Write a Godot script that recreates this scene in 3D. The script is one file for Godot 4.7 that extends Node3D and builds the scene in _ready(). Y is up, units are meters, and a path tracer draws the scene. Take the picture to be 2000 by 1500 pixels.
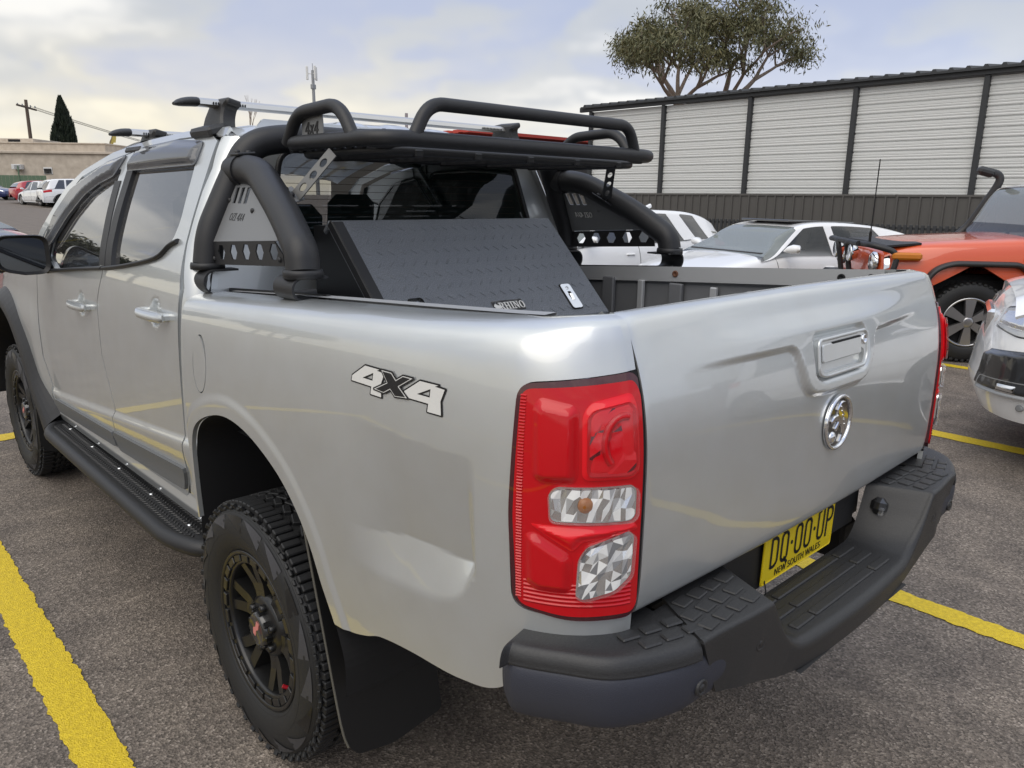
extends Node3D
# Car park under a bright overcast sky: a silver dual cab ute seen from its rear left corner.

var M := {}
var rng := RandomNumberGenerator.new()
var used := {}

func _ready():
	rng.seed = 7
	var cam := Camera3D.new()
	cam.name = "camera"
	cam.fov = 53.21
	cam.near = 0.05
	cam.far = 900.0
	cam.position = Vector3(-1.7839, 1.6188, 1.967)
	cam.rotation = Vector3(-0.2385, -0.7552, 0.0128)
	add_child(cam)
	cam.current = true
	var we := WorldEnvironment.new()
	we.name = "world_environment"
	var env := Environment.new()
	env.background_mode = Environment.BG_SKY
	env.tonemap_mode = Environment.TONE_MAPPER_LINEAR
	env.tonemap_exposure = 1.65
	env.background_energy_multiplier = 1.0
	env.sdfgi_enabled = true
	env.ssao_enabled = true
	env.ssil_enabled = true
	var sky := Sky.new()
	var pano := PanoramaSkyMaterial.new()
	pano.panorama = ImageTexture.create_from_image(make_sky())
	sky.sky_material = pano
	env.sky = sky
	we.environment = env
	add_child(we)
	var sun := DirectionalLight3D.new()
	sun.name = "sun"
	sun.light_energy = 0.3
	sun.light_color = Color(1.0, 0.96, 0.9)
	sun.light_angular_distance = 60.0
	sun.shadow_enabled = true
	sun.rotation_degrees = Vector3(-48, -68, 0)
	add_child(sun)
	materials()
	ground()
	backdrop()
	ute()
	toolbox()
	cars()

# ---------------------------------------------------------------- sky
func make_sky() -> Image:
	var w := 1280
	var h := 640
	var img := Image.create(w, h, false, Image.FORMAT_RGBF)
	var n1 := FastNoiseLite.new()
	n1.seed = 11; n1.frequency = 0.9; n1.fractal_octaves = 5; n1.noise_type = FastNoiseLite.TYPE_SIMPLEX_SMOOTH
	var n2 := FastNoiseLite.new()
	n2.seed = 5; n2.frequency = 2.6; n2.fractal_octaves = 4; n2.noise_type = FastNoiseLite.TYPE_SIMPLEX_SMOOTH
	var warm_dir := Vector2(-0.62, -0.78).normalized()
	for j in h:
		var el := (0.5 - (j + 0.5) / h) * PI
		if el < -0.02:
			img.fill_rect(Rect2i(0, j, w, h - j), Color(0.30, 0.30, 0.29))
			break
		var ce := cos(el); var se := sin(el)
		for i in w:
			var az := (i + 0.5) / w * TAU
			var d := Vector3(sin(az) * ce, se, -cos(az) * ce)
			# clouds lie in a sheet overhead: project on it so that they flatten toward the horizon
			var k := 1.0 / (se + 0.16)
			var a := n1.get_noise_3d(d.x * k * 0.62 + 3.1, d.z * k * 0.62 - 1.7, 0.4)
			var b := n2.get_noise_3d(d.x * k * 0.42 + 9.0 + a * 0.6, d.z * k * 0.42 + 2.0, 1.7 + a)
			var warm: float = clamp(Vector2(d.x, d.z).normalized().dot(warm_dir) * 0.6 + 0.5, 0.0, 1.0)
			var low: float = exp(-pow(max(se, 0.0) / 0.145, 2.0))
			var cloud: float = clamp(0.44 + a * 1.05 + b * 0.45, 0.0, 1.0)
			var blue := Vector3(0.41, 0.47, 0.64)
			var grey := Vector3(0.47, 0.51, 0.58)
			var bright := Vector3(0.90, 0.90, 0.90)
			var c := blue.lerp(grey, smoothstep(0.25, 0.5, cloud)).lerp(bright, smoothstep(0.5, 0.92, cloud) * 0.85)
			var glow := Vector3(0.97, 0.88, 0.66).lerp(Vector3(0.80, 0.83, 0.89), 1.0 - smoothstep(0.25, 0.85, warm))
			c = c.lerp(glow, clamp(low * (0.8 + 0.5 * b), 0.0, 0.95))
			c *= 0.70 * (1.0 + 0.65 * smoothstep(0.36, 0.95, se))
			img.set_pixel(i, j, Color(c.x, c.y, c.z))
	return img

# ---------------------------------------------------------------- helpers: nodes
func numbered(called: String) -> String:
	var k: int = used.get(called, 0)
	used[called] = k + 1
	return called if k == 0 else "%s_%03d" % [called, k]

func tag(o: Node, label: String, category: String, group := "") -> Node:
	o.set_meta("label", label)
	o.set_meta("category", category)
	if group: o.set_meta("group", group)
	return o

func thing(called: String, label: String, category: String, at := Vector3.ZERO, turn := 0.0, group := "") -> Node3D:
	var o := Node3D.new()
	o.name = numbered(called)
	add_child(o)
	o.position = at
	o.rotation.y = turn
	tag(o, label, category, group)
	return o

func struct(called: String, m: MB, mat: Material) -> MeshInstance3D:
	var o := m.node(mat)
	o.name = numbered(called)
	add_child(o)
	o.set_meta("kind", "structure")
	return o

func part(called: String, m, mat: Material, parent: Node, label := "") -> MeshInstance3D:
	var o := MeshInstance3D.new()
	o.mesh = m.mesh() if m is MB else m
	if mat: o.material_override = mat
	o.name = called
	parent.add_child(o, true)
	if label: o.set_meta("label", label)
	return o

# ---------------------------------------------------------------- helpers: meshes
class MB:
	var v := PackedVector3Array()
	var n := PackedVector3Array()
	var u := PackedVector2Array()
	var c := PackedColorArray()
	var col := Color(1, 1, 1)
	var tinted := false
	func tri(a: Vector3, b: Vector3, d: Vector3, na: Vector3, nb: Vector3, nd: Vector3, ua := Vector2(), ub := Vector2(), ud := Vector2()):
		var g := (d - a).cross(b - a)
		if g.dot(na + nb + nd) < 0.0:
			var t := b; b = d; d = t
			t = nb; nb = nd; nd = t
			var s := ub; ub = ud; ud = s
		v.append(a); v.append(b); v.append(d)
		n.append(na); n.append(nb); n.append(nd)
		u.append(ua); u.append(ub); u.append(ud)
		if tinted:
			c.append(col); c.append(col); c.append(col)
	func flat(a: Vector3, b: Vector3, d: Vector3, out: Vector3):
		var g := (d - a).cross(b - a).normalized()
		if g.dot(out) < 0.0: g = -g
		tri(a, b, d, g, g, g)
	func quad(a: Vector3, b: Vector3, d: Vector3, e: Vector3, out: Vector3):
		var g := (d - a).cross(e - b).normalized()
		if g.dot(out) < 0.0: g = -g
		tri(a, b, d, g, g, g, Vector2(0, 0), Vector2(1, 0), Vector2(1, 1))
		tri(a, d, e, g, g, g, Vector2(0, 0), Vector2(1, 1), Vector2(0, 1))
	func squad(a: Vector3, b: Vector3, d: Vector3, e: Vector3, na: Vector3, nb: Vector3, nd: Vector3, ne: Vector3):
		tri(a, b, d, na, nb, nd)
		tri(a, d, e, na, nd, ne)
	# box with chamfered edges, in the frame x
	func box(x: Transform3D, size: Vector3, bev := 0.0):
		var h := size * 0.5
		bev = min(bev, min(h.x, min(h.y, h.z)) * 0.95)
		var ax := [Vector3(1, 0, 0), Vector3(0, 1, 0), Vector3(0, 0, 1)]
		for k in 3:
			for s in [-1.0, 1.0]:
				var w: Vector3 = ax[k] * s
				var p: Vector3 = ax[(k + 1) % 3]; var q: Vector3 = ax[(k + 2) % 3]
				var hp: float = h[(k + 1) % 3] - bev; var hq: float = h[(k + 2) % 3] - bev
				var o: Vector3 = w * h[k]
				quad(x * (o - p * hp - q * hq), x * (o + p * hp - q * hq), x * (o + p * hp + q * hq), x * (o - p * hp + q * hq), x.basis * w)
				if bev > 0.0:
					for s2 in [-1.0, 1.0]:
						var w2: Vector3 = p * s2
						var a: Vector3 = w * h[k] + w2 * (h[(k + 1) % 3] - bev)
						var b: Vector3 = w * (h[k] - bev) + w2 * h[(k + 1) % 3]
						quad(x * (a - q * hq), x * (a + q * hq), x * (b + q * hq), x * (b - q * hq), x.basis * (w + w2))
		if bev > 0.0:
			for sx in [-1.0, 1.0]:
				for sy in [-1.0, 1.0]:
					for sz in [-1.0, 1.0]:
						var s := Vector3(sx, sy, sz)
						flat(x * (s * Vector3(h.x, h.y - bev, h.z - bev)), x * (s * Vector3(h.x - bev, h.y, h.z - bev)), x * (s * Vector3(h.x - bev, h.y - bev, h.z)), x.basis * s)
	func boxat(at: Vector3, size: Vector3, bev := 0.0, rot := Vector3.ZERO):
		box(Transform3D(Basis.from_euler(rot), at), size, bev)
	# tube along a path; r may be a number or a list of one radius per point
	func tube(path: PackedVector3Array, r, seg := 12, caps := true, flatten := 1.0, side := Vector3.ZERO):
		var m := path.size()
		var rings := []
		var nrm := []
		var t0 := (path[1] - path[0]).normalized()
		var up := Vector3.UP if absf(t0.y) < 0.9 else Vector3.RIGHT
		if side != Vector3.ZERO: up = side
		var b := up.cross(t0).normalized()
		for i in m:
			var t := (path[min(i + 1, m - 1)] - path[max(i - 1, 0)]).normalized()
			b = (b - t * b.dot(t)).normalized()
			var e := t.cross(b)
			var rr: float = r[i] if r is Array or r is PackedFloat32Array else r
			var ring := PackedVector3Array(); var rn := PackedVector3Array()
			for k in seg:
				var a := TAU * k / seg
				ring.append(path[i] + b * cos(a) * rr + e * sin(a) * rr * flatten)
				rn.append((b * cos(a) * flatten + e * sin(a)).normalized())
			rings.append(ring); nrm.append(rn)
		for i in m - 1:
			for k in seg:
				var k2 := (k + 1) % seg
				squad(rings[i][k], rings[i][k2], rings[i + 1][k2], rings[i + 1][k], nrm[i][k], nrm[i][k2], nrm[i + 1][k2], nrm[i + 1][k])
		if caps:
			for s in [0, m - 1]:
				var t: Vector3 = (path[0] - path[1]).normalized() if s == 0 else (path[m - 1] - path[m - 2]).normalized()
				for k in seg:
					tri(path[s], rings[s][k], rings[s][(k + 1) % seg], t, t, t)
	# surface of revolution: profile points (radius, height along the y axis of x); a sharp edge is a doubled point
	func lathe(x: Transform3D, prof: PackedVector2Array, seg := 48, a0 := 0.0, a1 := TAU):
		var m := prof.size()
		var pn := PackedVector2Array()
		for i in m:
			var d := Vector2.ZERO
			if i > 0 and prof[i].distance_to(prof[i - 1]) > 1e-6: d += (prof[i] - prof[i - 1]).normalized()
			if i < m - 1 and prof[i].distance_to(prof[i + 1]) > 1e-6: d += (prof[i + 1] - prof[i]).normalized()
			pn.append(Vector2(d.y, -d.x).normalized())
		for k in seg:
			var a := a0 + (a1 - a0) * k / seg; var b := a0 + (a1 - a0) * (k + 1) / seg
			var ca := Vector3(cos(a), 0, sin(a)); var cb := Vector3(cos(b), 0, sin(b))
			for i in m - 1:
				if prof[i].distance_to(prof[i + 1]) < 1e-6: continue
				var p := prof[i]; var q := prof[i + 1]
				var y1 := Vector3(0, p.y, 0); var y2 := Vector3(0, q.y, 0)
				var n1a := x.basis * (ca * pn[i].x + Vector3(0, pn[i].y, 0)); var n1b := x.basis * (cb * pn[i].x + Vector3(0, pn[i].y, 0))
				var n2a := x.basis * (ca * pn[i + 1].x + Vector3(0, pn[i + 1].y, 0)); var n2b := x.basis * (cb * pn[i + 1].x + Vector3(0, pn[i + 1].y, 0))
				if p.x > 1e-6: tri(x * (ca * p.x + y1), x * (cb * p.x + y1), x * (cb * q.x + y2), n1a, n1b, n2b)
				if q.x > 1e-6: tri(x * (ca * p.x + y1), x * (cb * q.x + y2), x * (ca * q.x + y2), n1a, n2b, n2a)
	# polygon (in the xy plane of x) with depth along -z of x; holes are cut right through
	func prism(x: Transform3D, poly: PackedVector2Array, depth: float, holes := [], bev := 0.0):
		var p := PackedVector2Array(poly)
		if Geometry2D.is_polygon_clockwise(p): p.reverse()
		var front := p
		if bev > 0.0 and holes.is_empty():
			var o := Geometry2D.offset_polygon(p, -bev)
			if o.size() > 0 and o[0].size() >= 3 : front = o[0]
		var loops := [p]
		var all := PackedVector2Array(front)
		var order := holes.duplicate()
		order.sort_custom(func(a, b): return far_right(a) > far_right(b))
		for hole in order:
			var hp := PackedVector2Array(hole)
			if not Geometry2D.is_polygon_clockwise(hp): hp.reverse()
			loops.append(hp)
			all = bridge(all, hp)
		var ids := Geometry2D.triangulate_polygon(all)
		var nf := x.basis * Vector3(0, 0, 1)
		for i in range(0, ids.size(), 3):
			var a := all[ids[i]]; var b := all[ids[i + 1]]; var d := all[ids[i + 2]]
			tri(x * Vector3(a.x, a.y, 0), x * Vector3(b.x, b.y, 0), x * Vector3(d.x, d.y, 0), nf, nf, nf)
		if depth <= 0.0: return
		var back := PackedVector2Array(p)
		for li in range(1, loops.size()): back = bridge(back, loops[li])
		var ib := Geometry2D.triangulate_polygon(back)
		for i in range(0, ib.size(), 3):
			var a := back[ib[i]]; var b := back[ib[i + 1]]; var d := back[ib[i + 2]]
			tri(x * Vector3(a.x, a.y, -depth), x * Vector3(b.x, b.y, -depth), x * Vector3(d.x, d.y, -depth), -nf, -nf, -nf)
		for li in loops.size():
			var l: PackedVector2Array = loops[li]
			for i in l.size():
				var a := l[i]; var b := l[(i + 1) % l.size()]
				if a.distance_to(b) < 1e-7: continue
				var o := Vector2(b.y - a.y, a.x - b.x)
				var z := -bev if (bev > 0.0 and li == 0) else 0.0
				quad(x * Vector3(a.x, a.y, z), x * Vector3(b.x, b.y, z), x * Vector3(b.x, b.y, -depth), x * Vector3(a.x, a.y, -depth), x.basis * Vector3(o.x, o.y, 0))
		if bev > 0.0 and front.size() != p.size():
			var f2 := PackedVector2Array(front)
			# bevel ring by nearest points
			for i in p.size():
				var a := p[i]; var b := p[(i + 1) % p.size()]
				var a2 := near(f2, a); var b2 := near(f2, b)
				quad(x * Vector3(a.x, a.y, -bev), x * Vector3(b.x, b.y, -bev), x * Vector3(b2.x, b2.y, 0), x * Vector3(a2.x, a2.y, 0), nf)
		elif bev > 0.0:
			for i in p.size():
				var a := p[i]; var b := p[(i + 1) % p.size()]
				var a2 := near(front, a); var b2 := near(front, b)
				quad(x * Vector3(a.x, a.y, -bev), x * Vector3(b.x, b.y, -bev), x * Vector3(b2.x, b2.y, 0), x * Vector3(a2.x, a2.y, 0), nf + x.basis * Vector3(b.y - a.y, a.x - b.x, 0).normalized())
	func far_right(l: PackedVector2Array) -> float:
		var k := -INF
		for q in l: k = max(k, q.x)
		return k
	func near(l: PackedVector2Array, p: Vector2) -> Vector2:
		var best := l[0]
		for q in l:
			if q.distance_squared_to(p) < best.distance_squared_to(p): best = q
		return best
	func bridge(outer: PackedVector2Array, hole: PackedVector2Array) -> PackedVector2Array:
		# rightmost point of the hole, joined to the outer corner that sees it best
		var hi := 0
		for i in hole.size():
			if hole[i].x > hole[hi].x: hi = i
		var h := hole[hi]
		var best := -1
		var bd := INF
		for i in outer.size():
			var o := outer[i]
			if o.distance_squared_to(h) >= bd: continue
			var ok := true
			for k in outer.size():
				var a := outer[k]; var b := outer[(k + 1) % outer.size()]
				if k == i or (k + 1) % outer.size() == i or a.is_equal_approx(o) or b.is_equal_approx(o): continue
				if Geometry2D.segment_intersects_segment(h, o, a, b) != null:
					ok = false
					break
			if ok:
				for k in hole.size():
					var a := hole[k]; var b := hole[(k + 1) % hole.size()]
					if k == hi or (k + 1) % hole.size() == hi: continue
					if Geometry2D.segment_intersects_segment(h, o, a, b) != null:
						ok = false
						break
			if ok:
				best = i
				bd = o.distance_squared_to(h)
		if best < 0: return outer
		var r := PackedVector2Array()
		for i in best + 1: r.append(outer[i])
		for i in hole.size() + 1: r.append(hole[(hi + i) % hole.size()])
		for i in range(best, outer.size()): r.append(outer[i])
		return r
	# f(a, b) -> Vector3 over a rectangle, trimmed by clip(a, b) >= 0; edges fold back by lip
	func skin(f: Callable, r: Rect2, na: int, nb: int, clip = null, lip := 0.0, out := Vector3.ZERO, rim := true):
		var P := PackedVector3Array(); var N := PackedVector3Array(); var K := PackedFloat32Array()
		var e := 0.0015
		for j in nb + 1:
			for i in na + 1:
				var a := r.position.x + r.size.x * i / na; var b := r.position.y + r.size.y * j / nb
				P.append(f.call(a, b))
				K.append(clip.call(a, b) if clip != null else 1.0)
		for j in nb + 1:
			for i in na + 1:
				N.append(nor(f, r.position.x + r.size.x * i / na, r.position.y + r.size.y * j / nb, e, out) if near_kept(K, i, j, na, nb) else Vector3.UP)
		for j in nb:
			for i in na:
				var q := [j * (na + 1) + i, j * (na + 1) + i + 1, (j + 1) * (na + 1) + i + 1, (j + 1) * (na + 1) + i]
				var keep := 0
				for k in q: keep += 1 if K[k] >= 0.0 else 0
				if keep == 0: continue
				if keep == 4:
					tri(P[q[0]], P[q[1]], P[q[2]], N[q[0]], N[q[1]], N[q[2]], ab(r, na, nb, i, j), ab(r, na, nb, i + 1, j), ab(r, na, nb, i + 1, j + 1))
					tri(P[q[0]], P[q[2]], P[q[3]], N[q[0]], N[q[2]], N[q[3]], ab(r, na, nb, i, j), ab(r, na, nb, i + 1, j + 1), ab(r, na, nb, i, j + 1))
				else:
					var c4 := [ab(r, na, nb, i, j), ab(r, na, nb, i + 1, j), ab(r, na, nb, i + 1, j + 1), ab(r, na, nb, i, j + 1)]
					for t in [[0, 1, 2], [0, 2, 3]]:
						var poly := []; var cut := []
						for s in 3:
							var i0: int = t[s]; var i1: int = t[(s + 1) % 3]
							var k0 := K[q[i0]]; var k1 := K[q[i1]]
							if k0 >= 0.0: poly.append(c4[i0])
							if (k0 >= 0.0) != (k1 >= 0.0):
								var lo: Vector2 = c4[i0]; var hi: Vector2 = c4[i1]
								var fr := k0 / (k0 - k1)
								var m: Vector2 = lo.lerp(hi, fr)
								var km: float = clip.call(m.x, m.y)
								# one secant step
								if (km >= 0.0) == (k0 >= 0.0):
									if absf(km - k1) > 1e-9: m = m.lerp(hi, clampf(km / (km - k1), 0, 1))
								else:
									if absf(k0 - km) > 1e-9: m = lo.lerp(m, clampf(k0 / (k0 - km), 0, 1))
								poly.append(m); cut.append(m)
						if poly.size() < 3: continue
						var pp := []; var pn := []
						for m in poly:
							pp.append(f.call(m.x, m.y)); pn.append(nor(f, m.x, m.y, e, out))
						for s in range(1, poly.size() - 1):
							tri(pp[0], pp[s], pp[s + 1], pn[0], pn[s], pn[s + 1], poly[0], poly[s], poly[s + 1])
						if lip > 0.0 and cut.size() == 2: fold(f, cut[0], cut[1], lip, e, out, poly)
		if lip > 0.0 and rim:
			for i in na:
				for j in [0, nb]:
					if K[j * (na + 1) + i] >= 0.0 and K[j * (na + 1) + i + 1] >= 0.0: fold(f, ab(r, na, nb, i, j), ab(r, na, nb, i + 1, j), lip, e, out, [r.get_center()])
			for j in nb:
				for i in [0, na]:
					if K[j * (na + 1) + i] >= 0.0 and K[(j + 1) * (na + 1) + i] >= 0.0: fold(f, ab(r, na, nb, i, j), ab(r, na, nb, i, j + 1), lip, e, out, [r.get_center()])
	func near_kept(K: PackedFloat32Array, i: int, j: int, na: int, nb: int) -> bool:
		for dj in [-1, 0, 1]:
			for di in [-1, 0, 1]:
				var x: int = i + di; var y: int = j + dj
				if x >= 0 and y >= 0 and x <= na and y <= nb and K[y * (na + 1) + x] >= 0.0: return true
		return false
	func ab(r: Rect2, na: int, nb: int, i: int, j: int) -> Vector2:
		return r.position + r.size * Vector2(float(i) / na, float(j) / nb)
	func nor(f: Callable, a: float, b: float, e: float, out: Vector3) -> Vector3:
		var g: Vector3 = (f.call(a + e, b) - f.call(a - e, b)).cross(f.call(a, b + e) - f.call(a, b - e))
		if g.length_squared() < 1e-18: return out.normalized()
		g = g.normalized()
		return -g if g.dot(out) < 0.0 else g
	func fold(f: Callable, a: Vector2, b: Vector2, lip: float, e: float, out: Vector3, inside: Array):
		var p: Vector3 = f.call(a.x, a.y); var q: Vector3 = f.call(b.x, b.y)
		if p.distance_squared_to(q) < 1e-12: return
		var n1 := nor(f, a.x, a.y, e, out); var n2 := nor(f, b.x, b.y, e, out)
		var mid := Vector2.ZERO
		for m in inside: mid += m
		mid /= inside.size()
		var w: Vector3 = (p + q) * 0.5 - f.call(mid.x, mid.y)
		quad(p, q, q - n2 * lip, p - n1 * lip, w)
	func mesh() -> ArrayMesh:
		var a := []
		a.resize(Mesh.ARRAY_MAX)
		a[Mesh.ARRAY_VERTEX] = v
		a[Mesh.ARRAY_NORMAL] = n
		a[Mesh.ARRAY_TEX_UV] = u
		if tinted: a[Mesh.ARRAY_COLOR] = c
		var m := ArrayMesh.new()
		if v.size() > 0: m.add_surface_from_arrays(Mesh.PRIMITIVE_TRIANGLES, a)
		return m
	func node(mat: Material) -> MeshInstance3D:
		var o := MeshInstance3D.new()
		o.mesh = mesh()
		o.material_override = mat
		return o

# smooth curve through points (Catmull-Rom), k steps per span
func smooth2(p: Array, k := 6, closed := false) -> PackedVector2Array:
	var o := PackedVector2Array()
	var m := p.size()
	for i in (m if closed else m - 1):
		var p0: Vector2 = p[(i - 1 + m) % m] if closed or i > 0 else p[0]
		var p1: Vector2 = p[i]
		var p2: Vector2 = p[(i + 1) % m]
		var p3: Vector2 = p[(i + 2) % m] if closed or i + 2 < m else p[m - 1]
		for s in k:
			o.append(p1.cubic_interpolate(p2, p0, p3, float(s) / k))
	if not closed: o.append(p[m - 1])
	return o
func smooth3(p: Array, k := 6) -> PackedVector3Array:
	var o := PackedVector3Array()
	var m := p.size()
	for i in m - 1:
		var p0: Vector3 = p[max(i - 1, 0)]
		var p3: Vector3 = p[min(i + 2, m - 1)]
		for s in k: o.append((p[i] as Vector3).cubic_interpolate(p[i + 1], p0, p3, float(s) / k))
	o.append(p[m - 1])
	return o
# straight runs joined by arcs of the given radius
func bent(p: Array, r: float, k := 7, closed := false) -> PackedVector3Array:
	var o := PackedVector3Array()
	var m := p.size()
	for i in m:
		if not closed and (i == 0 or i == m - 1):
			o.append(p[i]); continue
		var b: Vector3 = p[i]
		var a: Vector3 = p[(i - 1 + m) % m]; var c: Vector3 = p[(i + 1) % m]
		var d: float = min(r, min(a.distance_to(b), c.distance_to(b)) * 0.49)
		var s := b + (a - b).normalized() * d; var e := b + (c - b).normalized() * d
		for t in k + 1:
			var f := float(t) / k
			o.append(s.lerp(b, f).lerp(b.lerp(e, f), f))
	if closed:
		o.append(o[0])
	return o
func rounded(p: Array, r: float, k := 5) -> PackedVector2Array:
	var q := []
	for a in p: q.append(Vector3(a.x, a.y, 0))
	var b := bent(q, r, k, true)
	var o := PackedVector2Array()
	for i in b.size() - 1: o.append(Vector2(b[i].x, b[i].y))
	return o
func rrect(w: float, h: float, r: float, k := 5) -> PackedVector2Array:
	return rounded([Vector2(-w / 2, -h / 2), Vector2(w / 2, -h / 2), Vector2(w / 2, h / 2), Vector2(-w / 2, h / 2)], r, k)
func ellipse(a: float, b: float, k := 32) -> PackedVector2Array:
	var o := PackedVector2Array()
	for i in k: o.append(Vector2(cos(TAU * i / k) * a, sin(TAU * i / k) * b))
	return o
func lerpt(x: float, xs: Array, ys: Array) -> float:
	if x <= xs[0]: return ys[0]
	for i in range(1, xs.size()):
		if x <= xs[i]:
			return lerpf(ys[i - 1], ys[i], (x - xs[i - 1]) / (xs[i] - xs[i - 1]))
	return ys[-1]
# table with smooth slopes
func curvet(x: float, xs: Array, ys: Array) -> float:
	var m := xs.size()
	if x <= xs[0]: return ys[0]
	if x >= xs[m - 1]: return ys[m - 1]
	for i in range(1, m):
		if x <= xs[i]:
			var h: float = xs[i] - xs[i - 1]
			var t: float = (x - xs[i - 1]) / h
			var s: float = (ys[i] - ys[i - 1]) / h
			var s0: float = s if i < 2 else (ys[i] - ys[i - 2]) / (xs[i] - xs[i - 2])
			var s1: float = s if i + 1 >= m else (ys[i + 1] - ys[i - 1]) / (xs[i + 1] - xs[i - 1])
			return (2 * t * t * t - 3 * t * t + 1) * ys[i - 1] + (t * t * t - 2 * t * t + t) * h * s0 + (-2 * t * t * t + 3 * t * t) * ys[i] + (t * t * t - t * t) * h * s1
	return ys[m - 1]
# signed distance: positive inside the polygon
func inside(p: Vector2, poly: PackedVector2Array) -> float:
	var d := INF
	var m := poly.size()
	for i in m:
		var q := Geometry2D.get_closest_point_to_segment(p, poly[i], poly[(i + 1) % m])
		d = min(d, q.distance_squared_to(p))
	d = sqrt(d)
	return d if Geometry2D.is_point_in_polygon(p, poly) else -d
func hexagon(at: Vector2, r: float, squash := 1.0) -> PackedVector2Array:
	var o := PackedVector2Array()
	for i in 6: o.append(at + Vector2(cos(TAU * i / 6.0) * r * squash, sin(TAU * i / 6.0) * r))
	return o
func shifted(p: PackedVector2Array, by: Vector2) -> PackedVector2Array:
	var o := PackedVector2Array()
	for a in p: o.append(a + by)
	return o
func frame(at: Vector3, right: Vector3, up: Vector3) -> Transform3D:
	var z := right.cross(up).normalized()
	var x := right.normalized()
	return Transform3D(Basis(x, z.cross(x), z), at)
func letters(text: String, height: float, depth: float, font_name := "Droid Sans", bold := false) -> TextMesh:
	var t := TextMesh.new()
	var f := SystemFont.new()
	f.font_names = PackedStringArray([font_name])
	if bold: f.font_weight = 700
	t.font = f
	t.text = text
	t.font_size = 64
	t.pixel_size = height / 46.0
	t.depth = depth
	t.curve_step = 2.0
	return t
# ---------------------------------------------------------------- materials
func lin(r: float, g: float, b: float) -> Color:
	return Color(r, g, b).linear_to_srgb()
func mat(called: String, c: Color, rough := 0.6, metal := 0.0) -> StandardMaterial3D:
	var m := StandardMaterial3D.new()
	m.resource_name = called
	m.albedo_color = c
	m.roughness = rough
	m.metallic = metal
	M[called] = m
	return m
func noise_tex(freq: float, seed_: int, lo: Color, hi: Color, size := 512, octaves := 4, normal := false, bump := 4.0, mid = null) -> NoiseTexture2D:
	var n := FastNoiseLite.new()
	n.seed = seed_
	n.frequency = freq
	n.fractal_octaves = octaves
	n.noise_type = FastNoiseLite.TYPE_SIMPLEX_SMOOTH
	var t := NoiseTexture2D.new()
	t.width = size; t.height = size
	t.seamless = true
	t.noise = n
	if normal:
		t.as_normal_map = true
		t.bump_strength = bump
	else:
		var g := Gradient.new()
		g.set_color(0, lo); g.set_color(1, hi)
		if mid != null: g.add_point(0.5, mid)
		t.color_ramp = g
	return t
func grain(m: StandardMaterial3D, scale: float, strength: float, tex: Texture2D):
	m.normal_enabled = true
	m.normal_texture = tex
	m.normal_scale = strength
	m.uv1_triplanar = true
	m.uv1_scale = Vector3.ONE * scale
# stone chips: one grey per cell, or the bumps they make
func chips(seed_: int, bumps: bool) -> NoiseTexture2D:
	var n := FastNoiseLite.new()
	n.seed = seed_
	n.noise_type = FastNoiseLite.TYPE_CELLULAR
	n.frequency = 0.17
	n.fractal_type = FastNoiseLite.FRACTAL_NONE
	n.cellular_return_type = FastNoiseLite.RETURN_DISTANCE if bumps else FastNoiseLite.RETURN_CELL_VALUE
	n.cellular_jitter = 1.0
	var t := NoiseTexture2D.new()
	t.width = 1024; t.height = 1024
	t.seamless = true
	t.seamless_blend_skirt = 0.05
	t.noise = n
	if bumps:
		t.as_normal_map = true
		t.bump_strength = 3.0
	else:
		var g := Gradient.new()
		g.set_color(0, lin(0.100, 0.083, 0.066))
		g.set_color(1, lin(0.42, 0.36, 0.30))
		g.add_point(0.30, lin(0.165, 0.137, 0.111))
		g.add_point(0.72, lin(0.235, 0.195, 0.158))
		g.add_point(0.92, lin(0.31, 0.26, 0.212))
		t.color_ramp = g
	return t
func paint(called: String, c: Color, metal := 0.0, rough := 0.35) -> StandardMaterial3D:
	var m := mat(called, c, rough, metal)
	m.clearcoat_enabled = true
	m.clearcoat = 1.0
	m.clearcoat_roughness = 0.02
	return m
func pane(called: String, c: Color, alpha: float) -> StandardMaterial3D:
	var m := mat(called, Color(c.r, c.g, c.b, alpha), 0.02)
	m.transparency = BaseMaterial3D.TRANSPARENCY_ALPHA
	return m

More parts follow.
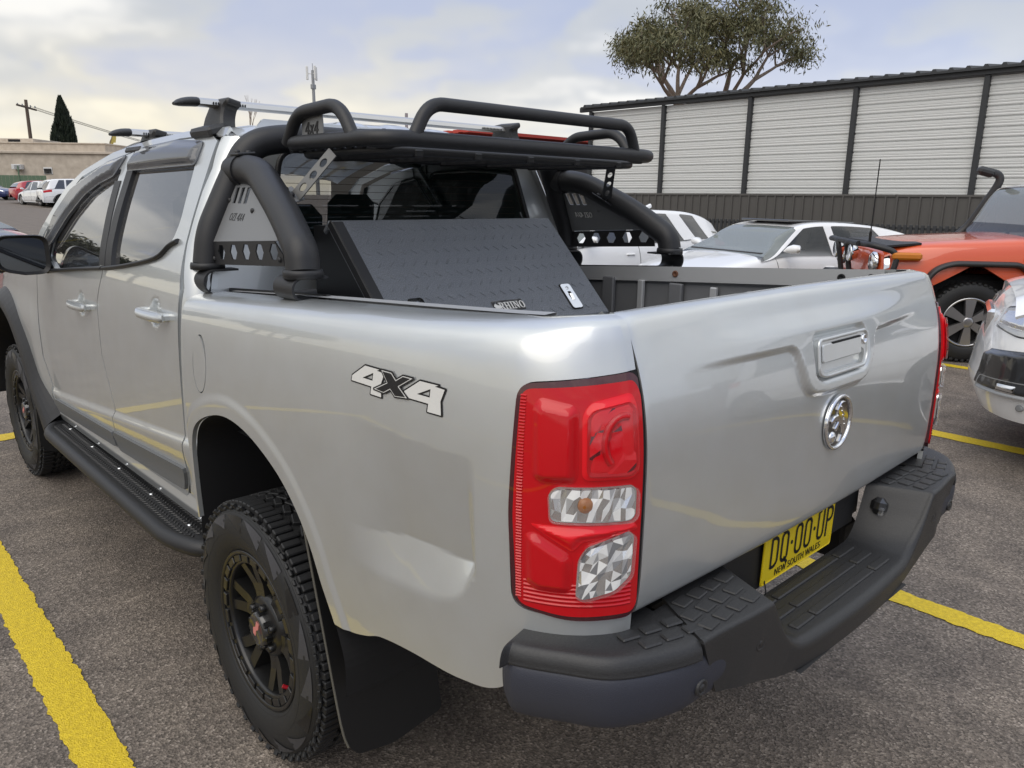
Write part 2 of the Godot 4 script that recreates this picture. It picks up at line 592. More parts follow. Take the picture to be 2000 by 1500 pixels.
func materials():
	var fine := noise_tex(0.11, 21, Color.BLACK, Color.WHITE, 256, 3, true, 6.0)
	paint("silver", Color(0.80, 0.815, 0.82), 0.62, 0.34)
	var sv: StandardMaterial3D = M.silver
	sv.albedo_texture = noise_tex(0.015, 81, Color(0.975, 0.97, 0.96), Color(1, 1, 1), 512, 6)
	sv.uv1_triplanar = true
	sv.uv1_scale = Vector3.ONE * 0.8
	paint("white_paint", lin(0.80, 0.81, 0.82))
	paint("orange_paint", lin(0.62, 0.085, 0.018))
	paint("red_paint", lin(0.36, 0.012, 0.022))
	paint("blue_paint", lin(0.012, 0.025, 0.12), 0.2)
	paint("black_gloss", lin(0.012, 0.012, 0.013))
	grain(mat("powder", lin(0.0135, 0.0138, 0.0155), 0.48), 14.0, 0.12, fine)
	grain(mat("plastic", lin(0.0185, 0.019, 0.0205), 0.48), 16.0, 0.22, fine)
	var pl: StandardMaterial3D = M.plastic
	pl.albedo_color = Color.WHITE
	pl.albedo_texture = noise_tex(0.022, 71, lin(0.0145, 0.015, 0.0165), lin(0.036, 0.036, 0.037), 512, 6)
	pl.roughness_texture = noise_tex(0.03, 72, Color(0.75, 0.75, 0.75), Color(1.35, 1.35, 1.35), 256, 4)
	grain(mat("faded_plastic", lin(0.030, 0.033, 0.047), 0.55), 12.0, 0.25, fine)
	grain(mat("worn_plastic", lin(0.11, 0.115, 0.12), 0.55), 12.0, 0.2, fine)
	grain(mat("rubber", lin(0.0105, 0.011, 0.012), 0.6), 18.0, 0.22, fine)
	mat("rubber_grey", lin(0.045, 0.045, 0.05), 0.6)
	grain(mat("trim_black", lin(0.010, 0.010, 0.011), 0.45), 18.0, 0.15, fine)
	mat("flap", lin(0.009, 0.0095, 0.0105), 0.5)
	mat("flap_edge", lin(0.09, 0.085, 0.07), 0.6)
	mat("dark", lin(0.006, 0.006, 0.007), 0.85)
	mat("alloy_black", lin(0.010, 0.010, 0.010), 0.28)
	mat("alloy", lin(0.45, 0.45, 0.46), 0.3, 0.9)
	mat("chrome", lin(0.82, 0.83, 0.85), 0.06, 1.0)
	mat("bar_alloy", lin(0.62, 0.61, 0.58), 0.4, 0.9)
	mat("bolt", lin(0.38, 0.38, 0.39), 0.35, 0.9)
	mat("rust", lin(0.12, 0.05, 0.025), 0.7)
	mat("rail_steel", lin(0.45, 0.46, 0.47), 0.4, 0.35)
	mat("liner", lin(0.17, 0.175, 0.185), 0.5, 0.3)
	mat("seat", lin(0.03, 0.03, 0.032), 0.8)
	mat("white_print", lin(0.66, 0.66, 0.64), 0.5)
	mat("black_print", lin(0.010, 0.010, 0.011), 0.5)
	mat("plate_yellow", lin(0.70, 0.53, 0.012), 0.4)
	mat("red_cap", lin(0.35, 0.01, 0.02), 0.35)
	mat("pink_emblem", lin(0.55, 0.19, 0.17), 0.5)
	pane("glass_tint", lin(0.003, 0.004, 0.005), 0.93)
	M.glass_tint.metallic_specular = 0.8
	M.glass_tint.clearcoat_enabled = true
	M.glass_tint.clearcoat = 1.0
	M.glass_tint.clearcoat_roughness = 0.0
	pane("glass_rear", lin(0.004, 0.010, 0.009), 0.62)
	pane("glass_car", lin(0.02, 0.025, 0.028), 0.55)
	pane("glass_clear", lin(0.5, 0.52, 0.52), 0.12)
	pane("screen_haze", lin(0.30, 0.335, 0.325), 0.55)
	pane("visor", lin(0.10, 0.105, 0.115), 0.86)
	pane("lens_clear", lin(0.9, 0.9, 0.9), 0.06)
	var red := paint("lens_red", lin(0.50, 0.002, 0.007), 0.0, 0.3)
	red.metallic_specular = 0.25
	red.clearcoat = 0.75
	paint("lens_dark_red", lin(0.055, 0.003, 0.008), 0.0, 0.25)
	paint("lens_bright_red", lin(0.72, 0.006, 0.014), 0.0, 0.3)
	M.lens_bright_red.metallic_specular = 0.25
	M.lens_bright_red.clearcoat = 0.75
	mat("lamp_white", lin(0.80, 0.81, 0.80), 0.25)
	var gl := pane("glass_red", lin(0.40, 0.006, 0.012), 0.15)
	gl.roughness = 0.05
	mat("amber", lin(0.50, 0.16, 0.01), 0.25)
	mat("bulb_amber", lin(0.30, 0.10, 0.012), 0.15)
	mat("reflector", lin(0.75, 0.76, 0.77), 0.12, 1.0)
	# asphalt: stone chips in bitumen, patches of wear on top
	var asp := mat("asphalt", Color.WHITE, 0.8)
	asp.albedo_texture = chips(3, false)
	asp.normal_enabled = true
	asp.normal_texture = chips(3, true)
	asp.normal_scale = 0.9
	asp.uv1_triplanar = true
	asp.uv1_world_triplanar = true
	asp.uv1_scale = Vector3.ONE * 0.83
	asp.detail_enabled = true
	asp.detail_blend_mode = BaseMaterial3D.BLEND_MODE_MUL
	asp.detail_uv_layer = BaseMaterial3D.DETAIL_UV_1
	asp.detail_albedo = noise_tex(0.006, 8, Color(0.78, 0.78, 0.79), Color(1, 1, 1), 512, 5)
	var yl := mat("road_yellow", Color.WHITE, 0.6)
	yl.albedo_texture = noise_tex(0.05, 31, lin(0.52, 0.37, 0.012), lin(0.78, 0.57, 0.02), 512, 5)
	yl.normal_enabled = true
	yl.normal_texture = noise_tex(0.16, 3, Color.BLACK, Color.WHITE, 512, 2, true, 5.0)
	yl.normal_scale = 0.5
	yl.uv1_triplanar = true
	yl.uv1_world_triplanar = true
	yl.uv1_scale = Vector3.ONE * 1.6
	var chk := mat("box_black", Color.WHITE, 0.36, 0.55)
	chk.albedo_texture = noise_tex(0.2, 41, lin(0.09, 0.097, 0.11), lin(0.50, 0.53, 0.58), 512, 2, false, 1.0, lin(0.20, 0.215, 0.24))
	grain(chk, 3.0, 0.9, noise_tex(0.2, 41, Color.BLACK, Color.WHITE, 512, 2, true, 8.0))
	mat("box_side", lin(0.010, 0.011, 0.013), 0.4)
	# buildings and fences
	mat("sheet_white", lin(0.63, 0.64, 0.63), 0.45)
	mat("sheet_dark", lin(0.082, 0.078, 0.073), 0.55)
	mat("post_dark", lin(0.028, 0.030, 0.033), 0.55)
	var wall := mat("render_beige", Color.WHITE, 0.9)
	wall.albedo_texture = noise_tex(0.02, 51, lin(0.42, 0.36, 0.29), lin(0.58, 0.51, 0.42), 512, 5)
	wall.uv1_triplanar = true
	wall.uv1_scale = Vector3.ONE * 0.12
	mat("fence_green", lin(0.10, 0.16, 0.10), 0.6)
	mat("sign_blue", lin(0.012, 0.045, 0.19), 0.5)
	mat("sign_yellow", lin(0.55, 0.43, 0.10), 0.5)
	mat("roof_red", lin(0.45, 0.05, 0.035), 0.6)
	mat("timber", lin(0.12, 0.09, 0.07), 0.9)
	mat("metal_grey", lin(0.28, 0.29, 0.30), 0.5, 0.3)
	var bark := mat("bark", Color.WHITE, 0.9)
	bark.albedo_texture = noise_tex(0.03, 61, lin(0.16, 0.12, 0.095), lin(0.38, 0.32, 0.27), 256, 4)
	bark.uv1_triplanar = true
	var leaf := mat("leaf", Color.WHITE, 0.6)
	leaf.vertex_color_use_as_albedo = true
	leaf.cull_mode = BaseMaterial3D.CULL_DISABLED
	leaf.backlight_enabled = true
	leaf.backlight = Color(0.28, 0.30, 0.16)

# ---------------------------------------------------------------- ground
func gy(x: float, z: float) -> float:
	var t: float = max(0.0, -z - 7.0)
	return 0.0195 * t * t / (t + 6.0) if t < 90.0 else 0.0195 * 90.0 * 90.0 / 96.0
func ground():
	var g := MB.new()
	var zs := [60.0, 20.0, 6.0, -7.0]
	for k in 26: zs.append(-7.0 - (k + 1) * 1.5 - k * k * 0.09)
	zs.append(-200.0); zs.append(-400.0)
	for k in zs.size() - 1:
		g.squad(Vector3(-400, gy(0, zs[k]), zs[k]), Vector3(400, gy(0, zs[k]), zs[k]), Vector3(400, gy(0, zs[k + 1]), zs[k + 1]), Vector3(-400, gy(0, zs[k + 1]), zs[k + 1]), Vector3.UP, Vector3.UP, Vector3.UP, Vector3.UP)
	struct("car_park_ground", g, M.asphalt)
	# painted lines with worn, uneven edges
	line(Vector2(-1.352, 1.5), Vector2(-1.292, -3.75), 0.130, 1)
	line(Vector2(1.425, 4.0), Vector2(1.425, -4.0), 0.118, 2)
	line(Vector2(4.085, 5.0), Vector2(4.085, -4.0), 0.150, 3)
	line(Vector2(6.75, 5.0), Vector2(6.75, -4.0), 0.130, 4)
	line(Vector2(-4.02, 3.0), Vector2(-4.02, -3.9), 0.140, 5)
	line(Vector2(-6.7, 3.0), Vector2(-6.7, -3.9), 0.140, 6)
	line(Vector2(-4.2, -3.98), Vector2(4.15, -3.98), 0.165, 7)
	line(Vector2(3.6, -22.6), Vector2(9.6, -29.5), 0.16, 8)
	line(Vector2(1.8, -29.0), Vector2(2.3, -29.5), 0.16, 9)

func line(a: Vector2, b: Vector2, w: float, s: int):
	var m := MB.new()
	var d := (b - a).normalized()
	var n := Vector2(-d.y, d.x)
	var r := RandomNumberGenerator.new()
	r.seed = 100 + s
	var length := a.distance_to(b)
	var k := int(length / 0.012)
	if length > 8.2: k = int(length / 0.05)
	var e := [0.0, 0.0]
	var last := []
	var fl := FastNoiseLite.new()
	fl.seed = s; fl.frequency = 9.0; fl.fractal_octaves = 4
	var y := 0.004
	for i in k + 1:
		var t := length * i / k
		var row := []
		for sd in 2:
			var off: float = fl.get_noise_2d(t, sd * 50.0) * 0.012 + r.randf_range(-0.0035, 0.0035)
			var p: Vector2 = a + d * t + n * ((w / 2 + off) * (1 if sd == 0 else -1))
			row.append(Vector3(p.x, gy(p.x, p.y) + y, p.y))
		if i > 0:
			m.squad(last[0], row[0], row[1], last[1], Vector3.UP, Vector3.UP, Vector3.UP, Vector3.UP)
		last = row
	struct("painted_line", m, M.road_yellow)
# ---------------------------------------------------------------- the ute: shapes shared by its panels
# plan of the tray side from the cab gap round the rear corner to the tailgate: (along, z) and (along, half width)
var bedA := []
var bedZ := [-0.412, -0.1, 0.25, 0.55, 0.72, 0.85, 0.94, 1.01, 1.065, 1.11, 1.145, 1.17, 1.184, 1.190]
var bedX := [0.943, 0.945, 0.945, 0.944, 0.941, 0.933, 0.921, 0.903, 0.881, 0.853, 0.820, 0.785, 0.757, 0.7345]
# section of the tray side: distance inward and drop below the rail, along the skin from the inner edge
var secA := []
var secD := [0.172, 0.170, 0.160, 0.130, 0.098, 0.074, 0.056, 0.043, 0.032, 0.0225, 0.0145, 0.008, 0.0025, 0.000, 0.002, 0.006, 0.012, 0.018]
var secT := [0.060, 0.010, 0.001, 0.000, 0.002, 0.007, 0.015, 0.026, 0.043, 0.070, 0.112, 0.165, 0.235, 0.320, 0.430, 0.540, 0.680, 0.800]
func gate_drop(t: float) -> float:
	return curvet(t, [0.0, 0.004, 0.012, 0.022, 0.044, 0.095, 0.155, 0.23, 0.32, 0.4], [0.110, 0.078, 0.064, 0.057, 0.047, 0.030, 0.0145, 0.004, 0.001, 0.001])
var archP := PackedVector2Array()
var screeP := PackedVector2Array()

func tables():
	bedA = [0.0]
	for i in range(1, bedZ.size()): bedA.append(bedA[-1] + Vector2(bedZ[i] - bedZ[i - 1], bedX[i] - bedX[i - 1]).length())
	secA = [0.0]
	for i in range(1, secD.size()): secA.append(secA[-1] + Vector2(secD[i] - secD[i - 1], secT[i] - secT[i - 1]).length())
	archP = smooth2([Vector2(-0.400, 0.40), Vector2(-0.401, 0.60), Vector2(-0.394, 0.76), Vector2(-0.377, 0.872), Vector2(-0.325, 0.938), Vector2(-0.208, 0.988), Vector2(-0.085, 1.008), Vector2(0.05, 0.989), Vector2(0.188, 0.931), Vector2(0.276, 0.862), Vector2(0.341, 0.776), Vector2(0.386, 0.68), Vector2(0.432, 0.592), Vector2(0.47, 0.50), Vector2(0.47, 0.40)], 5)
func railh(z: float) -> float:
	return curvet(z, [-0.5, 0.1, 0.9, 1.14, 1.3], [1.312, 1.352, 1.400, 1.417, 1.420])
func bed_pos(a: float, b: float, s: float) -> Vector3:
	var z := curvet(a, bedA, bedZ)
	var x := curvet(a, bedA, bedX)
	var e := 0.004
	var tg := Vector2(curvet(a + e, bedA, bedZ) - curvet(a - e, bedA, bedZ), curvet(a + e, bedA, bedX) - curvet(a - e, bedA, bedX)).normalized()
	if tg == Vector2.ZERO: tg = Vector2(0, -1)
	var inw := Vector2(tg.y, -tg.x)   # (dz, dx) pointing in
	if inw.y > 0.0: inw = -inw
	var d := curvet(b, secA, secD)
	var t := curvet(b, secA, secT)
	var y := railh(z) - t
	var corner := smoothstep(0.95, 1.14, z)
	d = lerpf(d, gate_drop(t) if t < 0.4 and b > secA[3] else d, smoothstep(1.02, 1.17, z))
	if z > 0.88: d = min(d, lerpf(0.172, 0.100, smoothstep(0.88, 1.06, z)))
	# flat lip round the wheel arch
	if z < 0.62 and y < 1.1:
		var q := -inside(Vector2(z, y), archP)
		d -= 0.005 * (1.0 - smoothstep(0.034, 0.066, q))
	# scooped panel behind the wheel
	if z > 0.45 and z < 1.0 and y < 1.16 and y > 0.74:
		var yc := curvet(z, [0.6, 0.72, 0.8, 0.95], [0.897, 0.919, 0.924, 0.927])
		var yb := curvet(z, [0.6, 0.73, 0.83, 0.88, 0.914, 0.94], [0.795, 0.803, 0.814, 0.831, 0.857, 0.90])
		var dep := 0.027 * smoothstep(0.50, 0.74, z) * (1.0 - smoothstep(0.925, 0.952, z))
		var sh := 0.0
		if y > yc: sh = (1.0 - (y - yc) / (1.15 - yc)) * smoothstep(-0.004, 0.006, y - yc) + (1.0 - smoothstep(-0.004, 0.006, y - yc))
		else:
			var f: float = clamp((y - yb) / (yc - yb), 0.0, 1.0)
			sh = (f * f / 0.4 if f < 0.2 else f - 0.1) / 0.9
		d += dep * clamp(sh, 0.0, 1.0)
	z -= 0.045 * smoothstep(1.12, 1.33, y) * (1.0 - smoothstep(-0.4, 0.1, z))
	return Vector3(s * (x + inw.y * d), y, z + inw.x * d)

var tailP := PackedVector2Array()   # outline of the tail lamp in (along, y)
func cab_half(y: float, z: float) -> float:
	var x := curvet(y, [0.3, 0.5, 0.9, 1.2, 1.35, 1.5, 1.65, 1.8, 1.86], [0.885, 0.900, 0.915, 0.915, 0.895, 0.838, 0.768, 0.688, 0.63])
	# the nose draws in a little, the front wing swells over the wheel
	x -= 0.10 * pow(smoothstep(-2.6, -4.2, z), 1.5)
	if y < 1.2: x += 0.022 * smoothstep(-2.25, -2.5, z) * (1.0 - smoothstep(0.95, 1.15, y))
	# lower doors: a crease and the sill below it
	var yc := lerpf(0.835, 0.668, clamp((-z - 0.5) / 1.65, 0, 1))
	if z > -2.3: x += 0.012 * smoothstep(yc + 0.012, yc - 0.02, y) - 0.018 * smoothstep(yc - 0.02, yc - 0.16, y)
	# thumb cups behind the door handles
	if y > 1.09 and y < 1.31:
		for q in [Vector2(-0.700, 1.232), Vector2(-1.575, 1.168)]:
			var r := Vector2(z - q.x, y - q.y).length() / 0.056
			if r < 1.0: x -= 0.017 * (1.0 - smoothstep(0.45, 1.0, r))
	return x
func cab_pos(z: float, y: float, s: float, out := 0.0) -> Vector3:
	return Vector3(s * (cab_half(y, z) + out), y, z)

func side_skin(m: MB, poly: PackedVector2Array, s: float, out: float, step: float, lip: float, holes := [], shear := 0.0):
	# the grid may be sheared so that its rows run along the crease of the doors
	var r := Rect2(poly[0] - Vector2(0, shear * (poly[0].x + 1.3)), Vector2.ZERO)
	for p in poly: r = r.expand(p - Vector2(0, shear * (p.x + 1.3)))
	r = r.grow(0.004)
	m.skin(func(a, b): return cab_pos(a, b + shear * (a + 1.3), s, out), r, int(r.size.x / step) + 2, int(r.size.y / step) + 2,
		func(a, b):
			var q := Vector2(a, b + shear * (a + 1.3))
			var k := inside(q, poly)
			for h in holes: k = min(k, -inside(q, h))
			return k, lip, Vector3(s, 0.2, 0), false)

func ute():
	tables()
	var t := thing("dual_cab_ute", "lifted silver dual cab ute with black sports bar and yellow rear plate, nearest vehicle", "ute")
	ute_bed(t)
	ute_tailgate(t)
	ute_lamps(t)
	ute_bumper(t)
	ute_cab(t)
	ute_wheels(t)
	ute_bar(t)
	ute_roof_bars(t)

func pv(a: Array) -> PackedVector2Array:
	return PackedVector2Array(a)

# ---------------------------------------------------------------- tray
func ute_bed(t: Node3D):
	var aT: float = bedA[-1]
	# tail lamp outline: from the side at z 1.03 round to the tailgate
	var aL := lerpt(1.027, bedZ, bedA)
	tailP = rounded([Vector2(aL, 0.878), Vector2(aL - 0.006, 1.06), Vector2(aL + 0.003, 1.306), Vector2(aT + 0.05, 1.334), Vector2(aT + 0.05, 0.868), Vector2(aL + 0.13, 0.868)], 0.035, 6)
	var fuel := shifted(ellipse(0.052, 0.088, 40), Vector2(-0.283, 1.128))
	for s in [-1.0, 1.0]:
		var m := MB.new()
		var f := func(a, b): return bed_pos(a, b, s)
		var clip := func(a, b):
			var p: Vector3 = bed_pos(a, b, s)
			var q := Vector2(p.z, p.y)
			var k := 1.0
			if p.z < 0.7 and p.y < 1.2: k = -inside(q, archP)
			k = min(k, p.y - curvet(p.z, [0.40, 0.505, 0.57, 0.631, 0.747, 0.905, 1.0, 1.1, 1.2], [0.585, 0.598, 0.618, 0.643, 0.660, 0.667, 0.69, 0.80, 0.824]))
			if p.z < -0.36 and p.y < 0.62: k = min(k, p.y - 0.60)
			if p.z > 0.9: k = min(k, -inside(Vector2(a, p.y), tailP))
			elif p.z < -0.1 and s < 0.0: k = min(k, -inside(q, fuel))
			if p.z > 1.02 and b < secA[2]: k = min(k, b - secA[2])
			return k
		m.skin(f, Rect2(0.0, 0.0, aT, secA[-1]), 270 if s < 0.0 else 120, 150 if s < 0.0 else 80, clip, 0.014, Vector3(s, 0.3, 0.2))
		var side := part("tray_side", m, M.silver, t)
		if s < 0.0:
			var d := MB.new()
			var f2 := shifted(ellipse(0.0480, 0.0840, 40), Vector2(-0.283, 1.128))
			d.skin(func(z, y): return bed_pos(lerpt(z, bedZ, bedA), lerpt(railh(z) - y, secT, secA), s), Rect2(-0.345, 1.03, 0.125, 0.2), 24, 36, func(z, y): return inside(Vector2(z, y), f2), 0.01, Vector3(s, 0.1, 0))
			part("fuel_door", d, M.silver, side)
			var g := MB.new()
			g.skin(func(z, y): return bed_pos(lerpt(z, bedZ, bedA), lerpt(railh(z) - y, secT, secA), s) + Vector3(0.012, 0, 0), Rect2(-0.35, 1.02, 0.135, 0.22), 10, 14, null, 0.0, Vector3(s, 0.1, 0))
			part("fuel_recess", g, M.dark, side)
			sticker(side)
		# wheel house
		var w := MB.new()
		var n := archP.size()
		for i in n - 1:
			var a := archP[i]; var b := archP[i + 1]
			var pa := Vector3(s * 0.93, a.y, a.x); var pb := Vector3(s * 0.93, b.y, b.x)
			var qa := Vector3(s * 0.56, a.y * 0.98, a.x); var qb := Vector3(s * 0.56, b.y * 0.98, b.x)
			w.quad(pa, pb, qb, qa, Vector3(0, -1, 0))
			w.flat(qa, qb, Vector3(s * 0.56, 0.4, 0.0), Vector3(s, 0, 0))
		part("wheel_house", w, M.dark, t)
	# inside of the tray
	var bed := MB.new()
	var fl := 0.93
	for s in [-1.0, 1.0]:
		for k in 24:
			var z0 := -0.40 + 1.40 * k / 24.0; var z1 := -0.40 + 1.40 * (k + 1) / 24.0
			bed.quad(Vector3(s * 0.770, railh(z0) - 0.05, z0), Vector3(s * 0.770, railh(z1) - 0.05, z1), Vector3(s * 0.755, fl, z1), Vector3(s * 0.755, fl, z0), Vector3(-s, 0, 0))
	bed.quad(Vector3(-0.76, fl, -0.4), Vector3(0.76, fl, -0.4), Vector3(0.76, fl, 1.12), Vector3(-0.76, fl, 1.12), Vector3.UP)
	bed.boxat(Vector3(0, 1.11, -0.385), Vector3(1.54, 0.40, 0.03), 0.006)
	bed.quad(Vector3(-0.8, fl - 0.06, -0.41), Vector3(0.8, fl - 0.06, -0.41), Vector3(0.8, fl - 0.06, 1.08), Vector3(-0.8, fl - 0.06, 1.08), Vector3.DOWN)
	var tray := part("tray_inside", bed, M.liner, t)
	# pressed posts along the walls and the steel lip below the rail
	for s in [-1.0, 1.0]:
		for k in 9:
			var r := MB.new()
			var z := -0.30 + k * 0.17
			r.boxat(Vector3(s * 0.748, 1.10, z), Vector3(0.02, 0.40, 0.028 if k % 2 == 0 else 0.06), 0.004)
			part("wall_rib", r, M.rail_steel if k % 2 == 0 else M.liner, tray)
		var lipm := MB.new()
		for k in 20:
			var z0 := -0.38 + 1.37 * k / 20.0; var z1 := -0.38 + 1.37 * (k + 1) / 20.0
			lipm.quad(Vector3(s * 0.752, railh(z0) + 0.006, z0), Vector3(s * 0.752, railh(z1) + 0.006, z1), Vector3(s * 0.752, railh(z1) - 0.052, z1), Vector3(s * 0.752, railh(z0) - 0.052, z0), Vector3(-s, 0, 0))
			lipm.quad(Vector3(s * 0.752, railh(z0) + 0.006, z0), Vector3(s * 0.752, railh(z1) + 0.006, z1), Vector3(s * 0.785, railh(z1) + 0.004, z1), Vector3(s * 0.785, railh(z0) + 0.004, z0), Vector3.UP)
			lipm.quad(Vector3(s * 0.752, railh(z1) - 0.052, z1), Vector3(s * 0.752, railh(z0) - 0.052, z0), Vector3(s * 0.772, railh(z0) - 0.056, z0), Vector3(s * 0.772, railh(z1) - 0.056, z1), Vector3.DOWN)
		part("rail_lip", lipm, M.rail_steel, tray)
		var zs := [0.20, 0.855, 0.95]
		for z in zs:
			var h := MB.new()
			var x := frame(Vector3(s * 0.7505, railh(z) - 0.022, z), Vector3(0, 0, 1), Vector3.UP)
			x.basis = Basis(Vector3(0, 0, 1), Vector3(-s, 0, 0), Vector3(0, 1, 0))
			h.lathe(x, pv([Vector2(0.013, -0.001), Vector2(0.013, 0.0025), Vector2(0.010, 0.0035), Vector2(0.007, 0.0035), Vector2(0.007, 0.001), Vector2(0.0, 0.001)]), 16)
			part("rivet", h, M.rust if z < 0.5 else M.dark, tray)

func sticker(side: Node3D):
	# the 4x4 sticker: letters as outlines in a slanted frame; x runs back along the tray, y up
	var put := func(x: float, y: float, out: float) -> Vector3:
		var z: float = 0.563 + x * 0.304
		var yy: float = 1.272 - 0.05 + y * 0.05 + 0.0
		var p := bed_pos(lerpt(z, bedZ, bedA), lerpt(railh(z) - yy, secT, secA), -1.0)
		return p + Vector3(-out, out * 0.1, 0)
	# in units: x 0..1 along, y 0..1 up (taken from the sticker itself)
	var four := [Vector2(0.155, 1.0), Vector2(0.33, 1.0), Vector2(0.30, 0.93), Vector2(0.39, 0.90), Vector2(0.36, 0.43), Vector2(0.372, -0.10), Vector2(0.245, -0.10), Vector2(0.25, 0.22), Vector2(0.0, 0.22), Vector2(0.005, 0.44)]
	var hole := [Vector2(0.135, 0.47), Vector2(0.26, 0.47), Vector2(0.262, 0.80)]
	var ex := [Vector2(0.36, 1.02), Vector2(0.475, 1.02), Vector2(0.53, 0.78), Vector2(0.60, 1.02), Vector2(0.70, 1.02), Vector2(0.565, 0.56), Vector2(0.66, 0.20), Vector2(0.53, 0.12), Vector2(0.475, 0.35), Vector2(0.405, 0.13), Vector2(0.29, 0.17), Vector2(0.435, 0.58)]
	var b := MB.new(); var w := MB.new(); var wl := MB.new()
	var digits := []
	for dx in [0.0, 0.615]:
		var p := PackedVector2Array()
		for q in four: p.append(q + Vector2(dx, 0))
		var h := PackedVector2Array()
		for q in hole: h.append(q + Vector2(dx, 0))
		warp(b, Geometry2D.offset_polygon(scaled(p), 0.014)[0], [Geometry2D.offset_polygon(scaled(h), -0.012)[0]], put, 0.0012)
		w = MB.new()
		warp(w, scaled(p), [scaled(h)], put, 0.0022)
		digits.append(w)
	var xp := scaled(pv(ex))
	warp(b, Geometry2D.offset_polygon(xp, 0.014)[0], [], put, 0.0030)
	warp(wl, xp, [], put, 0.0036)
	warp(b, Geometry2D.offset_polygon(xp, -0.007)[0], [], put, 0.0042)
	var base := part("four_by_four_sticker", b, M.black_print, side, "black and white 4x4 sticker")
	for g in digits: part("sticker_digit", g, M.white_print, base)
	part("sticker_outline", wl, M.white_print, base)
func scaled(p: PackedVector2Array) -> PackedVector2Array:
	var o := PackedVector2Array()
	for q in p: o.append(Vector2(q.x, q.y * 0.22))
	return o
func warp(m: MB, poly: PackedVector2Array, holes: Array, put: Callable, out: float):
	var p := PackedVector2Array(poly)
	if Geometry2D.is_polygon_clockwise(p): p.reverse()
	for h in holes:
		var q := PackedVector2Array(h)
		if not Geometry2D.is_polygon_clockwise(q): q.reverse()
		p = m.bridge(p, q)
	var ids := Geometry2D.triangulate_polygon(p)
	var nn := Vector3(-1, 0.06, 0.05).normalized()
	for i in range(0, ids.size(), 3):
		var a: Vector3 = put.call(p[ids[i]].x, p[ids[i]].y / 0.22, out); var b: Vector3 = put.call(p[ids[i + 1]].x, p[ids[i + 1]].y / 0.22, out); var c: Vector3 = put.call(p[ids[i + 2]].x, p[ids[i + 2]].y / 0.22, out)
		m.tri(a, b, c, nn, nn, nn)

# ---------------------------------------------------------------- tailgate
var tgA := []
var tgZ := [1.176, 1.188, 1.198, 1.204, 1.206, 1.206, 1.2035, 1.193, 1.177, 1.160, 1.1505, 1.141, 1.128, 1.100, 1.085, 1.080]
var tgY := [0.852, 0.858, 0.872, 0.92, 1.00, 1.10, 1.19, 1.265, 1.325, 1.376, 1.400, 1.416, 1.424, 1.426, 1.420, 1.395]
var bossP := PackedVector2Array()
var cupP := PackedVector2Array()
func tg_pos(x: float, b: float) -> Vector3:
	var z := curvet(b, tgA, tgZ)
	var y := curvet(b, tgA, tgY)
	var ax := absf(x)
	z -= 0.014 * pow(ax / 0.73, 2.0)
	z -= 0.003 * pow(smoothstep(0.70, 0.735, ax), 2.0)
	if y > 1.30: y -= 0.009 * pow(smoothstep(0.672, 0.738, ax), 2.2) * smoothstep(1.30, 1.42, y)
	y -= 0.007 * pow(ax / 0.73, 2.0) * smoothstep(1.3, 1.4, y)
	var q := Vector2(x, y)
	if y > 1.15 and y < 1.40:
		var k := inside(q, bossP)
		var amp: float = 0.015 * (1.0 - smoothstep(0.15, 0.64, ax))
		z += amp * smoothstep(-0.013, 0.004, k) * (1.0 - smoothstep(1.335, 1.39, y))
		if ax < 0.2:
			z -= 0.014 * smoothstep(-0.009, 0.006, inside(q, cupP))
	return Vector3(x, y, z)
func tgb(y: float) -> float:
	return lerpt(y, tgY.slice(0, 14), tgA.slice(0, 14))
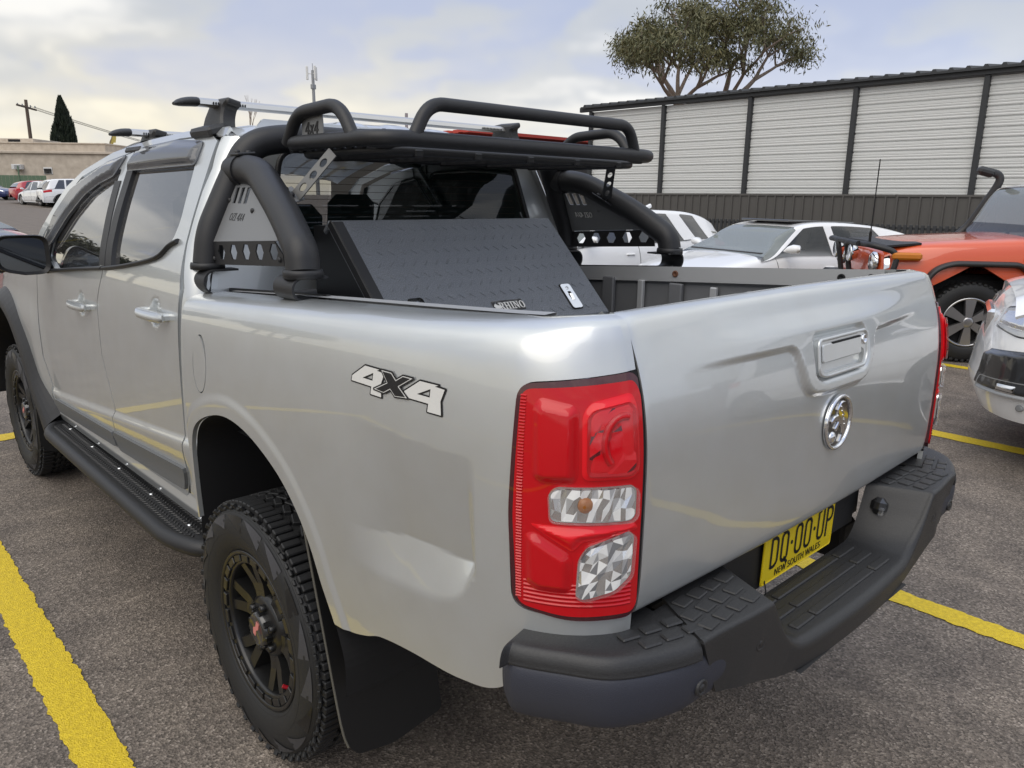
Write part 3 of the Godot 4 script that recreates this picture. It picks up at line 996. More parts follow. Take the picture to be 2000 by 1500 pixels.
func ute_tailgate(t: Node3D):
	tgA = [0.0]
	for i in range(1, tgZ.size()): tgA.append(tgA[-1] + Vector2(tgZ[i] - tgZ[i - 1], tgY[i] - tgY[i - 1]).length())
	bossP = rounded([Vector2(-0.80, 1.315), Vector2(-0.60, 1.313), Vector2(-0.20, 1.312), Vector2(-0.160, 1.205), Vector2(-0.10, 1.193), Vector2(0.13, 1.193), Vector2(0.178, 1.235), Vector2(0.205, 1.308), Vector2(0.42, 1.316), Vector2(0.80, 1.33), Vector2(0.8, 1.6), Vector2(-0.8, 1.6)], 0.03, 5)
	cupP = rounded([Vector2(-0.128, 1.24), Vector2(-0.124, 1.324), Vector2(0.137, 1.324), Vector2(0.150, 1.30), Vector2(0.150, 1.245), Vector2(0.128, 1.222), Vector2(-0.10, 1.222)], 0.018, 5)
	var m := MB.new()
	m.skin(func(a, b): return tg_pos(a, b), Rect2(-0.7195, 0.0, 1.439, tgA[-1]), 232, 120, null, 0.010, Vector3(0, 0.3, 1))
	var g := part("tailgate", m, M.silver, t)
	for s in [-1.0, 1.0]:
		var sl := MB.new()
		for k in 24:
			var y0 := 0.858 + 0.0236 * k; var y1 := 0.858 + 0.0236 * (k + 1)
			var z0 := tg_pos(0.718, tgb(y0)).z - 0.004; var z1 := tg_pos(0.718, tgb(y1)).z - 0.004
			sl.quad(Vector3(s * 0.716, tg_pos(0.718, tgb(y0)).y, z0), Vector3(s * 0.7385, tg_pos(0.718, tgb(y0)).y, z0), Vector3(s * 0.7385, tg_pos(0.718, tgb(y1)).y, z1), Vector3(s * 0.716, tg_pos(0.718, tgb(y1)).y, z1), Vector3(0, 0, 1))
		part("gate_seal", sl, M.dark, t)
	# inner face
	var inn := MB.new()
	inn.boxat(Vector3(0, 1.12, 1.10), Vector3(1.44, 0.54, 0.05), 0.01)
	part("inner_panel", inn, M.liner, g)
	# handle: bezel, flap, hand scoop, key lock
	var zt := 1.1935
	var x := frame(Vector3(0.012, 1.272, zt + 0.012), Vector3(1, 0, -0.005), Vector3(0, 0.985, -0.14))
	var bz := MB.new()
	var outer := rounded([Vector2(-0.132, -0.036), Vector2(-0.130, 0.044), Vector2(0.122, 0.044), Vector2(0.134, 0.028), Vector2(0.132, -0.024), Vector2(0.112, -0.045), Vector2(-0.100, -0.045)], 0.016, 6)
	var opening := rounded([Vector2(-0.104, -0.036), Vector2(-0.118, -0.020), Vector2(-0.118, 0.030), Vector2(0.094, 0.030), Vector2(0.094, 0.002), Vector2(0.113, -0.004), Vector2(0.110, -0.022), Vector2(0.098, -0.036)], 0.008, 4)
	bz.prism(x, outer, 0.020, [opening])
	var rim := []
	for p in outer: rim.append(x * Vector3(p.x * 0.985, p.y * 0.955, 0.0))
	rim.append(rim[0])
	bz.tube(PackedVector3Array(rim), 0.0045, 8, false)
	var hb := part("handle_bezel", bz, M.silver, g)
	var fp := MB.new()
	var xf := x * Transform3D(Basis.from_euler(Vector3(0.0, 0, 0)), Vector3(-0.012, 0.010, 0.004))
	fp.prism(xf, rrect(0.205, 0.044, 0.007), 0.018, [], 0.003)
	part("handle_flap", fp, M.silver, hb)
	var gap := MB.new()
	gap.box(x * Transform3D(Basis(), Vector3(0.010, 0.030, 0.0015)), Vector3(0.155, 0.005, 0.006), 0.001)
	part("handle_gap", gap, M.dark, hb)
	var sc := MB.new()
	for k in 8:
		var a0 := PI * 0.5 * k / 8.0; var a1 := PI * 0.5 * (k + 1) / 8.0
		for u in [0]:
			var p0 := Vector3(-0.112, -0.036 + 0.020 * (1 - cos(a0)), -0.004 - 0.026 * sin(a0)); var p1 := Vector3(-0.112, -0.036 + 0.020 * (1 - cos(a1)), -0.004 - 0.026 * sin(a1))
			sc.quad(x * p0, x * (p0 + Vector3(0.222, 0, 0)), x * (p1 + Vector3(0.222, 0, 0)), x * p1, Vector3(0, 1, 1))
	sc.box(x * Transform3D(Basis(), Vector3(0, 0.0, -0.032)), Vector3(0.235, 0.07, 0.004))
	part("hand_scoop", sc, M.silver, hb)
	var key := MB.new()
	var kx := x * Transform3D(Basis(Vector3(1, 0, 0), Vector3(0, 0, 1), Vector3(0, -1, 0)), Vector3(0.111, 0.020, 0.0))
	key.lathe(kx, pv([Vector2(0.0125, -0.002), Vector2(0.0125, 0.003), Vector2(0.0105, 0.0045), Vector2(0.009, 0.0045), Vector2(0.0085, -0.001), Vector2(0.0, -0.001)]), 24)
	part("key_lock", key, M.chrome, hb)
	# round chrome badge: a ring and, inside it, a rearing beast with a ball in low relief
	var c := Vector3(0.010, 1.102, 1.2085)
	var bx := Transform3D(Basis(Vector3(1, 0, 0), Vector3(0, 0, 1), Vector3(0, -1, 0)), c)
	var ring := MB.new()
	ring.lathe(bx, pv([Vector2(0.0700, 0.0), Vector2(0.0700, 0.004), Vector2(0.0685, 0.0075), Vector2(0.0655, 0.009), Vector2(0.0620, 0.0085), Vector2(0.0600, 0.006), Vector2(0.0595, 0.002)]), 64)
	var badge := part("badge_ring", ring, M.chrome, g)
	var disc := MB.new()
	disc.lathe(bx, pv([Vector2(0.0600, 0.003), Vector2(0.0, 0.003)]), 48)
	part("badge_disc", disc, M.black_gloss, badge)
	var beast := MB.new()
	var rx := frame(c + Vector3(0, 0, 0.0078), Vector3(1, 0, 0), Vector3.UP)
	var body := smooth2([Vector2(0.002, 0.052), Vector2(0.022, 0.050), Vector2(0.036, 0.040), Vector2(0.034, 0.028), Vector2(0.044, 0.010), Vector2(0.046, -0.014), Vector2(0.036, -0.034), Vector2(0.018, -0.048), Vector2(0.006, -0.050), Vector2(0.016, -0.034), Vector2(0.014, -0.016), Vector2(0.002, -0.008), Vector2(-0.012, -0.020), Vector2(-0.022, -0.012), Vector2(-0.008, 0.002), Vector2(-0.020, 0.006), Vector2(-0.036, 0.002), Vector2(-0.044, 0.010), Vector2(-0.030, 0.020), Vector2(-0.012, 0.022), Vector2(-0.018, 0.034), Vector2(-0.010, 0.044)], 4, true)
	beast.prism(rx, body, 0.006, [], 0.0025)
	for k in 5:
		var cx := Vector3(0.006 + k * 0.006, 0.036 - k * 0.013, 0.0006)
		beast.boxat(rx * cx, Vector3(0.022, 0.003, 0.003), 0.001, Vector3(0, 0, -0.5 - 0.15 * k))
	var sx := Transform3D(bx.basis, c + Vector3(-0.026, -0.034, 0.003))
	beast.lathe(sx, pv([Vector2(0.015, 0.0), Vector2(0.0135, 0.0035), Vector2(0.009, 0.006), Vector2(0.004, 0.0075), Vector2(0, 0.0078)]), 20)
	part("badge_relief", beast, M.chrome, badge)

# ---------------------------------------------------------------- tail lamps
func lamp_pos(a: float, y: float, s: float, out: float) -> Vector3:
	var e := 0.004
	var z := curvet(a, bedA, bedZ); var x := curvet(a, bedA, bedX)
	var ac: float = clamp(a, 0.01, bedA[-1] - 0.006)
	var tg := Vector2(curvet(ac + e, bedA, bedZ) - curvet(ac - e, bedA, bedZ), curvet(ac + e, bedA, bedX) - curvet(ac - e, bedA, bedX)).normalized()
	var o := Vector2(-tg.y, tg.x)
	if o.y < 0: o = -o
	var d := curvet(lerpt(railh(z) - y, secT, secA), secA, secD)
	d = lerpf(d, gate_drop(railh(z) - y), smoothstep(1.02, 1.17, z))
	return Vector3(s * (x + o.y * (out - d)), y, z + o.x * (out - d))
func lamp_piece(called: String, poly: PackedVector2Array, mt: Material, parent: Node, s: float, out: float, lip: float, step := 0.006, bulge := 0.0) -> MeshInstance3D:
	var r := Rect2(poly[0], Vector2.ZERO)
	for p in poly: r = r.expand(p)
	r = r.grow(0.003)
	var m := MB.new()
	m.skin(func(a, b):
			var o := out
			if bulge != 0.0: o += bulge * smoothstep(-0.002, 0.02, inside(Vector2(a, b), poly))
			return lamp_pos(a, b, s, o), r, int(r.size.x / step) + 2, int(r.size.y / step) + 2, func(a, b): return inside(Vector2(a, b), poly), lip, Vector3(s, 0, 1), false)
	return part(called, m, mt, parent)
func ute_lamps(t: Node3D):
	var aT: float = bedA[-1]
	var aL := lerpt(1.027, bedZ, bedA)
	var W := aT - aL
	# u across the lamp (0 side, 1 tailgate), v up
	var P := func(pts: Array, r: float) -> PackedVector2Array:
		var o := []
		for q in pts: o.append(Vector2(aL + q.x * W, 0.873 + q.y * 0.452))
		return rounded(o, r, 6)
	for s in [-1.0, 1.0]:
		var edge: PackedVector2Array = P.call([Vector2(0.02, 0.03), Vector2(-0.02, 0.42), Vector2(0.015, 0.955), Vector2(1.012, 1.01), Vector2(1.012, -0.005), Vector2(0.45, -0.008)], 0.030)
		var lamp := lamp_piece("tail_lamp", edge, M.lens_dark_red, t, s, 0.004, 0.02)
		# main red lens
		var lens: PackedVector2Array = P.call([Vector2(0.065, 0.042), Vector2(0.025, 0.42), Vector2(0.055, 0.938), Vector2(0.95, 0.978), Vector2(0.995, 0.93), Vector2(0.995, 0.05), Vector2(0.95, 0.020), Vector2(0.45, 0.015)], 0.022)
		lamp_piece("red_lens", lens, M.lens_red, lamp, s, 0.008, 0.004, 0.005)
		# fine ribs of the edge reflector on the side and along the bottom
		for k in 68:
			var v := 0.07 + k * 0.0125
			var rb := MB.new()
			var a0 := aL + 0.055 * W; var a1 := aL + 0.100 * W
			var y := 0.873 + v * 0.452
			rb.quad(lamp_pos(a0, y, s, 0.0082), lamp_pos(a1, y, s, 0.0082), lamp_pos(a1, y + 0.0028, s, 0.0100), lamp_pos(a0, y + 0.0028, s, 0.0100), Vector3(s, 0, 0.4))
			rb.quad(lamp_pos(a0, y + 0.0028, s, 0.0100), lamp_pos(a1, y + 0.0028, s, 0.0100), lamp_pos(a1, y + 0.0046, s, 0.0082), lamp_pos(a0, y + 0.0046, s, 0.0082), Vector3(s, 0, 0.4))
			part("reflector_rib", rb, M.lens_red, lamp)
		for k in 6:
			var rb := MB.new()
			var y := 0.873 + (0.055 + k * 0.018) * 0.452
			for j in 14:
				var a0 := aL + (0.12 + j * 0.058) * W; var a1 := aL + (0.12 + (j + 1) * 0.058) * W
				rb.quad(lamp_pos(a0, y, s, 0.0082), lamp_pos(a1, y, s, 0.0082), lamp_pos(a1, y + 0.004, s, 0.0102), lamp_pos(a0, y + 0.004, s, 0.0102), Vector3(s, 0, 1))
				rb.quad(lamp_pos(a0, y + 0.004, s, 0.0102), lamp_pos(a1, y + 0.004, s, 0.0102), lamp_pos(a1, y + 0.0062, s, 0.0082), lamp_pos(a0, y + 0.0062, s, 0.0082), Vector3(s, 0, 1))
			part("reflector_rib", rb, M.lens_red, lamp)
		# raised side blocks of the lens
		var up: PackedVector2Array = P.call([Vector2(0.17, 0.60), Vector2(0.15, 0.87), Vector2(0.20, 0.915), Vector2(0.50, 0.885), Vector2(0.50, 0.585), Vector2(0.24, 0.575)], 0.018)
		lamp_piece("lens_block", up, M.lens_red, lamp, s, 0.009, 0.003, 0.004, 0.012)
		var ledge: PackedVector2Array = P.call([Vector2(0.16, 0.405), Vector2(0.93, 0.415), Vector2(0.97, 0.385), Vector2(0.55, 0.345), Vector2(0.48, 0.30)], 0.006)
		lamp_piece("lens_ledge", ledge, M.lens_bright_red, lamp, s, 0.0095, 0.003, 0.004, 0.010)
		var dn: PackedVector2Array = P.call([Vector2(0.13, 0.15), Vector2(0.12, 0.36), Vector2(0.20, 0.375), Vector2(0.485, 0.285), Vector2(0.485, 0.115), Vector2(0.22, 0.115)], 0.018)
		lamp_piece("lens_block", dn, M.lens_red, lamp, s, 0.009, 0.003, 0.004, 0.010)
		# brake lamp: deep bright bowl behind a glossy pane
		var br: PackedVector2Array = P.call([Vector2(0.53, 0.60), Vector2(0.52, 0.855), Vector2(0.58, 0.90), Vector2(0.90, 0.935), Vector2(0.945, 0.89), Vector2(0.955, 0.63), Vector2(0.90, 0.60)], 0.014)
		lamp_piece("brake_frame", br, M.lens_bright_red, lamp, s, 0.0105, 0.004, 0.004, 0.006)
		var bi: PackedVector2Array = P.call([Vector2(0.56, 0.62), Vector2(0.555, 0.845), Vector2(0.60, 0.875), Vector2(0.88, 0.905), Vector2(0.915, 0.87), Vector2(0.925, 0.645), Vector2(0.88, 0.62)], 0.012)
		lamp_piece("brake_bowl", bi, M.lens_red, lamp, s, 0.0175, 0.002, 0.005, -0.006)
		facets(lamp, s, aL, W, bi, 4, 5, 0.0135, 0.005, [M.lens_bright_red, M.lens_red, M.lens_bright_red, M.lens_dark_red], 31)
		var sw := MB.new()
		var swp := []
		for k in 15:
			var th := PI * 0.45 + PI * 0.80 * k / 14.0
			swp.append(lamp_pos(aL + (0.83 + 0.15 * cos(th)) * W, 0.873 + (0.745 + 0.105 * sin(th)) * 0.452, s, 0.0155))
		sw.tube(PackedVector3Array(swp), 0.0075, 10)
		part("bowl_ring", sw, M.lens_red, lamp)
		lamp_piece("brake_glass", bi, M.glass_red, lamp, s, 0.0225, 0.003, 0.006)
		# indicator window: clear, with an amber bulb
		var ind: PackedVector2Array = P.call([Vector2(0.315, 0.425), Vector2(0.30, 0.545), Vector2(0.35, 0.57), Vector2(0.90, 0.575), Vector2(0.935, 0.55), Vector2(0.935, 0.445), Vector2(0.90, 0.425)], 0.012)
		lamp_piece("indicator_bowl", ind, M.reflector, lamp, s, 0.0105, 0.003, 0.005)
		facets(lamp, s, aL, W, ind, 15, 3, 0.0112, 0.006, [M.lamp_white, M.lamp_white, M.reflector, M.reflector, M.rail_steel], 17)
		var bulb := MB.new()
		var bp := lamp_pos(aL + 0.56 * W, 0.873 + 0.50 * 0.452, s, 0.012)
		bulb.lathe(Transform3D(Basis(Vector3(0, 1, 0), Vector3(s * 0.5, 0, 0.86), Vector3(0.86, 0, -0.5 * s)), bp), pv([Vector2(0.0145, 0), Vector2(0.0135, 0.004), Vector2(0.010, 0.007), Vector2(0.005, 0.009), Vector2(0.0, 0.0095)]), 20)
		part("amber_bulb", bulb, M.bulb_amber, lamp)
		lamp_piece("indicator_glass", ind, M.lens_clear, lamp, s, 0.0215, 0.008, 0.006)
		# reversing lamp
		var rev: PackedVector2Array = P.call([Vector2(0.51, 0.115), Vector2(0.52, 0.27), Vector2(0.58, 0.325), Vector2(0.89, 0.385), Vector2(0.93, 0.36), Vector2(0.92, 0.19), Vector2(0.80, 0.13), Vector2(0.56, 0.095)], 0.010)
		lamp_piece("reverse_frame", rev, M.chrome, lamp, s, 0.0118, 0.004, 0.005)
		facets(lamp, s, aL, W, rev, 8, 7, 0.0125, 0.007, [M.lamp_white, M.lamp_white, M.reflector, M.reflector, M.rail_steel, M.liner], 23)
		lamp_piece("reverse_glass", rev, M.lens_clear, lamp, s, 0.0215, 0.008, 0.006)

# uneven mirror facets that fill an outline
func facets(lamp: Node, s: float, aL: float, W: float, poly: PackedVector2Array, nu: int, nv: int, out: float, deep: float, mats: Array, seed_: int):
	var r := RandomNumberGenerator.new()
	r.seed = seed_
	var box := Rect2(poly[0], Vector2.ZERO)
	for q in poly: box = box.expand(q)
	var inner := Geometry2D.offset_polygon(poly, -0.004)[0]
	var P := []
	for j in nv + 1:
		var row := []
		for i in nu + 1:
			var q := box.position + box.size * Vector2((i + (r.randf_range(-0.3, 0.3) if i > 0 and i < nu else 0.0)) / nu, (j + (r.randf_range(-0.3, 0.3) if j > 0 and j < nv else 0.0)) / nv)
			row.append([q, out + r.randf_range(0.0, deep)])
		P.append(row)
	for j in nv:
		for i in nu:
			for half in 2:
				var c := [P[j][i], P[j][i + 1], P[j + 1][i + 1]] if half == 0 else [P[j][i], P[j + 1][i + 1], P[j + 1][i]]
				var tri := pv([c[0][0], c[1][0], c[2][0]])
				for piece in Geometry2D.intersect_polygons(tri, inner):
					if piece.size() < 3: continue
					var m := MB.new()
					var pts := []
					for q in piece:
						var d := (c[1][0] - c[0][0]) as Vector2; var e := (c[2][0] - c[0][0]) as Vector2; var f: Vector2 = q - c[0][0]
						var den := d.cross(e)
						var u := f.cross(e) / den; var v := d.cross(f) / den
						pts.append(lamp_pos(q.x, q.y, s, c[0][1] + (c[1][1] - c[0][1]) * u + (c[2][1] - c[0][1]) * v))
					for k in range(1, pts.size() - 1): m.flat(pts[0], pts[k], pts[k + 1], Vector3(s, 0, 1))
					part("reflector_facet", m, mats[r.randi() % mats.size()], lamp)

# ---------------------------------------------------------------- rear bumper and number plate
func plan_path() -> Array:
	return [Vector2(-0.944, 1.045), Vector2(-0.941, 1.062), Vector2(-0.930, 1.09), Vector2(-0.892, 1.152), Vector2(-0.832, 1.232), Vector2(-0.720, 1.286), Vector2(-0.628, 1.304), Vector2(-0.444, 1.316)]
func ute_bumper(t: Node3D):
	var b := Node3D.new()
	b.name = "rear_bumper"
	t.add_child(b)
	for s in [-1.0, 1.0]:
		var path := smooth2(plan_path(), 8)
		for i in path.size(): path[i].x *= -s
		var n := path.size()
		# faded lower corner: a rounded section swept round the corner
		var cap := MB.new()
		var sec := [Vector2(-0.030, 0.800), Vector2(-0.004, 0.799), Vector2(0.004, 0.790), Vector2(0.007, 0.765), Vector2(0.004, 0.730), Vector2(-0.006, 0.700), Vector2(-0.022, 0.683), Vector2(-0.05, 0.676), Vector2(-0.16, 0.68)]
		var seca := smooth2(sec, 4)
		sweep(cap, path.slice(0, n - 5), seca, s, func(k): return 0.0 + 0.022 * (1.0 - smoothstep(0.0, 0.3, k)) + 0.012 * smoothstep(0.7, 1.0, k), 0.0)
		part("bumper_corner", cap, M.faded_plastic, b, "sun faded blue grey plastic bumper corner")
		# black upper lip and the pad on top, in two pieces
		var up := MB.new()
		var secb := smooth2([Vector2(-0.20, 0.8325), Vector2(-0.06, 0.8345), Vector2(-0.022, 0.835), Vector2(-0.008, 0.831), Vector2(0.000, 0.820), Vector2(0.003, 0.806), Vector2(0.001, 0.797), Vector2(-0.03, 0.792)], 4)
		sweep(up, path.slice(9, n - 11), secb, s, func(k): return -0.020 * (1.0 - smoothstep(0.0, 0.06, k)), 0.0)
		# flat of the outer pad against the body
		up.prism(frame(Vector3(0, 0.8318, 0), Vector3(1, 0, 0), Vector3(0, 0, -1)), flip(pv([Vector2(s * 0.70, 1.276), Vector2(s * 0.664, 1.286), Vector2(s * 0.604, 1.17), Vector2(s * 0.73, 1.17), Vector2(s * 0.83, 1.12), Vector2(s * 0.87, 1.07), Vector2(s * 0.90, 1.08), Vector2(s * 0.85, 1.17), Vector2(s * 0.79, 1.24)])), 0.02)
		var pad := part("step_pad", up, M.plastic, b)
		# raised tread of the pads: short angled bars in a woven pattern
		for i in 5:
			for j in 3:
				var x0 := 0.645 + i * 0.05 + (0.012 if j % 2 else 0.0)
				var z0 := 1.262 - j * 0.040 - i * 0.012
				if x0 > 0.80 or z0 < 1.185 or x0 > 0.79 - (z0 - 1.20) * 0.9: continue
				var bar := MB.new()
				bar.boxat(Vector3(s * x0, 0.8365, z0), Vector3(0.040, 0.006, 0.026), 0.0035, Vector3(0, s * 0.28, 0))
				part("tread_bar", bar, M.plastic, pad)
		# parking sensors
		for q in [[Vector3(s * 0.660, 0.735, 1.3000), 0.013], [Vector3(s * 0.475, 0.757, 1.3135), 0.014]]:
			var se := MB.new()
			var sx := Transform3D(Basis(Vector3(1, 0, 0), Vector3(-s * -0.06, 0, 1), Vector3(0, -1, 0)), q[0])
			se.lathe(sx, pv([Vector2(q[1] + 0.004, -0.004), Vector2(q[1] + 0.004, 0.0015), Vector2(q[1], 0.0025), Vector2(q[1] - 0.003, 0.0005), Vector2(q[1] - 0.0035, 0.0), Vector2(0.008, 0.0), Vector2(0.008, 0.002), Vector2(0.0, 0.002)]), 24)
			part("parking_sensor", se, M.plastic, b)
	# inner pads, curved walls and the low step between them: one moulding
	var st := MB.new()
	var T := [0.0, 0.30, 0.42, 0.48, 0.55, 0.62, 0.68, 0.71, 0.735, 0.76, 1.0]
	var XF := [0.0, 0.20, 0.262, 0.290, 0.318, 0.343, 0.362, 0.372, 0.380, 0.392, 0.598]
	var XR := [0.0, 0.21, 0.272, 0.305, 0.345, 0.385, 0.415, 0.432, 0.441, 0.450, 0.668]
	var YT := [0.688, 0.688, 0.689, 0.695, 0.718, 0.757, 0.800, 0.826, 0.8365, 0.838, 0.838]
	var XB := [0.0, 0.20, 0.27, 0.32, 0.38, 0.43, 0.465, 0.485, 0.50, 0.515, 0.60]
	var YB := [0.612, 0.613, 0.616, 0.622, 0.635, 0.652, 0.664, 0.670, 0.675, 0.679, 0.694]
	st.skin(func(u, v):
			var a := absf(u); var sg := signf(u)
			var yt := curvet(a, T, YT)
			var zr := 1.336 - 0.017 * pow(min(curvet(a, T, XR) / 0.34, 1.0), 2.0) - 0.016 * smoothstep(0.445, 0.668, curvet(a, T, XR))
			var rr := lerpf(0.022, 0.009, smoothstep(0.5, 0.75, a))
			if v < 0.62:
				var f: float = v / 0.62
				return Vector3(sg * lerpf(curvet(a, T, XF), curvet(a, T, XR), f), yt, lerpf(1.158, zr - rr, f))
			if v < 0.78:
				var an: float = (v - 0.62) / 0.16 * PI / 2
				return Vector3(sg * curvet(a, T, XR), yt - rr * (1.0 - cos(an)), zr - rr + rr * sin(an))
			var f2: float = (v - 0.78) / 0.22
			return Vector3(sg * lerpf(curvet(a, T, XR), curvet(a, T, XB), f2), lerpf(yt - rr, curvet(a, T, YB), f2), zr - 0.008 * f2), Rect2(-1.0, 0.0, 2.0, 1.0), 150, 40, null, 0.03, Vector3(0, 1, 1))
	st.quad(Vector3(-0.30, 0.612, 1.325), Vector3(0.30, 0.612, 1.325), Vector3(0.30, 0.64, 1.16), Vector3(-0.30, 0.64, 1.16), Vector3.DOWN)
	var step := part("bumper_step", st, M.plastic, b)
	for s in [-1.0, 1.0]:
		for i in 5:
			for j in 3:
				var x0 := 0.405 + i * 0.050 + (0.014 if j % 2 else 0.0)
				var z0 := 1.195 + j * 0.040
				if x0 > 0.575: continue
				var bar := MB.new()
				bar.boxat(Vector3(s * (x0 + 0.018 + (z0 - 1.17) * 0.38), 0.8395, z0), Vector3(0.040, 0.005, 0.031), 0.0028, Vector3(0, -s * 0.12, 0))
				part("tread_bar", bar, M.plastic, step)
	for j in 3:
		for seg in [[-0.262, -0.178], [-0.170, 0.150], [0.158, 0.250]]:
			var rib := MB.new()
			var z := 1.185 + j * 0.047
			rib.boxat(Vector3((seg[0] + seg[1]) / 2, 0.6895, z), Vector3(seg[1] - seg[0], 0.008, 0.024), 0.003)
			part("step_rib", rib, M.plastic, step)
	# plate lamp in the right hand wall
	var pl := MB.new()
	pl.boxat(Vector3(0.366, 0.785, 1.205), Vector3(0.045, 0.048, 0.042), 0.014, Vector3(0, 0, -0.3))
	part("plate_lamp", pl, M.black_gloss, b)
	var pg := MB.new()
	pg.boxat(Vector3(0.347, 0.776, 1.218), Vector3(0.010, 0.024, 0.014), 0.003, Vector3(0, 0, -0.3))
	part("plate_lamp_lens", pg, M.lens_clear, b)
	# dark plate carrier and cross member
	var cr := MB.new()
	cr.boxat(Vector3(0, 0.800, 1.128), Vector3(0.75, 0.115, 0.03), 0.006)
	cr.boxat(Vector3(0.26, 0.785, 1.142), Vector3(0.16, 0.12, 0.006), 0.002)
	cr.boxat(Vector3(-0.27, 0.77, 1.142), Vector3(0.20, 0.14, 0.006), 0.002)
	part("plate_carrier", cr, M.trim_black, b)
	var ch := MB.new()
	for s in [-1.0, 1.0]: ch.boxat(Vector3(s * 0.45, 0.62, -1.2), Vector3(0.09, 0.12, 4.6), 0.01)
	for z in [-2.6, -1.0, 0.9]: ch.boxat(Vector3(0, 0.60, z), Vector3(0.9, 0.08, 0.10), 0.01)
	ch.boxat(Vector3(0, 0.39, 0), Vector3(1.5, 0.10, 0.12), 0.03)
	ch.boxat(Vector3(0, 0.40, 0.0), Vector3(0.26, 0.26, 0.26), 0.08)
	part("chassis_frame", ch, M.dark, t)
	var wire := MB.new()
	wire.tube(smooth3([Vector3(-0.165, 0.72, 1.152), Vector3(-0.172, 0.69, 1.162), Vector3(-0.182, 0.665, 1.150)], 5), 0.0018, 6)
	part("wiring", wire, M.dark, b)
	number_plate(t)

func flip(p: PackedVector2Array) -> PackedVector2Array:
	var o := PackedVector2Array()
	for q in p: o.append(Vector2(q.x, -q.y))
	return o
func sweep(m: MB, path: PackedVector2Array, sec: PackedVector2Array, s: float, extra: Callable, _u: float):
	# sec: (outward, y); path in the xz plane
	var n := path.size()
	var L := []
	for i in n:
		var t := (path[min(i + 1, n - 1)] - path[max(i - 1, 0)]).normalized()
		var o := Vector2(t.y, -t.x)
		if o.dot(Vector2(s, 1.0)) < 0: o = -o
		var row := PackedVector3Array()
		var e: float = extra.call(float(i) / (n - 1))
		for q in sec:
			var f := 1.0
			var w := (q.x - e) * f
			row.append(Vector3(path[i].x + o.x * w, q.y, path[i].y + o.y * w))
		L.append(row)
	var N := []
	for i in n:
		var row := PackedVector3Array()
		for j in sec.size():
			var a: Vector3 = L[min(i + 1, n - 1)][j] - L[max(i - 1, 0)][j]
			var c: Vector3 = L[i][min(j + 1, sec.size() - 1)] - L[i][max(j - 1, 0)]
			var g := a.cross(c).normalized()
			var want := Vector3(s * 0.5, 0.0, 0.5) + Vector3(0, 1.0 if sec[min(j + 1, sec.size() - 1)].x > sec[max(j - 1, 0)].x else -1.0, 0)
			row.append(g if g.dot(want) > 0 else -g)
		N.append(row)
	for i in n - 1:
		for j in sec.size() - 1:
			m.squad(L[i][j], L[i + 1][j], L[i + 1][j + 1], L[i][j + 1], N[i][j], N[i + 1][j], N[i + 1][j + 1], N[i][j + 1])
	for i in [0, n - 1]:
		var c := Vector3.ZERO
		for q in L[i]: c += q
		c /= sec.size()
		for j in sec.size() - 1: m.flat(L[i][j], L[i][j + 1], c, L[i][j] - L[n - 1 - i][j])

func number_plate(t: Node3D):
	var x := frame(Vector3(0.002, 0.774, 1.1535), Vector3(1, 0, 0), Vector3(0, 1, 0.02))
	var p := MB.new()
	p.prism(x, rrect(0.372, 0.134, 0.010), 0.002)
	var plate := part("number_plate", p, M.plate_yellow, t, "yellow number plate reading DQ 00 UP")
	var rim := MB.new()
	var path := []
	for q in rrect(0.366, 0.128, 0.009): path.append(x * Vector3(q.x, q.y, 0.0003))
	path.append(path[0])
	rim.tube(PackedVector3Array(path), 0.0016, 6, false)
	part("plate_rim", rim, M.plate_yellow, plate)
	# narrow, tall figures
	var gx := -0.152
	for w in [["D", 0.046], ["Q", 0.046], [".", 0.018], ["0", 0.046], ["0", 0.046], [".", 0.018], ["U", 0.046], ["P", 0.046]]:
		glyph(plate, x, w[0], gx, w[1])
		gx += w[1] + (0.004 if w[0] != "." else 0.004) 
	var tm := letters("NEW SOUTH WALES", 0.0172, 0.001)
	var o := part("plate_lettering", tm, M.black_print, plate)
	o.transform = x * Transform3D(Basis.from_scale(Vector3(1.16, 1.0, 1)), Vector3(0.0, -0.0475, 0.0008))
	for q in [Vector2(-0.090, 0.056), Vector2(0.098, 0.056)]:
		var s := MB.new()
		s.lathe(Transform3D(x.basis * Basis(Vector3(1, 0, 0), Vector3(0, 0, 1), Vector3(0, -1, 0)), x * Vector3(q.x, q.y, 0)), pv([Vector2(0.007, 0), Vector2(0.007, 0.003), Vector2(0.004, 0.005), Vector2(0, 0.005)]), 12)
		part("plate_screw", s, M.black_print, plate)

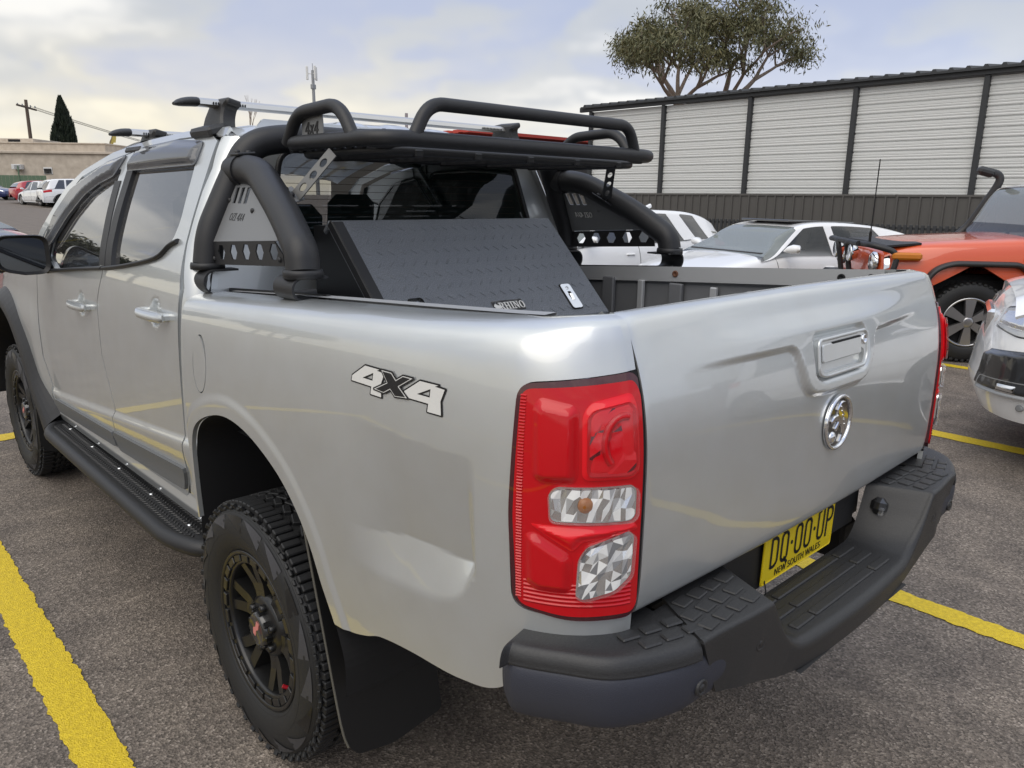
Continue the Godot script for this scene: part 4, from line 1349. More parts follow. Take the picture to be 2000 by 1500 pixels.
func stroke(m: MB, x: Transform3D, pts: Array, w: float, closed := false):
	var n := pts.size()
	for i in (n if closed else n - 1):
		var a: Vector2 = pts[i]; var b: Vector2 = pts[(i + 1) % n]
		var d := (b - a).normalized(); var o := Vector2(-d.y, d.x) * w * 0.5
		a -= d * w * 0.12; b += d * w * 0.12
		m.quad(x * Vector3(a.x - o.x, a.y - o.y, 0), x * Vector3(b.x - o.x, b.y - o.y, 0), x * Vector3(b.x + o.x, b.y + o.y, 0), x * Vector3(a.x + o.x, a.y + o.y, 0), x.basis.z)
func glyph(plate: Node3D, x: Transform3D, ch: String, gx: float, w: float):
	var m := MB.new()
	var k := x * Transform3D(Basis(), Vector3(gx, -0.0315, 0.0012))
	var h := 0.085; var t := 0.0088
	var a := w * 0.86
	var pts: Array = []
	if ch in ["0", "Q"]:
		for i in 24:
			var an := TAU * i / 24.0
			var cy := h / 2 + (h / 2 - a / 2) * signf(sin(an)) * (1.0 if absf(sin(an)) > 0.01 else 0.0)
			pts.append(Vector2(a / 2 + (a / 2 - t / 2) * cos(an), cy + (a / 2 - t / 2) * sin(an)))
		stroke(m, k, pts, t, true)
		if ch == "Q": stroke(m, k, [Vector2(a * 0.50, 0.012), Vector2(a * 0.98, -0.006)], t)
	elif ch == "D":
		for i in 13:
			var an := -PI / 2 + PI * i / 12.0
			var cy := h / 2 + (h / 2 - a * 0.6) * (signf(sin(an)) if absf(sin(an)) > 0.01 else 0.0)
			pts.append(Vector2(a * 0.42 + (a * 0.58 - t / 2) * cos(an), cy + (a * 0.6 - t / 2) * sin(an)))
		pts.append(Vector2(t / 2, h - t / 2)); pts.append(Vector2(t / 2, t / 2))
		stroke(m, k, pts, t, true)
	elif ch == "U":
		pts.append(Vector2(t / 2, h))
		for i in 13:
			var an := PI + PI * i / 12.0
			pts.append(Vector2(a / 2 + (a / 2 - t / 2) * cos(an), a / 2 + (a / 2 - t / 2) * sin(an)))
		pts.append(Vector2(a - t / 2, h))
		stroke(m, k, pts, t)
	elif ch == "P":
		stroke(m, k, [Vector2(t / 2, 0), Vector2(t / 2, h)], t)
		pts.append(Vector2(t / 2, h - t / 2))
		for i in 11:
			var an := PI / 2 - PI * i / 10.0
			pts.append(Vector2(a * 0.5 + (a * 0.5 - t / 2) * cos(an), h - 0.0225 + (0.0225 - t / 2) * sin(an)))
		pts.append(Vector2(t / 2, h - 0.045 + t / 2))
		stroke(m, k, pts, t)
	else:
		m.prism(k * Transform3D(Basis(), Vector3(w * 0.35, h * 0.5, 0)), ellipse(0.0055, 0.0055, 12), 0.001)
	part("plate_character", m, M.black_print, plate)
# ---------------------------------------------------------------- cab
func ute_cab(t: Node3D):
	var roofline := [Vector2(-0.600, 1.802), Vector2(-0.662, 1.812), Vector2(-0.98, 1.8125), Vector2(-1.32, 1.793), Vector2(-1.676, 1.753), Vector2(-2.012, 1.686)]
	var rear_shut := [Vector2(-0.566, 1.625), Vector2(-0.535, 1.47), Vector2(-0.490, 1.325), Vector2(-0.494, 1.235), Vector2(-0.506, 1.06), Vector2(-0.524, 0.845), Vector2(-0.565, 0.649)]
	var seam := [Vector2(-1.405, 1.781), Vector2(-1.33, 1.541), Vector2(-1.268, 1.38), Vector2(-1.285, 1.31), Vector2(-1.35, 1.20), Vector2(-1.362, 0.98), Vector2(-1.283, 0.779), Vector2(-1.318, 0.640)]
	var front := [Vector2(-2.30, 1.262), Vector2(-2.345, 1.09), Vector2(-2.362, 0.819), Vector2(-2.297, 0.683), Vector2(-2.235, 0.60)]
	var apil := [Vector2(-2.012, 1.686), Vector2(-2.15, 1.575), Vector2(-2.28, 1.43), Vector2(-2.37, 1.30)]
	var g := 0.0035
	for s in [-1.0, 1.0]:
		# rear door
		var rd := PackedVector2Array()
		for q in [Vector2(-0.606, 1.790), Vector2(-0.585, 1.715)]: rd.append(q)
		for q in rear_shut: rd.append(q)
		rd.append(Vector2(-0.60, 0.600)); rd.append(Vector2(-1.318, 0.585))
		for i in range(seam.size() - 1, -1, -1): rd.append(seam[i])
		for q in [Vector2(-1.32, 1.790), Vector2(-0.98, 1.809), Vector2(-0.662, 1.808)]: rd.append(q)
		rd = Geometry2D.offset_polygon(rd, -g)[0]
		var rw := rounded([Vector2(-0.714, 1.730), Vector2(-0.700, 1.700), Vector2(-0.640, 1.530), Vector2(-0.655, 1.462), Vector2(-0.74, 1.415), Vector2(-1.00, 1.372), Vector2(-1.235, 1.338), Vector2(-1.29, 1.45), Vector2(-1.365, 1.70), Vector2(-1.30, 1.738), Vector2(-0.98, 1.745)], 0.03, 4)
		var m := MB.new()
		side_skin(m, rd, s, 0.0, 0.011, 0.02, [rw], 0.101)
		var door := part("rear_door", m, M.silver, t)
		glazing(door, rw, s, "rear_window")
		door_trim(door, s, [Vector2(-0.600, 1.470), Vector2(-0.655, 1.452), Vector2(-0.74, 1.408), Vector2(-1.00, 1.366), Vector2(-1.262, 1.336)], [Vector2(-1.232, 1.345), Vector2(-1.29, 1.46), Vector2(-1.368, 1.705)])
		handle(door, s, -0.685, 1.228)
		cladding(door, s, [Vector2(-0.556, 0.720), Vector2(-0.580, 0.635), Vector2(-1.29, 0.597), Vector2(-1.318, 0.655), Vector2(-1.315, 0.675)])
		# front door
		var fd := PackedVector2Array()
		for q in seam: fd.append(q)
		fd.append(Vector2(-1.33, 0.578)); fd.append(Vector2(-2.19, 0.560))
		for i in range(front.size() - 1, -1, -1): fd.append(front[i])
		for q in [Vector2(-2.25, 1.43), Vector2(-2.13, 1.56), Vector2(-2.00, 1.672), Vector2(-1.676, 1.746)]: fd.append(q)
		fd = Geometry2D.offset_polygon(fd, -g)[0]
		var fw := rounded([Vector2(-1.462, 1.715), Vector2(-1.455, 1.655), Vector2(-1.31, 1.342), Vector2(-1.60, 1.315), Vector2(-1.98, 1.283), Vector2(-2.10, 1.33), Vector2(-2.08, 1.425), Vector2(-1.92, 1.575), Vector2(-1.70, 1.68)], 0.02, 4)
		var fm := MB.new()
		side_skin(fm, fd, s, 0.0, 0.012, 0.02, [fw], 0.101)
		var fdoor := part("front_door", fm, M.silver, t)
		glazing(fdoor, fw, s, "front_window")
		door_trim(fdoor, s, [Vector2(-1.275, 1.336), Vector2(-1.60, 1.309), Vector2(-1.98, 1.274), Vector2(-2.26, 1.262)], [Vector2(-1.312, 1.345), Vector2(-1.40, 1.52), Vector2(-1.466, 1.665)])
		handle(fdoor, s, -1.56, 1.164)
		cladding(fdoor, s, [Vector2(-1.333, 0.668), Vector2(-1.332, 0.600), Vector2(-2.21, 0.566), Vector2(-2.225, 0.628), Vector2(-2.18, 0.635)])
		# sail panel before the front window
		var sm := MB.new()
		side_skin(sm, rounded([Vector2(-1.98, 1.278), Vector2(-2.265, 1.258), Vector2(-2.265, 1.36), Vector2(-2.10, 1.53), Vector2(-2.02, 1.59), Vector2(-1.93, 1.565), Vector2(-2.08, 1.42), Vector2(-2.09, 1.33)], 0.01), s, 0.003, 0.02, 0.01)
		part("window_surround", sm, M.trim_black, fdoor)
		# the rest of the body side: corner pillar, roof rail, sill
		var pl := MB.new()
		var pil := pv([Vector2(-0.596, 1.802), Vector2(-0.563, 1.70), Vector2(-0.561, 1.625), Vector2(-0.530, 1.47), Vector2(-0.485, 1.33), Vector2(-0.490, 1.235), Vector2(-0.502, 1.06), Vector2(-0.520, 0.845), Vector2(-0.56, 0.62), Vector2(-0.43, 0.62), Vector2(-0.425, 1.0), Vector2(-0.43, 1.33), Vector2(-0.455, 1.47), Vector2(-0.475, 1.62), Vector2(-0.49, 1.74), Vector2(-0.52, 1.802)])
		pl.skin(func(a, b): return pillar_pos(a, b, s), Rect2(-0.62, 0.60, 0.24, 1.22), 30, 100, func(a, b): return inside(Vector2(a, b), pil), 0.02, Vector3(s, 0.1, 0.2), false)
		part("corner_pillar", pl, M.silver, t)
		var rr := MB.new()
		var top := PackedVector2Array()
		for q in roofline: top.append(q)
		for q in [Vector2(-2.15, 1.578), Vector2(-2.28, 1.435), Vector2(-2.375, 1.30)]: top.append(q)
		for q in [Vector2(-2.46, 1.30), Vector2(-2.36, 1.46), Vector2(-2.20, 1.64), Vector2(-2.03, 1.715), Vector2(-1.70, 1.785), Vector2(-1.32, 1.822), Vector2(-0.98, 1.838), Vector2(-0.60, 1.836), Vector2(-0.575, 1.802)]: top.append(q)
		side_skin(rr, top, s, -0.004, 0.018, 0.012)
		part("roof_rail", rr, M.silver, t)
		var sill := MB.new()
		sill.skin(func(z, b): return Vector3(s * (lerpt(b, [0.0, 0.4, 0.7, 1.0], [0.895, 0.905, 0.892, 0.85])), lerpf(0.622, 0.50, b) + lerpf(0.0, -0.03, (-z - 0.45) / 1.8), z), Rect2(-2.30, 0.0, 1.86, 1.0), 30, 12, null, 0.0, Vector3(s, -0.2, 0))
		part("sill", sill, M.silver, t)
		# rain guards over the side windows
		guard(door, s, [Vector2(-0.712, 1.792), Vector2(-0.690, 1.712), Vector2(-1.388, 1.702), Vector2(-1.335, 1.792), Vector2(-0.98, 1.808)])
		guard(fdoor, s, [Vector2(-1.462, 1.770), Vector2(-1.508, 1.685), Vector2(-1.660, 1.655), Vector2(-1.808, 1.607), Vector2(-1.95, 1.51), Vector2(-2.06, 1.40), Vector2(-2.16, 1.34), Vector2(-2.14, 1.53), Vector2(-2.01, 1.655), Vector2(-1.68, 1.748)])
		# front wing and its black flare
		var wing := MB.new()
		var arch := smooth2([Vector2(-2.36, 0.3), Vector2(-2.40, 0.46), Vector2(-2.50, 0.60), Vector2(-2.66, 0.80), Vector2(-2.85, 0.955), Vector2(-3.10, 1.02), Vector2(-3.35, 0.96), Vector2(-3.52, 0.80), Vector2(-3.60, 0.60), Vector2(-3.62, 0.3)], 5)
		var wingp := pv([Vector2(-2.303, 1.262), Vector2(-2.349, 1.09), Vector2(-2.366, 0.819), Vector2(-2.30, 0.683), Vector2(-2.24, 0.57), Vector2(-2.45, 0.52), Vector2(-4.02, 0.52), Vector2(-4.05, 0.9), Vector2(-3.95, 1.08), Vector2(-2.6, 1.245)])
		side_skin(wing, Geometry2D.offset_polygon(wingp, -g)[0], s, 0.0, 0.03, 0.02, [arch])
		part("front_wing", wing, M.silver, t)
		var fl := MB.new()
		var fo := smooth2([Vector2(-2.245, 0.545), Vector2(-2.33, 0.60), Vector2(-2.46, 0.70), Vector2(-2.60, 0.875), Vector2(-2.82, 1.035), Vector2(-3.10, 1.10), Vector2(-3.38, 1.04), Vector2(-3.60, 0.88), Vector2(-3.70, 0.6), Vector2(-3.72, 0.4)], 5)
		var fi := smooth2([Vector2(-2.335, 0.43), Vector2(-2.405, 0.50), Vector2(-2.53, 0.63), Vector2(-2.68, 0.80), Vector2(-2.86, 0.945), Vector2(-3.10, 1.005), Vector2(-3.33, 0.95), Vector2(-3.50, 0.79), Vector2(-3.58, 0.6), Vector2(-3.60, 0.4)], 5)
		for i in fo.size() - 1:
			for k in 6:
				var P := func(idx: int, u: float) -> Vector3:
					var q := fo[idx].lerp(fi[idx], u)
					var base := cab_half(q.y, q.x)
					return Vector3(s * lerpf(base, 0.972 if u < 0.99 else 0.955, sin(min(u * 1.25, 1.0) * PI / 2)), q.y, q.x)
				fl.quad(P.call(i, k / 6.0), P.call(i + 1, k / 6.0), P.call(i + 1, (k + 1) / 6.0), P.call(i, (k + 1) / 6.0), Vector3(s, 0.3, 0))
			fl.quad(Vector3(s * 0.955, fi[i].y, fi[i].x), Vector3(s * 0.955, fi[i + 1].y, fi[i + 1].x), Vector3(s * 0.60, fi[i + 1].y, fi[i + 1].x), Vector3(s * 0.60, fi[i].y, fi[i].x), Vector3(0, -1, 0))
		part("wheel_flare", fl, M.trim_black, t)
		door_mirror(t, s)
		side_step(t, s)
	# roof skin, pressed ribs running back
	var roof := MB.new()
	roof.skin(func(x, z):
			var f: float = clamp((-z - 1.4) / 0.75, 0.0, 1.0)
			var y := 1.885 - 0.14 * f * f - 0.052 * pow(absf(x) / 0.64, 2.4) - 0.006 * smoothstep(0.03, 0.06, absf(fmod(absf(x) + 0.1, 0.2) - 0.1)) - 0.03 * smoothstep(-0.62, -0.50, z)
			return Vector3(x, y, z), Rect2(-0.655, -2.15, 1.31, 1.65), 66, 40, null, 0.0, Vector3.UP)
	part("roof", roof, M.silver, t)
	# rear wall of the cab with the back window
	var back := MB.new()
	var bw := rounded([Vector2(-0.60, 1.47), Vector2(0.60, 1.47), Vector2(0.53, 1.765), Vector2(-0.53, 1.765)], 0.06, 6)
	back.skin(func(x, y): return back_pos(x, y), Rect2(-0.90, 0.60, 1.80, 1.26), 60, 64, func(x, y):
			return min(cab_half(y, -0.5) - 0.06 - absf(x), -inside(Vector2(x, y), bw)), 0.02, Vector3(0, 0.2, 1), false)
	part("cab_back", back, M.silver, t)
	var bg := MB.new()
	bg.skin(func(x, y): return back_pos(x, y) + Vector3(0, 0, -0.004), Rect2(-0.64, 1.45, 1.28, 0.34), 24, 10, func(x, y): return inside(Vector2(x, y), Geometry2D.offset_polygon(bw, 0.004)[0]), 0.0, Vector3(0, 0, 1), false)
	part("back_window", bg, M.glass_rear, t)
	var seal := MB.new()
	var sp := []
	for q in bw: sp.append(back_pos(q.x, q.y) + Vector3(0, 0, 0.002))
	sp.append(sp[0])
	seal.tube(PackedVector3Array(sp), 0.010, 8, false)
	part("window_seal", seal, M.trim_black, t)
	for k in 9:
		var w := MB.new()
		var y := 1.50 + k * 0.026
		w.quad(back_pos(-0.52, y) + Vector3(0, 0, -0.0055), back_pos(0.52, y) + Vector3(0, 0, -0.0055), back_pos(0.52, y + 0.0015) + Vector3(0, 0, -0.0055), back_pos(-0.52, y + 0.0015) + Vector3(0, 0, -0.0055), Vector3(0, 0, 1))
		part("heater_wire", w, M.amber if false else M.rust, t)
	# bonnet, windscreen, nose
	var bon := MB.new()
	bon.skin(func(x, z):
			var f: float = clamp((-z - 2.35) / 1.75, 0.0, 1.0)
			return Vector3(x * (1.0 - 0.06 * f * f), 1.265 + 0.045 * (1.0 - pow(absf(x) / 0.86, 2.0)) - 0.14 * pow(f, 2.2), z), Rect2(-0.895, -4.1, 1.79, 1.76), 40, 30, null, 0.03, Vector3.UP)
	part("bonnet", bon, M.silver, t)
	var scr := MB.new()
	scr.skin(func(x, v): return Vector3(x * lerpf(0.80, 0.62, v), lerpf(1.30, 1.76, v), lerpf(-2.46, -2.03, v) - 0.14 * (1.0 - x * x * 0.9)), Rect2(-0.92, 0, 1.84, 1.0), 24, 12, null, 0.0, Vector3(0, 1, -1))
	part("windscreen", scr, M.glass_clear, t)
	var nose := MB.new()
	nose.skin(func(x, y): return Vector3(x, y, -4.25 + 0.20 * pow(absf(x) / 0.86, 3.0) + 0.15 * smoothstep(0.9, 1.2, y)), Rect2(-0.84, 0.42, 1.68, 0.72), 30, 16, null, 0.1, Vector3(0, 0, -1))
	part("nose", nose, M.silver, t)
	var gr := MB.new()
	gr.boxat(Vector3(0, 0.92, -4.25), Vector3(1.0, 0.22, 0.04), 0.02)
	part("grille", gr, M.trim_black, t)
	# cabin: dashboard, seats with headrests, dark lining
	var cabin := MB.new()
	cabin.boxat(Vector3(0, 0.88, -1.4), Vector3(1.66, 0.10, 1.8))
	cabin.boxat(Vector3(0, 1.15, -2.2), Vector3(1.60, 0.28, 0.4), 0.06)
	cabin.boxat(Vector3(0, 1.10, -0.60), Vector3(1.55, 0.6, 0.06))
	part("cabin_lining", cabin, M.dark, t)
	for q in [[-0.38, -0.82, 1.32, 0.76], [0.38, -0.82, 1.32, 0.76], [-0.38, -1.62, 1.36, 0.52], [0.38, -1.62, 1.36, 0.52]]:
		var se := MB.new()
		se.boxat(Vector3(q[0], 1.12, q[1]), Vector3(q[3] * 0.92, 0.56, 0.14), 0.05, Vector3(0.18, 0, 0))
		se.boxat(Vector3(q[0], 0.92, q[1] - 0.26), Vector3(q[3] * 0.92, 0.14, 0.48), 0.05)
		var seat := part("seat", se, M.seat, t)
		var hr := MB.new()
		hr.boxat(Vector3(q[0], q[2] + 0.17, q[1] + 0.06), Vector3(0.27, 0.19, 0.10), 0.045, Vector3(0.12, 0, 0))
		for e in [-0.06, 0.06]: hr.tube(PackedVector3Array([Vector3(q[0] + e, q[2] + 0.02, q[1] + 0.04), Vector3(q[0] + e, q[2] + 0.12, q[1] + 0.055)]), 0.006, 6)
		part("headrest", hr, M.seat, seat)

func pillar_pos(z: float, y: float, s: float) -> Vector3:
	# rounds from the side into the back of the cab
	var zb := back_pos(0.6, y).z
	var w := 0.10
	var f: float = clamp((z - (zb - w)) / w, 0.0, 1.0)
	return Vector3(s * (cab_half(y, z) - 0.085 * (1.0 - sqrt(max(0.0, 1.0 - f * f * 0.98)))), y, z)
func back_pos(x: float, y: float) -> Vector3:
	var z := lerpt(y, [0.6, 1.30, 1.45, 1.62, 1.75, 1.86], [-0.43, -0.432, -0.448, -0.487, -0.505, -0.53])
	return Vector3(x, y, z - 0.0 * x)

func glazing(door: Node3D, win: PackedVector2Array, s: float, called: String):
	var m := MB.new()
	side_skin(m, Geometry2D.offset_polygon(win, 0.006)[0], s, -0.012, 0.05, 0.0)
	part(called, m, M.glass_tint, door)
func door_trim(door: Node3D, s: float, belt: Array, post: Array):
	var m := MB.new()
	var p := []
	for q in smooth2(belt, 5): p.append(cab_pos(q.x, q.y, s, 0.003))
	m.tube(PackedVector3Array(p), 0.013, 8, true, 0.6)
	part("belt_moulding", m, M.trim_black, door)
	var b := MB.new()
	var pp := smooth2(post, 10)
	for i in pp.size() - 1:
		for k in 4:
			var u0 := lerpf(-0.012, 0.058, k / 4.0); var u1 := lerpf(-0.012, 0.058, (k + 1) / 4.0)
			b.quad(cab_pos(pp[i].x + u0, pp[i].y, s, 0.004), cab_pos(pp[i + 1].x + u0, pp[i + 1].y, s, 0.004), cab_pos(pp[i + 1].x + u1, pp[i + 1].y, s, 0.004), cab_pos(pp[i].x + u1, pp[i].y, s, 0.004), Vector3(s, 0, 0))
		b.quad(cab_pos(pp[i].x + 0.058, pp[i].y, s, 0.004), cab_pos(pp[i + 1].x + 0.058, pp[i + 1].y, s, 0.004), cab_pos(pp[i + 1].x + 0.059, pp[i + 1].y, s, -0.014), cab_pos(pp[i].x + 0.059, pp[i].y, s, -0.014), Vector3(0, 0, 1))
	part("pillar_trim", b, M.trim_black, door)
func handle(door: Node3D, s: float, z: float, y: float):
	var m := MB.new()
	# a flat pull bar with rounded edges on two stubs
	var sec := rounded([Vector2(-0.011, -0.018), Vector2(0.008, -0.018), Vector2(0.012, 0.0), Vector2(0.008, 0.018), Vector2(-0.011, 0.018)], 0.007, 3)
	var rows := []
	for k in 19:
		var u := k / 18.0
		var end: float = 1.0 - pow(absf(u * 2 - 1), 14.0)
		var c := Vector3(s * (cab_half(y, z + 0.15) + 0.024 + 0.008 * sin(PI * u)), y - 0.004 + 0.006 * u, z + 0.124 * (u * 2 - 1))
		var row := PackedVector3Array()
		for q in sec: row.append(c + Vector3(s * q.x * max(end, 0.35), q.y * max(end, 0.55), 0))
		rows.append(row)
	var ns := sec.size()
	for k in 18:
		for i in ns:
			var i2 := (i + 1) % ns
			var mid0: Vector3 = (rows[k][0] + rows[k][ns / 2]) * 0.5; var mid1: Vector3 = (rows[k + 1][0] + rows[k + 1][ns / 2]) * 0.5
			m.squad(rows[k][i], rows[k][i2], rows[k + 1][i2], rows[k + 1][i], (rows[k][i] - mid0).normalized(), (rows[k][i2] - mid0).normalized(), (rows[k + 1][i2] - mid1).normalized(), (rows[k + 1][i] - mid1).normalized())
	for k in [0, 18]:
		for i in ns: m.flat(rows[k][i], rows[k][(i + 1) % ns], (rows[k][0] + rows[k][ns / 2]) * 0.5, Vector3(0, 0, -1.0 if k == 0 else 1.0))
	for e in [-0.098, 0.098]: m.boxat(Vector3(s * (cab_half(y, z + 0.15) + 0.008), y, z + e), Vector3(0.030, 0.026, 0.036), 0.006)
	part("door_handle", m, M.silver, door)
func cladding(door: Node3D, s: float, p: Array):
	var m := MB.new()
	side_skin(m, rounded(p, 0.012, 3), s, 0.012, 0.03, 0.014)
	part("sill_cladding", m, M.worn_plastic, door, "scuffed grey plastic strip along the foot of the door")
func guard(door: Node3D, s: float, p: Array):
	var m := MB.new()
	var poly := rounded(p, 0.025, 4)
	var r := Rect2(poly[0], Vector2.ZERO)
	for q in poly: r = r.expand(q)
	m.skin(func(a, b): return cab_pos(a, b, s, 0.006 + 0.022 * smoothstep(0.0, 0.03, inside(Vector2(a, b), poly)) * smoothstep(0.0, 0.05, b - r.position.y + 0.05)), r.grow(0.004), int(r.size.x / 0.012), int(r.size.y / 0.012) + 2, func(a, b): return inside(Vector2(a, b), poly), 0.012, Vector3(s, 0.2, 0), false)
	part("rain_guard", m, M.visor, door)

func door_mirror(t: Node3D, s: float):
	var m := MB.new()
	var c := Vector3(s * 1.02, 1.345, -2.06)
	# housing: rounded box that narrows forward
	var n := 28
	var rings := []
	for k in 7:
		var f := k / 6.0
		var w := 0.105 * sqrt(max(0.0, 1.0 - pow(f, 2.6) * 0.93)); var h := 0.088 * sqrt(max(0.0, 1.0 - pow(f, 2.6) * 0.93))
		var ring := []
		for i in n:
			var a := TAU * i / n
			var ca := cos(a); var sa := sin(a)
			var e := 0.40
			var px := signf(ca) * pow(absf(ca), e) * w; var py := signf(sa) * pow(absf(sa), e) * h
			if px * s > 0 and py < 0: py *= 1.0 - 0.25 * (px * s / w) ; 
			ring.append(c + Vector3(px, py, 0.06 - f * 0.15))
		rings.append(ring)
	for k in 6:
		for i in n:
			var i2 := (i + 1) % n
			var mid: Vector3 = rings[k][i] - c
			m.squad(rings[k][i], rings[k][i2], rings[k + 1][i2], rings[k + 1][i], Vector3(rings[k][i].x - c.x, rings[k][i].y - c.y, -0.02 - 0.03 * k).normalized(), Vector3(rings[k][i2].x - c.x, rings[k][i2].y - c.y, -0.02 - 0.03 * k).normalized(), Vector3(rings[k + 1][i2].x - c.x, rings[k + 1][i2].y - c.y, -0.05 - 0.03 * k).normalized(), Vector3(rings[k + 1][i].x - c.x, rings[k + 1][i].y - c.y, -0.05 - 0.03 * k).normalized())
	for i in n: m.flat(rings[6][i], rings[6][(i + 1) % n], c + Vector3(0, 0, -0.10), Vector3(0, 0, -1))
	var mir := part("door_mirror", m, M.silver, t)
	var b := MB.new()
	var rim := []
	var gl := []
	for i in n:
		rim.append(rings[0][i])
		gl.append(c + (rings[0][i] - c) * Vector3(0.84, 0.84, 0) + Vector3(0, 0, 0.052))
	for i in n:
		var i2 := (i + 1) % n
		var mid0: Vector3 = c + (rings[0][i] - c) * Vector3(0.97, 0.97, 0) + Vector3(0, 0, 0.068); var mid1: Vector3 = c + (rings[0][i2] - c) * Vector3(0.97, 0.97, 0) + Vector3(0, 0, 0.068)
		b.quad(rim[i], rim[i2], mid1, mid0, Vector3(0, 0, 1) + (rim[i] - c))
		b.quad(mid0, mid1, gl[i2], gl[i], Vector3(0, 0, 1))
	part("mirror_rim", b, M.trim_black, mir)
	var g := MB.new()
	for i in n: g.tri(c + Vector3(0, 0, 0.052), gl[i], gl[(i + 1) % n], Vector3(-s * 0.16, -0.05, 0.985).normalized(), Vector3(-s * 0.16, -0.05, 0.985).normalized(), Vector3(-s * 0.16, -0.05, 0.985).normalized())
	part("mirror_glass", g, M.chrome_dark if M.has("chrome_dark") else mat("chrome_dark", lin(0.17, 0.18, 0.195), 0.04, 1.0), mir)
	var st := MB.new()
	st.tube(PackedVector3Array([Vector3(s * 0.95, 1.285, -2.09), Vector3(s * 0.91, 1.275, -2.10), Vector3(s * 0.86, 1.27, -2.09)]), PackedFloat32Array([0.030, 0.034, 0.04]), 12, true, 0.7)
	part("mirror_arm", st, M.trim_black, mir)

func side_step(t: Node3D, s: float):
	# checker plate board with a steel tube along its outer edge
	var b := MB.new()
	var y := 0.497
	var top := [Vector2(s * 0.800, -0.40), Vector2(s * 0.93, -0.44), Vector2(s * 0.962, -0.60), Vector2(s * 0.962, -2.18), Vector2(s * 0.93, -2.26), Vector2(s * 0.82, -2.28)]
	b.prism(frame(Vector3(0, y, 0), Vector3(1, 0, 0), Vector3(0, 0, -1)), flip(pv(top)), 0.012)
	var st := part("side_step", b, M.trim_black, t)
	var tb := MB.new()
	var p := []
	for q in [Vector2(s * 0.80, -0.375), Vector2(s * 0.925, -0.415), Vector2(s * 0.978, -0.58), Vector2(s * 0.978, -2.17), Vector2(s * 0.93, -2.28), Vector2(s * 0.78, -2.30)]: p.append(Vector3(q.x, y - 0.022, q.y))
	tb.tube(bent(p, 0.08, 8), 0.030, 14)
	part("step_tube", tb, M.powder, st)
	# raised checks, alternate slants (joined: they are only a few pixels each)
	var ck := MB.new()
	var row := 0
	for j in 6:
		var x := 0.845 + j * 0.0205
		var i := 0
		var z := -0.50
		while z > -2.2:
			ck.boxat(Vector3(s * x, y + 0.0015, z - (0.011 if j % 2 else 0.0)), Vector3(0.005, 0.004, 0.017), 0.0015, Vector3(0, (0.75 if j % 2 else -0.75), 0))
			z -= 0.0225
	var cm := part("check_pattern", ck, M.step_check if M.has("step_check") else mat("step_check", lin(0.035, 0.035, 0.037), 0.35), st)
	cm.set_meta("kind", "stuff")
	for z in [-0.60, -0.98, -1.36, -1.74, -2.10]:
		for x in [0.842, 0.900]:
			var bo := MB.new()
			bo.lathe(Transform3D(Basis(), Vector3(s * x, y, z)), pv([Vector2(0.0085, 0), Vector2(0.008, 0.003), Vector2(0.004, 0.0045), Vector2(0, 0.0045)]), 12)
			part("step_bolt", bo, M.reflector, st)
	var br := MB.new()
	for z in [-0.7, -1.4, -2.0]: br.boxat(Vector3(s * 0.72, 0.475, z), Vector3(0.42, 0.03, 0.05), 0.004)
	part("step_bracket", br, M.dark, st)

# ---------------------------------------------------------------- wheels
var wheel0: Node3D
func ute_wheels(t: Node3D):
	for q in [[-1.0, 0.0, 0.18], [-1.0, -3.096, 0.5], [1.0, 0.0, 0.7], [1.0, -3.096, 0.3]]:
		var w: Node3D
		if wheel0 == null:
			wheel0 = make_wheel()
			w = wheel0
		else:
			w = wheel0.duplicate()
		w.name = "wheel"
		t.add_child(w, true)
		var x: float = -0.9457 if q[1] == 0.0 else -0.912
		w.transform = Transform3D(Basis(Vector3(1, 0, 0), q[2]), Vector3(x, 0.3808, q[1]))
		if q[0] > 0.0: w.transform = Transform3D(Basis(Vector3.UP, PI) * Basis(Vector3(1, 0, 0), q[2]), Vector3(-x, 0.3808, q[1]))
	# mud flaps
	for s in [-1.0, 1.0]:
		var f := MB.new()
		var p := PackedVector2Array()
		for q in [Vector2(-0.924, 0.80), Vector2(-0.925, 0.30), Vector2(-0.916, 0.235), Vector2(-0.895, 0.208), Vector2(-0.79, 0.190), Vector2(-0.62, 0.21), Vector2(-0.60, 0.60), Vector2(-0.62, 0.75)]: p.append(Vector2(-s * q.x, q.y))
		var fx := Transform3D(Basis(Vector3(1, 0, 0), Vector3(0, 1, -0.287), Vector3(0, 0, 1)), Vector3(0, 0, 0.519))
		f.prism(fx, rounded(p, 0.02, 4), 0.006)
		var flap := part("mud_flap", f, M.flap, t)
		var e := MB.new()
		var path := []
		for q in [Vector2(-0.925, 0.80), Vector2(-0.926, 0.55), Vector2(-0.926, 0.30), Vector2(-0.917, 0.235)]: path.append(fx * Vector3(-s * q.x, q.y, -0.003))
		e.tube(smooth3(path, 4), 0.0035, 6)
		part("flap_edge", e, M.flap_edge, flap)
	for s in [-1.0]:
		var ff := MB.new()
		ff.prism(frame(Vector3(0, 0, -2.60), Vector3(1, 0, 0), Vector3(0, 1, 0)), rounded([Vector2(-0.94, 0.56), Vector2(-0.945, 0.30), Vector2(-0.90, 0.25), Vector2(-0.70, 0.25), Vector2(-0.68, 0.6)], 0.03, 4), 0.006)
		part("mud_flap", ff, M.flap, t)

